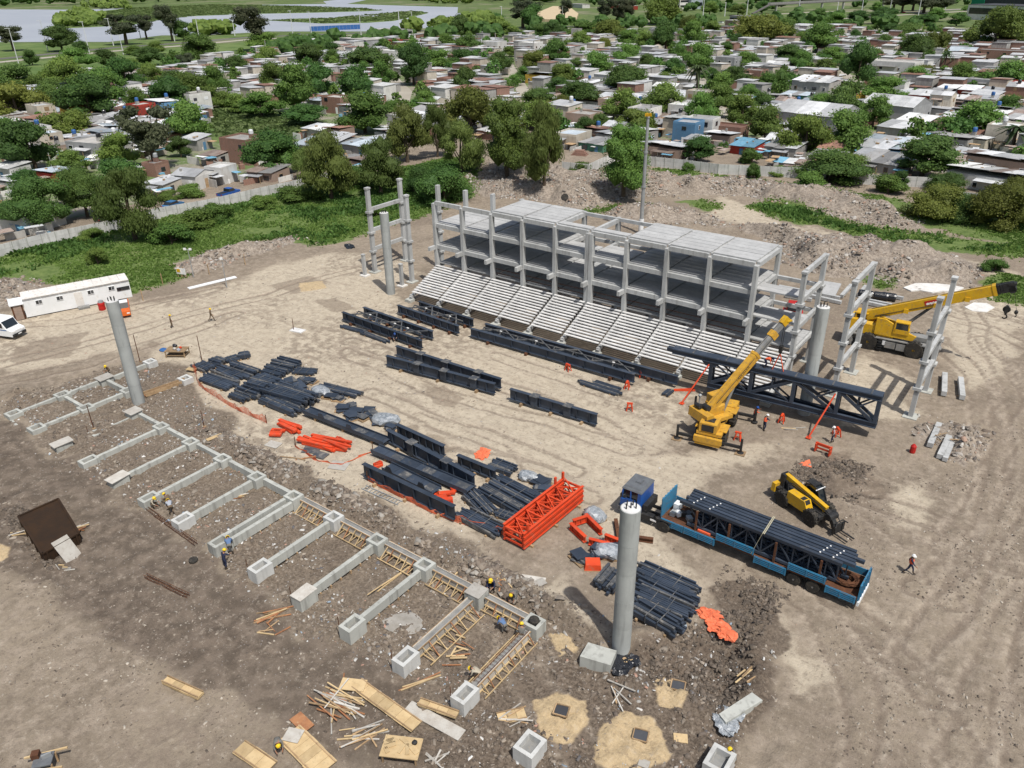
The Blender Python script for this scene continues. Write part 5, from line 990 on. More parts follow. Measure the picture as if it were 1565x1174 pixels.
HP = [
 (0, 395, 760, 10, 8, 5.0, 'grey_wall', 'slab_roof', 'flat', 'black_plastic', .25, 'modern grey two-storey house with black tank, left of the brown eucalyptus'),
 (0, 1080, 752, 8.5, 7, 5.4, 'brick_wall', 'slab_roof', 'flat', 'pole_white', .15, 'raw brick two-storey house with white tank, above the blue pickup'),
 (0, 850, 868, 6.5, 6, 2.8, 'white_wall', 'grey_sheet', 'gable', None, .25, 'white cottage with grey gabled roof left of the blue pickup'),
 (0, 985, 845, 4.5, 5, 3.2, 'white_wall', 'white_sheet', 'flat', None, .25, 'small white box house joined to the cottage above the blue pickup'),
 (0, 715, 900, 5, 5, 2.6, 'cream_wall', 'grey_sheet', 'mono', None, .2, 'small beige house with grey roof above the blue car'),
 (0, 1195, 845, 6.5, 6, 2.6, 'pale_brick_wall', 'rusty_sheet', 'mono', None, .25, 'brown shack with rusty lean-to roof right of the blue pickup'),
 (0, 215, 852, 6, 5.5, 2.8, 'red_wall', 'bluish_sheet', 'mono', None, .2, 'red house with light blue metal roof at far left'),
 (0, 50, 1075, 9, 8, 3.6, 'white_wall', 'grey_sheet', 'flat', None, .3, 'white house with dark gate at the left edge behind the fence'),
 (0, 175, 1070, 5, 1.2, 2.6, 'white_wall', 'slab_roof', 'flat', None, .3, 'white garden wall block beside the dark gate'),
 (0, 20, 830, 6, 5, 3, 'white_wall', 'white_sheet', 'mono', None, .2, 'white roofed house at the left edge, upper of two'), (0, 30, 905, 6, 5, 3, 'white_wall', 'pale_sheet', 'mono', None, .2, 'white house at the left edge, lower of two'),
 (0, 170, 590, 9, 7, 3, 'brick_wall', 'tile_sheet', 'mono', None, .2, None), (0, 355, 575, 9, 6, 2.8, 'block_wall', 'dull_sheet', 'mono', None, .2, None), (0, 230, 470, 6, 6, 3.5, 'brick_wall', 'tile_sheet', 'flat', None, .2, None),
 (0, 870, 690, 6, 5, 2.8, 'block_wall', 'grey_sheet', 'mono', None, .2, None), (0, 660, 720, 5, 5, 2.6, 'cream_wall', 'pale_sheet', 'mono', None, .2, None), (0, 580, 640, 6, 5, 3, 'cream_wall', 'dull_sheet', 'mono', None, .2, None),
 (0, 960, 760, 5, 4, 2.4, 'block_wall', 'rusty_sheet', 'mono', None, .2, None), (0, 420, 770, 4, 4, 2.4, 'white_wall', 'white_sheet', 'gable', None, .2, None), (0, 690, 810, 4, 4, 2.6, 'brick_wall', 'dull_sheet', 'flat', 'galvanised', .2, None),
 (0, 1400, 720, 8, 7, 2.8, 'block_wall', 'bluish_sheet', 'mono', None, .1, None), (0, 1500, 700, 8, 7, 3, 'block_wall', 'grey_sheet', 'mono', None, .1, None), (0, 1430, 640, 7, 6, 2.8, 'block_wall', 'white_sheet', 'mono', None, .1, None), (0, 1520, 640, 6, 6, 2.8, 'pale_brick_wall', 'tile_sheet', 'mono', None, .1, None),
 (0, 1520, 520, 8, 6, 4.6, 'brick_wall', 'slab_roof', 'flat', None, .1, None), (0, 1440, 500, 6, 5, 2.8, 'block_wall', 'bluish_sheet', 'mono', None, .1, None),
 (522, 60, 720, 9, 8, 2.8, 'block_wall', 'bluish_sheet', 'mono', None, .05, None), (522, 150, 700, 8, 8, 2.8, 'block_wall', 'grey_sheet', 'mono', None, .05, None), (522, 200, 660, 7, 6, 2.8, 'block_wall', 'grey_sheet', 'mono', None, .05, None), (522, 40, 790, 8, 6, 2.6, 'pale_brick_wall', 'rusty_sheet', 'mono', None, .05, None),
 (522, 672, 255, 12, 9, 6.5, 'white_wall', 'pale_sheet', 'flat', None, .05, 'white two-storey house standing alone in the far middle'), (522, 845, 255, 10, 9, 6.0, 'white_wall', 'white_sheet', 'flat', None, .05, None),
 (522, 893, 385, 11, 9, 3.4, 'yellow_wall', 'pale_sheet', 'mono', None, .05, 'yellow-walled house with pale roof among trees in the middle'),
 (522, 1078, 600, 8, 7, 4.2, 'pale_brick_wall', 'slab_roof', 'flat', None, 0, 'long pale brick building right of the willows, behind the fence'), (522, 1020, 690, 6.5, 8, 3.6, 'cream_wall', 'bluish_sheet', 'flat', None, .05, 'tall pale shed behind the orange brick stack'),
 (522, 1225, 675, 8.5, 7, 2.9, 'block_wall', 'grey_sheet', 'mono', None, -.05, 'grey block house with one small window left of the tall mast'), (522, 1455, 735, 11, 8, 2.9, 'pale_brick_wall', 'grey_sheet', 'mono', None, -.05, 'pinkish brick house with wide grey roof, right of the mast'),
 (522, 1350, 655, 6, 6, 2.8, 'block_wall', 'grey_sheet', 'mono', None, 0, None), (522, 1110, 420, 8, 7, 3.2, 'block_wall', 'pale_sheet', 'mono', 'sign_blue', 0, 'house with pale roof and blue water tank in the middle'), (522, 1215, 510, 7, 6, 3.2, 'pale_brick_wall', 'pale_sheet', 'flat', None, 0, None),
 (522, 1470, 440, 9, 7, 3, 'block_wall', 'white_sheet', 'gable', None, 0, None), (522, 480, 420, 9, 7, 4.2, 'brick_wall', 'tile_sheet', 'flat', None, .05, 'orange brick block house left of the dark round tree'), (522, 520, 370, 8, 7, 3.6, 'grey_wall', 'pale_sheet', 'mono', None, 0, None),
 (522, 240, 225, 9, 7, 4.5, 'red_wall', 'tile_sheet', 'flat', None, 0, 'red block house in the far left middle, below the river'), (522, 150, 215, 9, 8, 4.5, 'white_wall', 'white_sheet', 'flat', None, 0, None), (522, 215, 290, 12, 8, 5.5, 'white_wall', 'pale_sheet', 'flat', None, 0, None),
 (522, 1050, 225, 12, 9, 5.2, 'white_wall', 'white_sheet', 'flat', None, 0, None), (522, 1065, 190, 5, 5, 7.0, 'block_wall', 'slab_roof', 'flat', None, 0, None), (522, 190, 185, 14, 9, 6.5, 'white_wall', 'slab_roof', 'flat', None, 0, None),
 (1044, 545, 600, 19, 15, 4.4, 'grey_wall', 'pale_sheet', 'gable', None, -.18, 'big grey warehouse shed with broad pale roof in the right half'), (1044, 920, 555, 15, 13, 4.4, 'grey_wall', 'pale_sheet', 'gable', None, -.18, 'second wide grey shed, right of the dark tree on the warehouse'),
 (1044, 935, 365, 18, 11, 6.2, 'white_wall', 'slab_roof', 'flat', None, -.1, 'long white building with dark window openings in the right half'), (1044, 570, 465, 13, 9, 6.2, 'block_wall', 'pale_sheet', 'mono', None, -.12, 'two-storey bare block building with pale roof and balcony'),
 (1044, 955, 645, 9, 8, 3.2, 'block_wall', 'pale_sheet', 'mono', None, -.2, None), (1044, 1030, 610, 8, 8, 3.0, 'pale_brick_wall', 'white_sheet', 'mono', None, -.2, None), (1044, 1090, 490, 9, 7, 3.4, 'red_wall', 'pale_sheet', 'mono', None, -.1, 'bright red house with grey roof in the right half'),
 (1044, 1370, 890, 15, 10, 3.4, 'white_wall', 'white_sheet', 'mono', None, -.2, 'large white house with flat white roofs at the right edge'), (1044, 1420, 800, 14, 8, 3.2, 'pale_brick_wall', 'pale_sheet', 'mono', None, -.2, 'long pale-roofed house just behind the large white one'), (1044, 845, 800, 11, 9, 2.7, 'block_wall', 'dull_sheet', 'mono', None, -.15, 'shack with patchy battered grey roof behind the bushes'),
 (1044, 435, 735, 7.5, 7, 2.9, 'block_wall', 'dull_sheet', 'mono', None, -.05, 'low dark brick shack between two trees by the right fence'), (1044, 265, 720, 6, 6, 2.6, 'red_wall', 'blue_tarp', 'mono', None, -.05, 'shack with ragged blue tarpaulin roof near the fence'), (1044, 480, 780, 7, 3.5, 1.6, 'block_wall', 'blue_tarp', 'mono', None, 0, 'low shelter under a blue and white tarpaulin at the fence'),
 (1044, 40, 690, 5, 5, 2.6, 'block_wall', 'pale_sheet', 'mono', None, 0, None), (1044, 150, 675, 7, 6, 2.9, 'pale_brick_wall', 'grey_sheet', 'mono', None, 0, None), (1044, 190, 640, 8, 6, 2.9, 'brick_wall', 'tile_sheet', 'flat', None, 0, None), (1044, 350, 590, 7, 6, 3.2, 'brick_wall', 'white_sheet', 'flat', None, 0, None),
 (1044, 1440, 290, 20, 10, 5.0, 'brick_wall', 'slab_roof', 'flat', None, -.1, 'long brick block at the right edge, upper part'), (1044, 1260, 280, 12, 10, 4.2, 'brick_wall', 'bluish_sheet', 'gable', None, -.1, 'brick shed with rounded bluish roof at upper right'), (1044, 1360, 420, 11, 9, 3.6, 'grey_wall', 'dull_sheet', 'flat', None, -.15, None),
 (1044, 1190, 690, 10, 8, 2.9, 'block_wall', 'dull_sheet', 'mono', None, -.2, None), (1044, 1260, 770, 6, 6, 2.6, 'block_wall', 'grey_sheet', 'mono', None, -.2, None), (1044, 1290, 690, 8, 6, 2.8, 'cream_wall', 'white_sheet', 'mono', 'sign_blue', -.2, 'pale house with bright blue water tank near the right edge'), (1044, 1530, 600, 8, 7, 3, 'block_wall', 'white_sheet', 'mono', None, -.2, None),
 (1044, 1250, 500, 9, 7, 3, 'cream_wall', 'white_sheet', 'mono', None, -.15, None), (1044, 1195, 450, 6, 6, 3.2, 'dark_wall', 'white_sheet', 'mono', None, -.15, None), (1044, 310, 385, 7, 7, 4.6, 'brick_wall', 'slab_roof', 'flat', None, -.05, None), (1044, 300, 330, 7, 6, 3.2, 'block_wall', 'pale_sheet', 'mono', None, -.05, None), (1044, 185, 330, 9, 7, 5.6, 'grey_wall', 'pale_sheet', 'flat', None, -.05, None), (1044, 420, 330, 10, 8, 2.8, 'white_wall', 'white_sheet', 'gable', None, -.05, None),
 (1044, 905, 275, 11, 8, 3, 'white_wall', 'white_sheet', 'gable', None, -.1, None), (1044, 820, 215, 14, 9, 3.4, 'grey_wall', 'pale_sheet', 'mono', None, -.1, None), (1044, 500, 480, 9, 6, 3, 'green_wall', 'bluish_sheet', 'mono', None, -.1, 'low green-walled house left of the warehouse shed'), (1044, 690, 420, 8, 6, 3.2, 'brick_wall', 'tile_sheet', 'mono', None, -.1, None), (1044, 1150, 410, 6, 5, 3.6, 'pale_brick_wall', 'slab_roof', 'flat', None, -.1, None),
]
for off, a, b, w, d, h_, wm, rm, style, tk, rz, lb in HP:
    px_, py_ = T3(off, a, b); house_px(px_, py_, w, d, h_, wm, rm, style, tk, rz, lb)
# the rest of the settlement on its crooked plots, between the streets and trees
rh = random.Random(19); AREA = GP([(-10,250),(-10,170),(120,118),(250,112),(330,96),(500,70),(700,62),(900,60),(1060,52),(1250,48),(1450,56),(1600,60),(1600,278),(1440,284),(1250,256),(1040,240),(870,232),(600,205),(520,172),(480,160),(310,165),(300,212),(180,236)], -0.6)
RESERVED = [GP([(308,160),(480,160),(500,222),(300,230)], -0.6)]
WCH = ['brick_wall']*4+['pale_brick_wall']*4+['block_wall']*6+['white_wall']*7+['cream_wall']*4+['grey_wall']*3+['green_wall', 'blue_wall', 'red_wall', 'yellow_wall']
RCH = ['grey_sheet']*8+['pale_sheet']*9+['white_sheet']*6+['bluish_sheet']*3+['dull_sheet']*4+['rusty_sheet']*2+['tile_sheet']*2+['slab_roof']*3
ax = np.array(AREA); cand = []
gx_ = np.arange(ax[:, 0].min(), ax[:, 0].max(), 7.3); gy_ = np.arange(ax[:, 1].min(), ax[:, 1].max(), 7.6)
pts = np.array([(a+rh.uniform(-1, 1), b+rh.uniform(-1, 1)) for a in gx_ for b in gy_])
ins = poly_sd(pts[:, 0], pts[:, 1], AREA) > 0
for rp in RESERVED: ins &= poly_sd(pts[:, 0], pts[:, 1], rp) < 0
pts = pts[ins]; HX = np.array([(hh['p'].x, hh['p'].y, max(hh['w'], hh['d'])) for hh in HOUSES]); TX = [(t_[0].location.x, t_[0].location.y, t_[0].scale[0]*0.35) for t_ in TREES]; TX = np.array(TX)
STR = [c_ for c_ in ([(560,80),(620,140),(600,200)], [(760,70),(800,140),(840,235)], [(990,60),(1080,130),(1150,250)], [(1190,50),(1300,120),(1400,200),(1500,270)], [(480,110),(700,112),(1000,130),(1565,170)], [(600,160),(900,170),(1200,200),(1565,250)])]
sdist = np.min([line_d(pts[:, 0], pts[:, 1], GP(s_, -0.6)) for s_ in STR], 0)
keep = []
for i, (a, b) in enumerate(pts):
    q_ = PX((a, b, 0))
    if not (-40 < q_[0] < 1605): continue
    if sdist[i] < 5.5 or (np.hypot(HX[:, 0]-a, HX[:, 1]-b) < HX[:, 2]*0.5+3.3).any() or (np.hypot(TX[:, 0]-a, TX[:, 1]-b) < TX[:, 2]*0.7+0.8).any(): continue
    keep.append((depth((a, b, 0)), a, b))
keep.sort(); keep = [k for k in keep if rh.random() < 0.93]
NIND = 295-len(HOUSES)
for dep, a, b in keep[:NIND]:
    two = rh.random() < 0.13; wm = rh.choice(WCH); rm = rh.choice(RCH); style = 'flat' if rm == 'slab_roof' or (two and rh.random() < .6) else ('gable' if rh.random() < 0.15 else 'mono')
    house(Vector((a, b, 0)), rh.uniform(5.2, 8.2), rh.uniform(5.2, 8.0), rh.uniform(4.6, 5.6) if two else rh.uniform(2.3, 2.9), rh.gauss(-0.05, 0.06), wm, rm, style, rh.choice((None,)*6+('sign_blue', 'black_plastic', 'pole_white')), 'house', rh, 1 if dep < 230 else 0)
# houses beyond: too many, joined
fm = MB(); FMATS = [MT[k] for k in ('brick_wall', 'block_wall', 'white_wall', 'cream_wall', 'grey_sheet', 'pale_sheet', 'white_sheet', 'dull_sheet', 'tile_sheet')]
for dep, a, b in keep[NIND:]:
    w, d, h_ = rh.uniform(5, 8.2), rh.uniform(5, 8), rh.choice((2.4, 2.6, 2.8, 5.2)); rz = rh.gauss(-0.05, 0.06)
    fm.box((a, b, h_/2-0.6), (w, d, h_), rz, rh.randint(0, 3)); fm.box((a, b, h_-0.52), (w+0.4, d+0.4, 0.09), rz, rh.randint(4, 8), (1, 1), rh.uniform(-.06, .06))
if fm.v: tag(fm.build('distant_houses', FMATS), 'small houses farthest away, below the highway', 'houses', kind='stuff')

# sheds, walls, cars under cover and other yard clutter between the houses
cm_ = MB(); rc = random.Random(77); CM = [MT[k] for k in ('block_wall', 'brick_wall', 'white_wall', 'grey_sheet', 'white_sheet', 'rusty_sheet', 'old_wood', 'blue_tarp', 'dark_wall')]
for h_ in HOUSES:
    for _ in range(9 if h_['dep'] < 240 else 4):
        a = h_['p'].x+rc.choice((-1, 1))*(h_['w']/2+rc.uniform(.1, 2.2)) if rc.random() < .5 else h_['p'].x+rc.uniform(-.6, .6)*h_['w']; b = h_['p'].y-h_['d']/2-rc.uniform(.3, 2.6) if rc.random() < .6 else h_['p'].y+rc.uniform(-.5, .5)*h_['d']
        q_ = rc.random(); sz = (rc.uniform(1.2, 3.4), rc.uniform(1, 2.6), .08) if q_ < .35 else ((rc.uniform(2, 5), .14, 1.7) if q_ < .6 else (rc.uniform(.3, 1.4), rc.uniform(.3, 1), rc.uniform(.3, 1.2)))
        cm_.box((a, b, (rc.uniform(1.8, 2.5) if q_ < .35 else sz[2]/2)-.58), sz, rc.choice((0, 1.571))+rc.gauss(-.05, .1), rc.randint(3, 7) if q_ < .35 else rc.choice((0, 0, 1, 2)) if q_ < .6 else rc.randint(0, 8))
tag(cm_.build('yard_clutter', CM), 'lean-to sheets, yard walls and household clutter between the houses', 'clutter', kind='stuff')
# trees that fill the gardens
rt_ = random.Random(5); nfill = 300-len(TREES)
FILL = GP([(-10,240),(-10,130),(250,100),(480,72),(700,58),(1000,52),(1250,46),(1600,52),(1600,270),(1440,272),(1000,232),(600,200),(480,158),(310,160),(290,212)], -0.6)
fa = np.array(FILL); cnt = 0; guard = 0
while cnt < nfill and guard < 9000:
    guard += 1; a = rt_.uniform(fa[:, 0].min(), fa[:, 0].max()); b = rt_.uniform(fa[:, 1].min(), fa[:, 1].max())
    if poly_sd(np.array([a]), np.array([b]), FILL)[0] < 0: continue
    q_ = PX((a, b, -0.6)); dp = depth((a, b, -0.6))
    if not (-20 < q_[0] < 1590) or min((abs(h_['p'].x-a)/(h_['w']/2+0.8) if abs(h_['p'].y-b) < h_['d']/2+0.8 else 9) for h_ in HOUSES) < 1: continue
    k = rt_.choice('ddmmmy'); s_ = rt_.uniform(3.5, 7.0); tree(k, q_[0], q_[1], s_*rt_.uniform(.85, 1.3)*FPX/dp, s_*0.9*FPX/dp); cnt += 1
# gardens' remaining trees, past the limit: one joined mass of real crowns
lowc = []
for kd, sd_ in (('round', 31), ('round', 32), ('wide', 33), ('tall', 34), ('round', 35)):
    me_, L_ = crown_mesh('low_crown', kd, sd_, 430, 0.072); v_ = np.zeros(len(me_.vertices)*3, np.float32); me_.vertices.foreach_get('co', v_); v_ = v_.reshape(-1, 3)[:430*4]
    t_ = np.zeros(len(me_.vertices)*4, np.float32); me_.attributes['tint'].data.foreach_get('color', t_); lowc.append((v_, t_.reshape(-1, 4)[:430*4])); bpy.data.meshes.remove(me_)
def garden_mass(name, n, mat, seed, smin, smax, label, dmin=0):
    r = random.Random(seed); VV, TT = [], []; c_ = 0; gd = 0
    while c_ < n and gd < n*40:
        gd += 1; a = r.uniform(fa[:, 0].min(), fa[:, 0].max()); b = r.uniform(fa[:, 1].min(), fa[:, 1].max())
        if poly_sd(np.array([a]), np.array([b]), FILL)[0] < 0 or depth((a, b, 0)) < dmin: continue
        q_ = PX((a, b, -0.6))
        if not (-20 < q_[0] < 1590) or any(abs(h_['p'].x-a) < h_['w']/2+0.6 and abs(h_['p'].y-b) < h_['d']/2+0.6 for h_ in HOUSES): continue
        v_, t_ = r.choice(lowc); s_ = r.uniform(smin, smax); z_ = s_*r.uniform(.75, 1.1)/0.95; k = s_/1.15; an = r.random()*6.28; ca, sa = math.cos(an), math.sin(an)
        VV.append(np.stack([(v_[:, 0]*ca-v_[:, 1]*sa)*k+a, (v_[:, 0]*sa+v_[:, 1]*ca)*k+b, v_[:, 2]*z_-0.6], -1)); tt = t_.copy(); tt[:, :3] = np.clip(tt[:, :3]*0.7+r.uniform(0, .5), 0, 1); TT.append(tt); c_ += 1
    V_ = np.concatenate(VV); o = link(bpy.data.objects.new(name, arr_mesh(name, V_, np.arange(len(V_)).reshape(-1, 4), MT[mat], {'tint': np.concatenate(TT)}))); return tag(o, label, 'trees', kind='stuff')
garden_mass('garden_trees', 170, 'leaf_dark', 41, 3.5, 7.0, 'the many further dark trees among the houses'); garden_mass('garden_trees', 190, 'leaf_mid', 42, 2.5, 6.5, 'the many further lighter trees and bushes among the houses'); garden_mass('garden_bushes', 260, 'leaf_mid', 43, 2.0, 4.6, 'small garden trees and bushes between the roofs')
# beyond 300: woods and far trees as masses
def far_wood(name, polys, n, hh, label, mat, seed, z=-0.55, rr=(3.0, 6.0)):
    r = random.Random(seed); b = MB()
    for p in polys:
        a = np.array(GP(p, z)); lo, hi = a.min(0), a.max(0); c_ = 0; gd = 0
        while c_ < n and gd < n*30:
            gd += 1; u, v = r.uniform(lo[0], hi[0]), r.uniform(lo[1], hi[1])
            if poly_sd(np.array([u]), np.array([v]), GP(p, z))[0] < 0: continue
            R1 = r.uniform(*rr)
            for _ in range(3): b.blob((u+r.uniform(-1, 1)*R1*.6, v+r.uniform(-1, 1)*R1*.6, hh*R1/5*r.uniform(.45, 1.0)), R1*r.uniform(.45, .8), (1, 1, 0.9), 0.34, 0, 2, r.random())
            c_ += 1
    me = b.mesh(name, MT[mat]); at = me.attributes.new('tint', 'FLOAT_COLOR', 'POINT'); nn = len(me.vertices); tv = np.random.default_rng(seed).random(nn).astype(np.float32); at.data.foreach_set('color', np.repeat(tv, 4))
    o = link(bpy.data.objects.new(name, me)); return tag(o, label, 'woods', kind='stuff')
far_wood('far_woods', [[(-60,9),(120,10),(330,2),(330,-8),(-60,-2)], [(330,0),(480,-2),(480,-10),(330,-10)], [(560,-2),(850,8),(850,-6),(560,-10)], [(1150,6),(1400,-4),(1400,-14),(1150,-4)]], 160, 7.0, 'dark woods on the far side of the river', 'leaf_dark', 3, rr=(7, 13))
far_wood('river_scrub', [[(82,44),(150,40),(160,26),(120,22),(95,32)], [(125,14),(200,16),(190,8),(130,10)], [(600,50),(760,46),(760,36),(740,30),(700,40)], [(620,-2),(720,2),(720,8),(640,4)], [(300,54),(350,53),(350,48),(310,48)]], 40, 5.0, 'scrub and bushes along the river shore', 'leaf_mid', 4, rr=(3, 7))
far_wood('distant_trees', [[(760,56),(1000,50),(1000,38),(760,44)], [(1000,52),(1250,46),(1250,30),(1000,40)], [(1250,50),(1600,56),(1600,40),(1250,34)], [(1040,24),(1150,20),(1150,6),(1040,10)], [(880,16),(1000,14),(1000,0),(880,2)], [(1300,14),(1480,10),(1480,-2),(1300,0)], [(480,74),(760,64),(760,54),(480,62)], [(430,90),(500,86),(500,70),(400,78)]], 26, 6.0, 'trees lining the highway beyond the settlement', 'leaf_dark', 6, rr=(3, 6))
# ---------------------------------------------------------------- steel laid out on the ground
NAVY, DUST, ORNG = MT['navy_steel'], MT['dusty_steel'], MT['orange_paint']
def on(p0, p1, name, label, cat, group=None):
    a, b = (G(*p0) if len(p0) == 2 else Vector(p0)), (G(*p1) if len(p1) == 2 else Vector(p1)); d = b-a
    e = empty(name, (a.x, a.y, hgt((a.x+b.x)/2, (a.y+b.y)/2)), math.atan2(d.y, d.x), label, cat, group); return e, math.hypot(d.x, d.y)
def girder(p0, p1, label, hh=1.15, fl=0.42, z=0.28, plates=(), stiff=7, ends=True, group='navy blue plate girders lying on the ground', lying=False):
    e, L = on(p0, p1, 'steel_girder', label, 'steel girder', group)
    b = MB()
    if not lying: b.ibeam((0, 0, z+hh/2), (L, 0, z+hh/2), fl, hh, 0.05)
    else: b.box((L/2, 0, z+0.3), (L, hh-0.1, 0.05)); b.box((L/2, hh/2-0.02, z+0.3), (L, 0.06, fl)); b.box((L/2, -hh/2+0.02, z+0.3), (L, 0.06, fl))
    b.build('girder_body', NAVY, e)
    for k in range(stiff):
        x = L*(k+0.5)/stiff
        if not lying:
            for s_ in (-1, 1): ubox('stiffener', NAVY, e, (x, s_*(fl*0.22+0.012), z+hh/2), (0.035, fl*0.42, hh-0.11))
        else: ubox('stiffener', DUST if k % 2 else NAVY, e, (x, 0, z+0.345), (L/stiff*0.62, hh-0.3, 0.03))
    for x in plates:
        if not lying: ubox('gusset_plate', DUST, e, (x*L, 0.0, z+hh+0.03), (0.9, fl*2.0, 0.05)); ubox('gusset_plate', NAVY, e, (x*L, -fl/2-0.03, z+hh*0.5), (0.8, 0.05, hh*0.9))
        else:
            b = MB(); b.extr([(-.45, 0), (.45, 0), (.25, .45), (-.25, .45)], (x*L, -hh/2-.03, z+.5), (x*L, -hh/2+.03, z+.5)); b.build('gusset_plate', NAVY, e)
    for k in (0.15, 0.5, 0.85): ubox('bearer', MT['old_wood'], e, (L*k, 0, z/2-0.02), (0.2, hh*0.9 if lying else 1.1, z+0.03))
    return e
girder((592, 561), (757, 605), 'front girder of the pair lying in the middle of the field', plates=(.3, .55, .82)); girder((607, 546), (766, 598), 'rear girder of the pair lying in the middle of the field', plates=(.25, .5, .8))
girder((780, 613), (912, 653), 'single girder lying right of the pair in the middle of the field', plates=(.3, .68))
girder((469, 634), (592, 683), 'girder lying on its side between the steel piles and the orange bars', lying=True, hh=1.0, plates=(.25, .6), stiff=5)
girder((594, 678), (726, 750), 'tall middle girder standing above the flat one, front right of the field', hh=1.25, plates=(.3, .7)); girder((608, 667), (680, 701), 'short girder standing behind the tall middle girder', hh=1.1)
girder((574, 694), (720, 757), 'girder lying flat between two standing ones', lying=True, hh=1.1, stiff=6, plates=()); girder((558, 732), (696, 799), 'nearest long standing girder, beside the orange netting', hh=1.3, stiff=6); girder((592, 722), (668, 760), 'short girder lying flat behind the nearest long one', lying=True, hh=1.2, stiff=4, plates=(.15, .8))
girder((700, 712), (758, 736), 'short standing girder with orange tip right of the tall middle ones', hh=0.95, stiff=4)
def ladder_truss(p0, p1, off, label, n=6, hh=1.0, segs=1):
    e, L = on(p0, p1, 'lattice_truss', label, 'lattice truss', 'flat lattice trusses lying before the seating')
    for k, yy in enumerate((0, off[1])):
        x0 = 0 if k == 0 else off[0]; LL = L if k == 0 else off[2]
        b = MB(); b.ibeam((x0, yy, 0.85), (x0+LL, yy, 0.85), 0.4, hh, 0.05); o = b.build('chord', NAVY, e)
        for j in range(9): ubox('stiffener', NAVY, e, (x0+LL*(j+.5)/9, yy-0.1, 0.85), (0.035, 0.18, hh-0.1))
        for j in range(4): ubox('trestle', MT['rust'], e, (x0+LL*(j+.5)/4, yy, 0.16), (0.25, 1.0, 0.36))
    xs = [max(0, off[0])+0.6+(min(L, off[0]+off[2])-max(0, off[0])-1.2)*j/n for j in range(n+1)]
    for j in range(n):
        a_, b_ = (xs[j], 0.2, 1.3), (xs[j+1], off[1]-0.2, 1.3)
        if j % 2: a_, b_ = (xs[j], off[1]-0.2, 1.3), (xs[j+1], 0.2, 1.3)
        ubeam('diagonal', DUST, e, a_, b_, 0.14, 0.14); ubeam('diagonal', NAVY, e, (a_[0], a_[1], 0.5), (b_[0], b_[1], 0.5), 0.14, 0.14); m_ = [(a_[i]+b_[i])/2 for i in range(3)]
        ubeam('web_bar', DUST, e, (xs[j], 0.2, 0.5), (xs[j], off[1]*0.5, 1.35), 0.1, 0.1); ubeam('web_bar', NAVY, e, (xs[j], off[1]-0.2, 0.5), (xs[j], off[1]*.5, 1.35), 0.1, 0.1)
    ubeam('web_bar', DUST, e, (xs[0], off[1]*.5, 1.35), (xs[-1], off[1]*.5, 1.35), 0.12, 0.12)
    for j in (1, 3, n-1): ubox('end_plate', MT['print_white'], e, (xs[j], off[1]*.5, 1.44), (0.28, 0.16, 0.06))
    return e
ladder_truss((720, 518), (969, 590), (0.6, 2.1, 25.2), 'longest flat lattice truss lying along the foot of the seating', 8); ladder_truss((525, 492), (646, 537), (0.9, 2.7, 12.4), 'leftmost flat lattice truss, farthest from the seating', 5); ladder_truss((609, 482), (702, 515), (1.2, 2.6, 9.6), 'short flat lattice truss by the left end of the seating', 4)
# lifted roof truss
tp0, tp1 = Vector((-30.8, 68.75, 0)), Vector((-10.7, 70.35, 0)); e = empty('roof_truss', tp0, math.atan2(tp1.y-tp0.y, tp1.x-tp0.x), 'large navy roof truss held up by the ochre crane before the right frames', 'roof truss'); L = (tp1-tp0).length; ZT, ZB = 4.3, 1.5
for s_ in (-1, 1):
    b = MB(); b.ibeam((0, s_*0.42, ZT), (L, s_*0.42, ZT), 0.3, 0.5, 0.05); b.build('top_chord', NAVY, e); b = MB(); b.ibeam((4.0, s_*0.42, ZB), (L, s_*0.42, ZB), 0.3, 0.55, 0.05); b.build('bottom_chord', NAVY, e)
ubox('cover_plate', NAVY, e, (L/2, 0, ZT+0.27), (L, 1.05, 0.05)); ubox('cover_plate', NAVY, e, (L/2+2, 0, ZB-0.3), (L-4, 1.05, 0.05))
xs = [4.2, 8.3, 12.4, 16.5, L-0.2]
for j, x in enumerate(xs):
    for s_ in (-1, 1): ubox('post', NAVY, e, (x, s_*0.42, (ZT+ZB)/2), (0.34, 0.26, ZT-ZB-0.5))
    if j < 4:
        x2 = xs[j+1]; up_ = j < 2
        for s_ in (-1, 1):
            ubeam('diagonal', NAVY, e, (x+.15, s_*.42, ZB+.3 if up_ else ZT-.3), (x2-.15, s_*.42, ZT-.3 if up_ else ZB+.3), 0.2, 0.28)
            mx_ = (x+x2)/2; ubeam('strut', NAVY, e, (mx_, s_*.42, (ZT+ZB)/2), (mx_ if j % 2 else x+.3, s_*.42, ZT-.25), .12, .14); ubeam('strut', NAVY, e, (mx_, s_*.42, (ZT+ZB)/2), (x2-.3, s_*.42, ZT-.25 if not up_ else ZB+.3), .12, .14)
        ubeam('cross_strut', NAVY, e, (x, -.42, ZT-.4), (x2, .42, ZT-.4), .08, .08); ubeam('cross_strut', NAVY, e, (x, .42, ZB+.4), (x2, -.42, ZB+.4), .08, .08)
for j in range(6): ubox('splice_plate', DUST, e, (2.2+j*3.4, 0, ZT+0.31), (0.12, 1.05, 0.06))
ubox('chord_tail', NAVY, e, (-0.3, 0.0, ZT), (0.7, 0.6, 0.35)); b = MB(); b.extr([(-.5, 0), (.5, 0), (.9, .45), (-.9, .45)], (4.1, -.5, ZT-.72), (4.1, .5, ZT-.72)); b.build('haunch', NAVY, e)
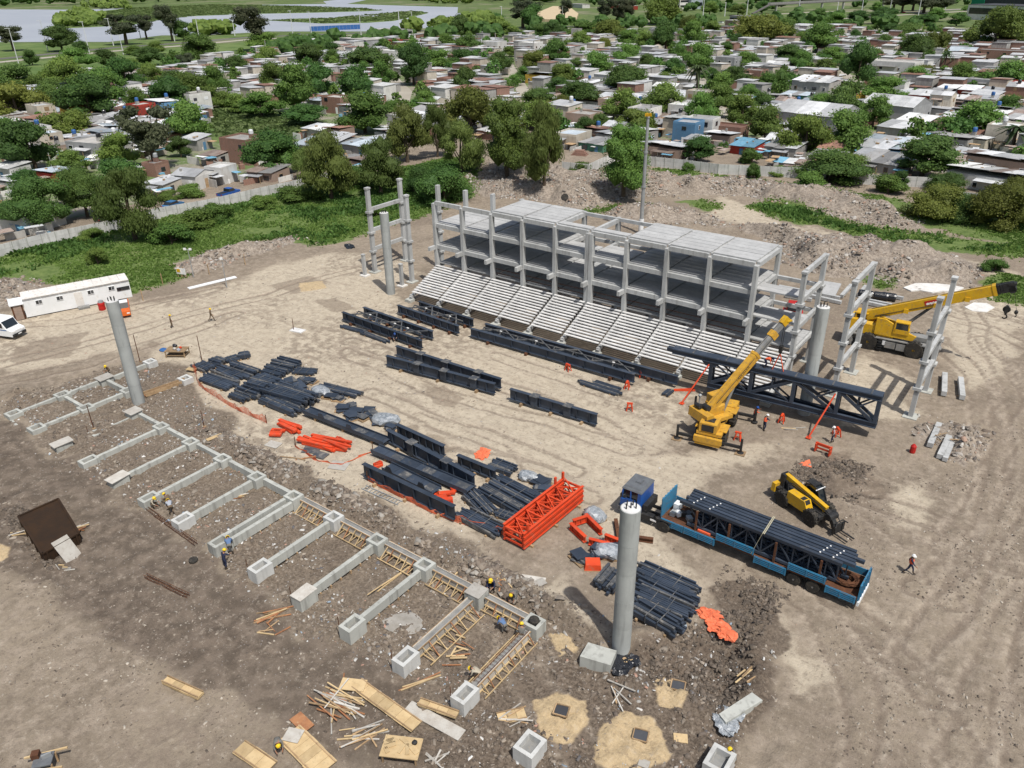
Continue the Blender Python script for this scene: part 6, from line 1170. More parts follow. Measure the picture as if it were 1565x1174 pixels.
for k, (x, fy) in enumerate(((4.0, -3.0), (16.2, -3.2))):                 # orange raking props
    w0 = Matrix.Rotation(e.rotation_euler[2], 3, 'Z'); top = e.location+w0@Vector((x, -0.5, 3.8)); bot = e.location+w0@Vector((x-1.6 if k == 0 else x-1.2, fy, 0.05))
    pr = empty('raking_prop', (bot.x, bot.y, 0), 0, 'orange raking prop under the %s of the lifted truss' % ('left end' if k == 0 else 'right half'), 'prop', 'orange raking props'); b = MB(); b.tube((0, 0, 0.1), (top.x-bot.x, top.y-bot.y, top.z), 0.09, 0.07, 8); b.build('tube', ORNG, pr); ubox('base_plate', ORNG, pr, (0, 0, 0.05), (0.45, 0.45, 0.08))
ub = empty('loose_bars', (G(1046, 598).x, G(1046, 598).y, 0), 0.6, 'orange bars lying by the end of the seating', 'steel bars'); [ubox('bar', ORNG, ub, (0, k*0.25, 0.1), (2.2, 0.14, 0.14), 0.1*k) for k in range(2)]

# bundles of sections
def bundle(p0, p1, w, label, nx_=5, nz_=2, mat=None, sec=None, z=0.18, straps=2, group='strapped bundles of navy steel sections', name='steel_bundle', cat='steel bundle'):
    e, L = on(p0, p1, name, label, cat, group); m = mat or NAVY; nx_ = int(nx_*1.5); pw_ = w/nx_; ph = sec or min(0.26, pw_*1.05)
    for j in range(nz_):
        for k in range(nx_):
            if j == nz_-1 and nz_ > 1 and random.random() < 0.2: continue
            LL = L*random.uniform(.78, 1.05); ubox('steel_section', m if random.random() < .8 else DUST, e, (L/2+random.uniform(-.12, .12), -w/2+pw_*(k+.5)+random.uniform(-.02, .02), z+ph*(j+.5)+j*0.012), (LL, pw_*0.80, ph*0.94), random.gauss(0, .02))
    for k in range(2): ubox('bearer', MT['old_wood'], e, (L*(.2+.6*k), 0, z/2-.01), (.15, w*1.15, z))
    for k in range(straps):
        x = L*(k+1)/(straps+1)+random.uniform(-.2, .2); ubox('strap', DUST, e, (x, 0, z+ph*nz_+0.035), (0.06, w*1.03, 0.02)); 
        for s_ in (-1, 1): ubox('strap', DUST, e, (x, s_*(w/2+0.01), z+ph*nz_/2), (0.06, 0.02, ph*nz_))
    return e
def C4(a, b): return (280+a/3.9125, 480+b/3.9125)
def C5(a, b): return (520+a/3.9125, 640+b/3.9125)
def C6(a, b): return (860+a/3.913, 700+b/3.913)
BL = [((85,310),(165,345),1.6,'at the far left tip of the pile field'), ((170,292),(240,312),1.6,'second from the left tip, on the far side'), ((255,290),(330,268),1.4,'on the far edge, third from the left'), ((330,265),(400,255),1.4,'on the far edge, pointing at the workbench side'), ((205,335),(375,402),1.9,'long one below the far edge of the pile field'), ((115,385),(315,455),1.9,'nearest long one beside the orange netting'), ((280,325),(440,378),1.5,'in the middle back of the pile field'),
 ((345,450),(480,503),1.9,'short one in front of the thick stack'), ((295,495),(395,532),1.2,'shortest one, nearest the netting'), ((485,520),(695,605),1.7,'long flat one in front of the thick stack'), ((505,325),(645,355),1.4,'in the separate group at the back, front left'), ((555,285),(695,322),1.4,'in the separate group at the back, farthest'), ((665,345),(800,358),1.4,'in the separate group at the back, right'), ((480,355),(600,388),1.2,'behind the thick stack'), ((815,435),(1065,500),1.3,'thin one stretching towards the wrapped pallets')]
for a, b, w, lb in BL: bundle(C4(*a), C4(*b), w, 'navy steel bundle '+lb, random.choice((4, 5)), random.choice((1, 2)), straps=random.choice((1, 2)))
bundle(C4(415, 425), C4(540, 460), 2.2, 'navy steel stack with cut ends at the left of the thick stack', 5, 3); bundle(C4(525, 475), C4(775, 555), 2.6, 'thick high stack of navy sections at the heart of the pile field', 6, 4, straps=3); bundle(C4(470, 390), C4(600, 440), 1.5, 'navy bundle leading into the thick stack', 4, 2)
for a, b, w, lb in [((930,360),(1215,500),1.0,'farthest of the four behind the orange lattice stack'), ((920,400),(1165,530),1.4,'second farthest behind the orange lattice stack'), ((840,425),(1105,572),1.6,'third of those behind the orange lattice stack'), ((770,465),(900,590),1.5,'crooked one left of the orange lattice stack'), ((935,575),(1040,612),0.9,'short one touching the orange lattice stack'), ((715,575),(965,700),1.7,'nearest one, left of the orange lattice stack'), ((905,275),(1040,325),1.5,'small one near the pink sheet')]:
    bundle(C5(*a), C5(*b), w, 'navy steel bundle, '+lb, random.choice((4, 5, 6)), 2, straps=2)
for a, b, w, lb, n_ in [((445,690),(800,850),1.5,'farthest of the four behind the foreground pillar',6), ((440,765),(785,930),1.9,'second farthest behind the foreground pillar',6), ((430,840),(760,990),1.7,'third behind the foreground pillar',6), ((425,920),(705,1080),1.6,'nearest one behind the foreground pillar',5), ((235,815),(330,705),1.7,'short crosswise one left of the foreground pillar',5)]:
    bundle(C6(*a), C6(*b), w, 'navy steel bundle, '+lb, n_, 3, sec=0.2, straps=2)
for a, b, lb in (((883,585),(948,606),'long thin one in front of the long lattice truss'), ((520,500),(560,510),'left one below the leftmost lattice truss'), ((553,510),(595,526),'right one below the leftmost lattice truss'), ((905,586),(950,600),'short one behind the long thin bars'), ((1015,607),(1026,598),'pair of short tubes near the raking prop')):
    bundle(a, b, 0.8, 'loose navy bars, '+lb, 3, 1, straps=0, z=0.1, group='loose navy bars', name='loose_bars', cat='steel bars')
# plates and wrapped pallets
def plates(px_, n, w, label, mat=None, wrap=False):
    p = G(*px_); e = empty('plate_stack', (p.x, p.y, hgt(p.x, p.y)), random.uniform(-.5, .5), label, 'plate stack', 'stacks of steel plates'); ubox('pallet', MT['old_wood'], e, (0, 0, .07), (w, w*.75, .12))
    for k in range(n): ubox('plate', mat or (DUST if k % 3 == 0 else NAVY), e, (random.uniform(-.12, .12)*w, random.uniform(-.12, .12)*w, .17+.06*k), (w*random.uniform(.7, 1), w*random.uniform(.5, .7), .05), random.uniform(-.5, .5))
    if wrap:
        b = MB(); b.blob((0, 0, .3), w*.62, (1, .75, .42), .16, 0, 2, n); b.build('plastic_wrap', MT['clear_wrap'], e, smooth=False)
    return e
for i, (c_, n, w) in enumerate([((880,500),5,1.5), ((930,515),4,1.3), ((960,575),6,1.6), ((1010,560),4,1.3), ((1040,590),5,1.4), ((1010,620),6,1.6), ((1070,625),4,1.4), ((1110,580),3,1.2), ((1130,605),4,1.4), ((1160,640),4,1.5), ((640,410),5,1.6), ((700,440),5,1.7), ((760,405),5,1.6), ((720,400),4,1.4)]):
    plates(C4(*c_), n, w, 'low stack of navy plates, %s from the left beyond the lying girder' % ORD[min(i, 11)] if i < 10 else 'stack of navy plates behind the thick steel stack, %s of four' % ('first', 'second', 'third', 'fourth')[i-10])
plates(C4(1210, 645), 4, 2.3, 'large plastic wrapped pallet beyond the lying girder', wrap=True); plates(C4(1245, 692), 6, 1.2, 'square dark block of plates behind the tall girders'); plates(C4(825, 472), 4, 1.9, 'plastic wrapped pallet behind the thick steel stack', wrap=True)
plates(C5(1122, 360), 5, 1.5, 'wrapped plate pallet behind the orange lattice stack, left one', wrap=True); plates(C5(1205, 390), 6, 1.6, 'plate pallet behind the orange lattice stack, middle one'); plates(C5(1215, 430), 5, 1.5, 'plate pallet nearest behind the orange lattice stack')
plates(C6(190, 360), 5, 1.7, 'shiny wrapped pallet by the orange brackets', wrap=True); plates(C6(105, 615), 6, 1.6, 'grey plate pallet left of the red pallet'); plates(C6(262, 580), 8, 2.0, 'large shiny wrapped pallet left of the foreground pillar', wrap=True)
p = G(*C6(178, 655)); e = empty('red_pallet', (p.x, p.y, 0), .6, 'pallet of orange red parts under plastic, left of the foreground pillar', 'pallet'); ubox('pallet', MT['old_wood'], e, (0, 0, .07), (1.3, 1.1, .12)); b = MB(); b.box((0, 0, .35), (1.25, 1.05, .45), 0, 0, (.85, .85)); b.build('wrapped_load', ORNG, e)
# orange steel
p0, p1 = G(785, 836), G(876, 762); e, L = on((p0.x, p0.y, 0), (p1.x, p1.y, 0), 'orange_lattice_stack', 'bright orange stack of lattice frames on the sand', 'lattice stack')
for lv in range(3):
    z0 = 0.25+lv*0.52
    for yy in (-0.95, 0.95):
        b = MB(); b.ibeam((0, yy, z0+.22), (L, yy, z0+.22), .22, .42, .04); b.build('side_member', ORNG, e)
    for k in range(7): ubox('cross_tie', ORNG, e, (L*k/6*0.98+0.07, 0, z0+.2), (.14, 1.66, .16))
    for k in range(6):
        x0, x1 = L*k/6+.15, L*(k+1)/6; ubeam('diagonal', ORNG, e, (x0, -.82, z0+.3), (x1, .82, z0+.3), .09, .09); ubeam('diagonal', ORNG, e, (x0, .82, z0+.16), (x1, -.82, z0+.16), .09, .09)
for x, y in ((L-.2, .95), (L-1.2, 1.0), (0.5, -.98)): ubox('lug', ORNG, e, (x, y, 2.0), (.2, .16, .7))
for k in range(3): ubox('bearer', MT['old_wood'], e, (L*(.1+.4*k), 0, .12), (.18, 2.6, .22))
def orange_pile(p0, p1, w, n, label, nz_=1, ws=(.2, .34)):
    e, L = on(p0, p1, 'orange_bars', label, 'steel bars', 'piles of orange steel')
    for k in range(n):
        ubox('bar', ORNG, e, (L/2+random.uniform(-.15, .15)*L, random.uniform(-.5, .5)*w, .15+.13*(k % (nz_+1))), (L*random.uniform(.45, .95), random.uniform(*ws), .2), random.uniform(-.18, .18))
    return e
orange_pile(C4(575, 660), C4(710, 720), 1.3, 9, 'orange bars nearest the lying girder, upper left pile', 2); orange_pile(C4(520, 720), C4(600, 720), 1.1, 8, 'small heap of orange plates left of the orange bars', 1, (.3, .5)); orange_pile(C4(725, 750), C4(975, 820), 1.5, 13, 'largest pile of orange bars, in the middle of the netting', 2); orange_pile(C4(915, 752), C4(1000, 797), .5, 4, 'separate orange bar right of the largest orange pile')
orange_pile(C5(195, 300), C5(260, 275), .8, 4, 'two orange tubes at the end of the nearest girder'); orange_pile(C5(565, 490), C5(680, 480), 1.3, 10, 'orange heap behind the nearest girder', 2, (.3, .5)); orange_pile(C5(655, 430), C5(700, 425), .8, 4, 'little orange heap behind the flat girder', 1, (.3, .5))
def bracket(p0, p1, label):
    e, L = on(p0, p1, 'orange_bracket', label, 'bracket', 'orange steel brackets by the foreground pillar'); ubox('web', ORNG, e, (L/2, 0, .4), (L, .08, .5)); ubox('flange', ORNG, e, (L/2, 0, .66), (L, .3, .05)); ubox('flange', ORNG, e, (L/2, 0, .14), (L, .3, .05))
    for k in range(3): ubox('stiffener', ORNG, e, (L*(k+.5)/3, 0, .4), (.05, .26, .46))
for a, b, lb in (((45,430),(135,515),'front left arm of the open orange frame'), ((60,415),(150,385),'left end of the open orange frame'), ((135,375),(230,470),'rear arm of the open orange frame'), ((155,525),(290,560),'orange bracket strapped behind the grey pallets'), ((250,500),(340,535),'orange bracket touching the foreground pillar')): bracket(C6(*a), C6(*b), lb)
for i, (a, b) in enumerate((((315,390),(335,510)), ((455,500),(540,512)))):
    e, L = on(C6(*a), C6(*b), 'rusty_beam', 'rusty brown beam lying %s the foreground pillar' % ('left of' if i == 0 else 'right of'), 'rusty beam'); b_ = MB(); b_.ibeam((0, 0, .22), (L, 0, .22), .3, .38, .04); b_.build('body', MT['rust'], e)
def stand(px_, label, s=1.0):
    p = G(*px_); e = empty('trestle_stand', (p.x, p.y, 0), random.uniform(0, 3), label, 'trestle stand', 'orange trestle stands')
    for a_ in range(4):
        x, y = (.3*(-1)**a_), (.25*(-1)**(a_//2)); ubeam('leg', ORNG, e, (x, y, 0), (x*.5, y*.5, .75*s), .09, .09)
    ubox('head', ORNG, e, (0, 0, .78*s), (.6, .2, .14)); ubox('tie', ORNG, e, (0, 0, .3*s), (.55, .1, .08))
for i, c_ in enumerate(((890,546), (868,567), (981,577), (958,594), (1127,672), (1194,645), (1279,666), (962,627))):
    stand(c_, ('orange stand inside the long lattice truss', 'orange stand in front of the long lattice truss', 'orange stand at the right end of the seating truss, rear', 'orange stand at the right end of the seating truss, front', 'orange stand right behind the ochre crane', 'orange stand right of the man in white helmet', 'orange stand beside the man in orange vest', 'orange stand by the scattered clothes')[i])
p = G(1257, 692); e = empty('barrier', (p.x, p.y, 0), -.1, 'low orange barrier bench standing on the open sand', 'barrier'); ubox('rail', ORNG, e, (0, 0, .75), (1.5, .12, .25)); ubox('rail', ORNG, e, (0, 0, .35), (1.5, .1, .15)); [ubox('leg', ORNG, e, (s_*.65, 0, .4), (.12, .5, .8)) for s_ in (-1, 1)]
def cone(px_, label):
    p = GH(*px_); b = MB(); b.box((0, 0, .03), (.5, .5, .06)); b.lathe([(.2, .05), (.05, .7)], n=10); tag(b.build('traffic_cone', MT['hi_vis'], None, p), label, 'cone')
p = GH(1230, 709); b = MB(); b.add([(-.6,-.5,.03),(.7,-.3,.05),(.2,.6,.25)], [(0,1,2)]); b.add([(-.6,-.5,.01),(.7,-.3,.03),(.2,.6,.22)], [(2,1,0)]); tag(b.build('orange_sheet', MT['orange_net'], None, p), 'pale orange scrap of sheet on the dark ground below the crane', 'sheet')
p = GH(1394, 692); b = MB(); b.lathe([(.22, 0), (.25, .1), (.25, .7), (.1, .9)], n=10); tag(b.build('red_canister', MT['red_paint'], None, p), 'small red canister at the edge of the debris heap', 'canister')
# orange netting: open mesh of cords
def netting(pts, hh, label, w=None):
    P = [G(*q_) for q_ in pts]; b = MB(); e = empty('safety_net', (P[0].x, P[0].y, 0), 0, label, 'safety net', 'orange safety nets'); R0 = P[0]; S_ = []
    for a, c_ in zip(P, P[1:]):
        n = max(1, int((c_-a).length/0.5)); S_ += [a+(c_-a)*(k/n) for k in range(n)]
    S_.append(P[-1]); hs_ = [hh*random.uniform(.5, 1.05) for _ in S_]; off = [Vector((random.uniform(-.25, .25), random.uniform(-.25, .25), 0)) for _ in S_]
    for r in range(6):
        t0 = r/5
        for i in range(len(S_)-1):
            a = S_[i]-R0+off[i]*t0; c_ = S_[i+1]-R0+off[i+1]*t0; za, zc = .03+hs_[i]*t0, .03+hs_[i+1]*t0; b.add([(a.x, a.y, za), (c_.x, c_.y, zc), (c_.x, c_.y, zc+.075), (a.x, a.y, za+.075)], [(0, 1, 2, 3)])
    for i, s_ in enumerate(S_):
        for k in range(2):
            f_ = k*.5; s2 = S_[min(i+1, len(S_)-1)]; m_ = s_+(s2-s_)*f_; a = m_-R0; d = (s2-s_).normalized()*.06 if (s2-s_).length > 0 else Vector((.06, 0, 0)); o2 = off[i]; b.add([(a.x, a.y, .02), (a.x+d.x, a.y+d.y, .02), (a.x+d.x+o2.x, a.y+d.y+o2.y, hs_[i]), (a.x+o2.x, a.y+o2.y, hs_[i])], [(0, 1, 2, 3)])
    tag(b.build('net', MT['orange_net'], e), kind='stuff')
    for s_ in (S_[0], S_[-1]): ubox('stake', MT['rust'], e, (s_.x-R0.x, s_.y-R0.y, .5), (.06, .06, 1.1))
netting([(299, 566), (304, 590), (322, 604), (352, 622), (380, 636), (408, 648)], .75, 'orange net hanging left of the navy pile field'); netting([(562, 736), (610, 760), (660, 785), (700, 800), (745, 812), (772, 820)], .6, 'orange net along the nearest girder and bundle'); netting([(452, 682), (480, 704), (520, 712), (545, 702), (570, 690)], .12, 'orange net trampled flat below the orange bars')
def crumple(px_, label, sc, mat, seed, cat='netting heap', name='net_heap'):
    p = GH(*px_); b = MB(); r = random.Random(seed)
    for k in range(22): b.blob((r.uniform(-1, 1)*sc[0], r.uniform(-1, 1)*sc[1], .06), r.uniform(.15, .42), (1.3, 1, .4), .55, 0, 2, seed+k)
    return tag(b.build(name, mat, None, p, -.5), label, cat)
crumple((1094, 955), 'heap of crumpled orange netting at the edge of the dug clay', (1.3, .55), MT['orange_net'], 5); crumple((957, 1013), 'black crumpled plastic sheet at the foot of the foreground pillar', (.35, .9), MT['black_plastic'], 6, 'plastic sheet', 'plastic_sheet'); crumple((535, 377), 'dark tarpaulin bundle beside the leftmost frame', (.9, .5), MT['black_plastic'], 8, 'tarpaulin', 'tarpaulin'); crumple((1115, 1100), 'torn white plastic at the edge of the dug pit', (.6, .7), MT['clear_wrap'], 9, 'plastic sheet', 'plastic_sheet')
for pts, lb in (([(1380,441),(1400,433),(1432,435),(1456,437),(1473,441),(1462,447),(1440,446),(1425,449),(1405,445),(1392,446)], 'white lime spill in front of the rubble, left of the boom'), ([(1474,470),(1488,463),(1508,464),(1520,471),(1508,478),(1486,476)], 'white lime patch below the boom tip')):
    P = [GH(*q_) for q_ in pts]; b = MB(); b.prism([(p.x, p.y) for p in P], min(p.z for p in P)-.3, max(p.z for p in P)+.06); tag(b.build('lime_spill', MT['white_spill']), lb, 'lime spill')
crumple((738, 695), 'pink sheet and orange posts by the short girder', (.4, .4), MT['orange_net'], 12, 'sheet', 'orange_sheet')
# ladder on the sand
e, L = on((556, 746), (612, 771), 'ladder', 'long metal ladder lying on the sand before the nearest girder', 'ladder'); [ubox('side_rail', MT['galvanised'], e, (L/2, s_*.28, .08), (L, .06, .08)) for s_ in (-1, 1)]; [ubox('rung', MT['galvanised'], e, (L*(k+.5)/12, 0, .08), (.05, .52, .05)) for k in range(12)]
# ---------------------------------------------------------------- vehicles and machines
YP, OC, BK, GM, TY, GL = MT['yellow_paint'], MT['ochre_paint'], MT['black_iron'], MT['machine_grey'], MT['tyre'], MT['glass']
def part(parent, name, m, fn, smooth=False):
    b = MB(); fn(b); return b.build(name, m, parent, smooth=smooth)
def wheel(parent, x, y, r, w, rimm, lugs=0, axis='y', hub=0.55):
    e = part(parent, 'wheel', TY, lambda b: b.lathe([(r*0.62, -w/2), (r*0.93, -w/2), (r, -w*0.36), (r, w*0.36), (r*0.93, w/2), (r*0.62, w/2)], (0, 0, 0), 22, 0, axis))
    e.location = (x, y, r)
    if lugs:
        b = MB()
        for k in range(lugs):
            a = 2*math.pi*k/lugs
            for s_ in (-1, 1):
                c_ = (math.cos(a)*r, math.sin(a)*r)
                if axis == 'y': b.box((c_[0], s_*w*0.22, c_[1]), (0.12, w*0.42, 0.14*r+0.03), 0, 0, (1, 1), 0, -a)
                else: b.box((s_*w*.22, c_[0], c_[1]), (w*.42, .12, .14*r+.03), 0, 0, (1, 1), a)
        tag(b.build('tread', TY, e), kind='stuff')
    for s_ in (-1, 1):
        prof = [(r*hub, s_*w*0.30), (r*hub, s_*w*0.47), (r*hub*0.82, s_*w*0.47), (r*hub*0.75, s_*w*0.36), (r*0.16, s_*w*0.36), (r*0.15, s_*w*0.50)]
        b = MB(); b.lathe(prof if s_ > 0 else prof, (0, 0, 0), 18, 0, axis); b.build('rim', rimm, e)
    return e
def stencil(parent, word, loc, size, rot, m, name='lettering'):
    cu = bpy.data.curves.new('lettering', 'FONT'); cu.body = word; cu.size = size; cu.align_x = 'CENTER'; cu.align_y = 'CENTER'; cu.extrude = 0.004
    o = bpy.data.objects.new('lettering_src', cu); col.objects.link(o); dg = bpy.context.evaluated_depsgraph_get(); me = bpy.data.meshes.new_from_object(o.evaluated_get(dg)); bpy.data.objects.remove(o); me.materials.clear(); me.materials.append(m)
    t_ = link(bpy.data.objects.new(name, me), parent); t_.location = loc; t_.rotation_euler = rot; return t_

# --- ochre rough-terrain crane (forward = +x in its own axes)
e = empty('mobile_crane', (-23.15, 63.0, 0), R_(99.6), 'ochre mobile crane on outriggers with its boom raised over the navy truss', 'mobile crane')
part(e, 'chassis', OC, lambda b: (b.box((0, 0, 1.05), (6.6, 1.5, .5)), b.box((2.3, 0, 1.45), (1.9, 2.3, .35)), b.box((-2.35, 0, 1.42), (2.0, 2.3, .3))))
part(e, 'engine_hood', OC, lambda b: (b.side([(-.8, 0), (.8, 0), (.8, .95), (-.8, .95)], -3.35, -1.75), ) and [None]).location = (0, .15, 1.5)
ubox('grille', BK, e, (-3.37, .15, 2.0), (.04, 1.1, .65)); ubox('hood_vent', BK, e, (-2.5, .15, 2.47), (.8, .9, .04))
part(e, 'rear_bumper', OC, lambda b: (b.box((-3.6, 0, .95), (.35, 2.55, .55)), b.box((-3.62, 0, .55), (.2, 2.3, .25))))
part(e, 'front_deck', OC, lambda b: (b.box((2.9, 0, 1.55), (1.5, 2.4, .35)), b.box((3.5, 0, 1.0), (.4, 2.4, .7))))
for x in (-1.95, 1.85):
    for s_ in (-1, 1):
        wheel(e, x, s_*1.15, .72, .55, OC, 14); part(e, 'fender', OC, lambda b: b.box((x, s_*1.15, 1.58), (1.5, .6, .08)))
for x in (-3.0, 3.15):
    part(e, 'outrigger_beam', BK, lambda b: b.box((x, 0, .62), (.24, 6.0, .24)))
    for s_ in (-1, 1): part(e, 'outrigger_leg', BK, lambda b: (b.box((x, s_*2.95, .75), (.2, .2, 1.5)), b.lathe([(.3, .03), (.3, .1), (.1, .16)], (x, s_*2.95, 0), 10)))
ubox('outrigger_pad', MT['old_wood'], e, (-3.0, 2.95, .03), (.9, .9, .06)); ubox('outrigger_pad', MT['old_wood'], e, (-3.0, -2.95, .03), (.9, .9, .06))
part(e, 'slew_ring', BK, lambda b: b.lathe([(.75, 1.3), (.75, 1.65)], n=18))
tip_w = Vector((-20.2, 69.4, 9.95)); up_e = empty('superstructure', (0, 0, 1.65)); up_e.parent = e
inv = Matrix.Translation(Vector((-23.15, 63.0, 0))) @ Matrix.Rotation(R_(99.6), 4, 'Z'); tl_ = inv.inverted() @ tip_w; az = math.atan2(tl_.y, tl_.x); up_e.rotation_euler = (0, 0, az)
reach = math.hypot(tl_.x, tl_.y); pv = Vector((-1.1, 0, 1.15)); tl2 = Vector((reach, 0, tl_.z-1.65))
part(up_e, 'turntable', OC, lambda b: (b.box((-.4, 0, .2), (2.6, 2.0, .35)), b.side([(-.32, .3), (-.18, .3), (-.18, 1.4), (-.32, 1.2)], -1.6, .4), b.side([(.32, .3), (.18, .3), (.18, 1.4), (.32, 1.2)], -1.6, .4)))
part(up_e, 'counterweight', OC, lambda b: b.box((-2.15, 0, .75), (.95, 2.5, .85), 0, 0, (.85, 1)))
b = MB(); d_ = (tl2-pv).normalized(); P = lambda t_: pv+d_*t_; LB = (tl2-pv).length; b.beam(P(-.3), P(LB*.60), .62, .78); b.build('boom_section', OC, up_e)
b = MB(); b.beam(P(LB*.55), P(LB*.82), .48, .6); b.build('boom_extension', GM, up_e); b = MB(); b.beam(P(LB*.80), P(LB*.86), .62, .74); b.beam(P(LB*.59), P(LB*.615), .70, .86); b.build('boom_collar', OC, up_e); b = MB(); b.beam(P(LB*.84), P(LB*.98), .38, .48); b.build('boom_extension', GM, up_e)
b = MB(); b.beam(P(LB*.95), P(LB+.25), .5, .7); b.lathe([(.32, -.22), (.32, .22)], P(LB+.1)-Vector((0, 0, .15)), 12, 0, 'y'); b.box(P(LB)+Vector((.3, 0, -.1)), (.6, .6, .12)); b.build('boom_head', MT['yellow_paint'], up_e)
b = MB(); b.tube((.55, 0, .35), P(LB*.36)-Vector((0, 0, .4)), .15, .13, 10); b.build('lift_cylinder', GM, up_e)
part(up_e, 'operator_cab', OC, lambda b: (b.side([(.62, .3), (1.38, .3), (1.38, 1.1), (.62, 1.1)], -.5, 1.25), b.box((-.35, 1.0, 1.45), (.12, .76, .8)), b.box((.35, 1.0, 1.88), (1.5, .8, .08))))
part(up_e, 'cab_glass', GL, lambda b: b.box((.4, 1.0, 1.47), (1.45, .70, .74), 0, 0, (.9, 1)))
part(up_e, 'winch', BK, lambda b: (b.lathe([(.3, -.35), (.3, .35)], (-1.6, 0, 1.35), 12, 0, 'y'), b.lathe([(.22, -.35), (.22, .35)], (-2.15, .5, 1.45), 12, 0, 'y'))); part(up_e, 'light_mast', MT['galvanised'], lambda b: (b.tube((-1.7, .9, 1.2), (-1.7, .9, 2.2), .06), b.blob((-1.7, .9, 2.2), .2)))
stencil(up_e, 'TALOSLER', P(LB*.40)+Vector((0, -.318, 0)), .40, (math.pi/2, -math.atan2(d_.z, d_.x), 0), MT['print_dark'])
part(up_e, 'boom_cable', BK, lambda b: (b.tube(P(-.2)+Vector((0, .1, .5)), P(LB*.95)+Vector((0, .1, .45)), .03, .03, 4), b.tube(P(.5)+Vector((0, -.34, .2)), P(LB*.55)+Vector((0, -.34, .25)), .03, .03, 4), b.tube(P(LB*.56)+Vector((.1, -.3, .1)), P(LB*.84)+Vector((.1, -.26, .1)), .045, .045, 4)))
hk = empty('crane_hook', (tip_w.x, tip_w.y, 0), 0, 'black hook and orange slings hanging from the ochre crane to the truss', 'crane hook')
part(hk, 'hoist_rope', BK, lambda b: (b.tube((.08, 0, 7.2), (.08, 0, 9.9), .03, .03, 5), b.tube((-.08, 0, 7.2), (-.08, 0, 9.9), .03, .03, 5)))
part(hk, 'hook_block', BK, lambda b: (b.box((0, 0, 7.0), (.3, .45, .6)), b.lathe([(.08, 6.45), (.16, 6.55), (.12, 6.75)], n=8)))
part(hk, 'sling', MT['hi_vis'], lambda b: (b.tube((0, 0, 6.5), (-.55, .1, 4.6), .055, .055, 6), b.tube((0, 0, 6.5), (.5, .2, 4.62), .055, .055, 6)))

# --- big yellow rough-terrain crane behind the right frames
RZ2 = R_(5.0); e = empty('mobile_crane', (-14.3, 91.6, 0), RZ2, 'big bright yellow four wheeled crane with long boom resting behind the right frames', 'mobile crane')
part(e, 'chassis', GM, lambda b: (b.box((0, 0, 1.35), (9.4, 2.0, .55)), b.box((.2, -1.15, 1.70), (9.6, .9, .10)), b.box((.2, 1.15, 1.70), (9.6, .9, .10)), b.box((4.6, 0, 1.25), (.5, 2.9, .9)), b.box((-4.6, 0, 1.35), (.5, 2.9, .9)), b.box((3.2, .2, 1.95), (3.2, 1.2, .5))))
part(e, 'tool_box', GM, lambda b: (b.box((-.1, -1.35, 1.1), (1.1, .5, .75)), b.box((1.0, -1.35, 1.05), (.9, .5, .8)))); part(e, 'ladder', BK, lambda b: [b.box((-1.15, -1.55, .45+.3*k), (.5, .25, .05)) for k in range(4)]); part(e, 'tank', MT['white_metal'], lambda b: b.box((-.75, -1.4, 1.25), (.35, .4, .5)))
for x in (-2.45, 2.35):
    for s_ in (-1, 1): wheel(e, x, s_*1.28, 1.0, .68, MT['yellow_paint'], 16, 'y', .6)
for x in (-4.3, 4.35): part(e, 'outrigger_box', GM, lambda b: (b.box((x, 0, .85), (.45, 2.9, .45)), b.box((x, -1.4, .8), (.3, .25, 1.0)), b.box((x, 1.4, .8), (.3, .25, 1.0))))
u2 = empty('superstructure', (-1.4, 0, 1.75)); u2.parent = e
part(u2, 'turntable', YP, lambda b: (b.box((-.3, 0, .25), (3.4, 2.3, .45)), b.side([(-1.15, .45), (-.85, .45), (-.85, 1.5), (-1.15, 1.2)], -2.4, .4), b.side([(1.15, .45), (.85, .45), (.85, 1.5), (1.15, 1.2)], -2.4, .4)))
b = MB(); b.extr([(-.5, .3), (3.6, .3), (3.9, .85), (2.4, 1.25), (.2, 2.35), (-.5, 2.35)], (0, -1.05, 0), (0, -1.28, 0), 0, (0, 0, 1)); me_ = b
def plate_side(b, pts, y0, y1):
    n = len(pts); b.add([(x, y0, z) for x, z in pts]+[(x, y1, z) for x, z in pts], [(i, (i+1) % n, n+(i+1) % n, n+i) for i in range(n)]+[tuple(range(n-1, -1, -1)), tuple(range(n, 2*n))])
part(u2, 'side_cowl', YP, lambda b: plate_side(b, [(-.6, .3), (3.4, .2), (3.7, .75), (2.6, 1.1), (.3, 2.2), (-.6, 2.2)], -1.32, -1.02)); part(u2, 'side_cowl', YP, lambda b: plate_side(b, [(-.6, .3), (2.4, .3), (2.4, 1.0), (-.6, 1.6)], 1.02, 1.3))
part(u2, 'counterweight', YP, lambda b: b.box((-3.1, 0, .95), (1.1, 2.7, 1.3), 0, 0, (.9, .95))); part(u2, 'winch', BK, lambda b: (b.lathe([(.42, -.5), (.42, .5)], (-2.3, 0, 1.6), 14, 0, 'y'), b.box((-2.6, .5, 1.9), (.8, .6, .5)))); part(u2, 'winch_frame', YP, lambda b: (b.box((-2.3, 0, 2.2), (1.3, 1.6, .12)), b.box((-2.9, -.7, 1.8), (.1, .1, .8)), b.box((-2.9, .7, 1.8), (.1, .1, .8))))
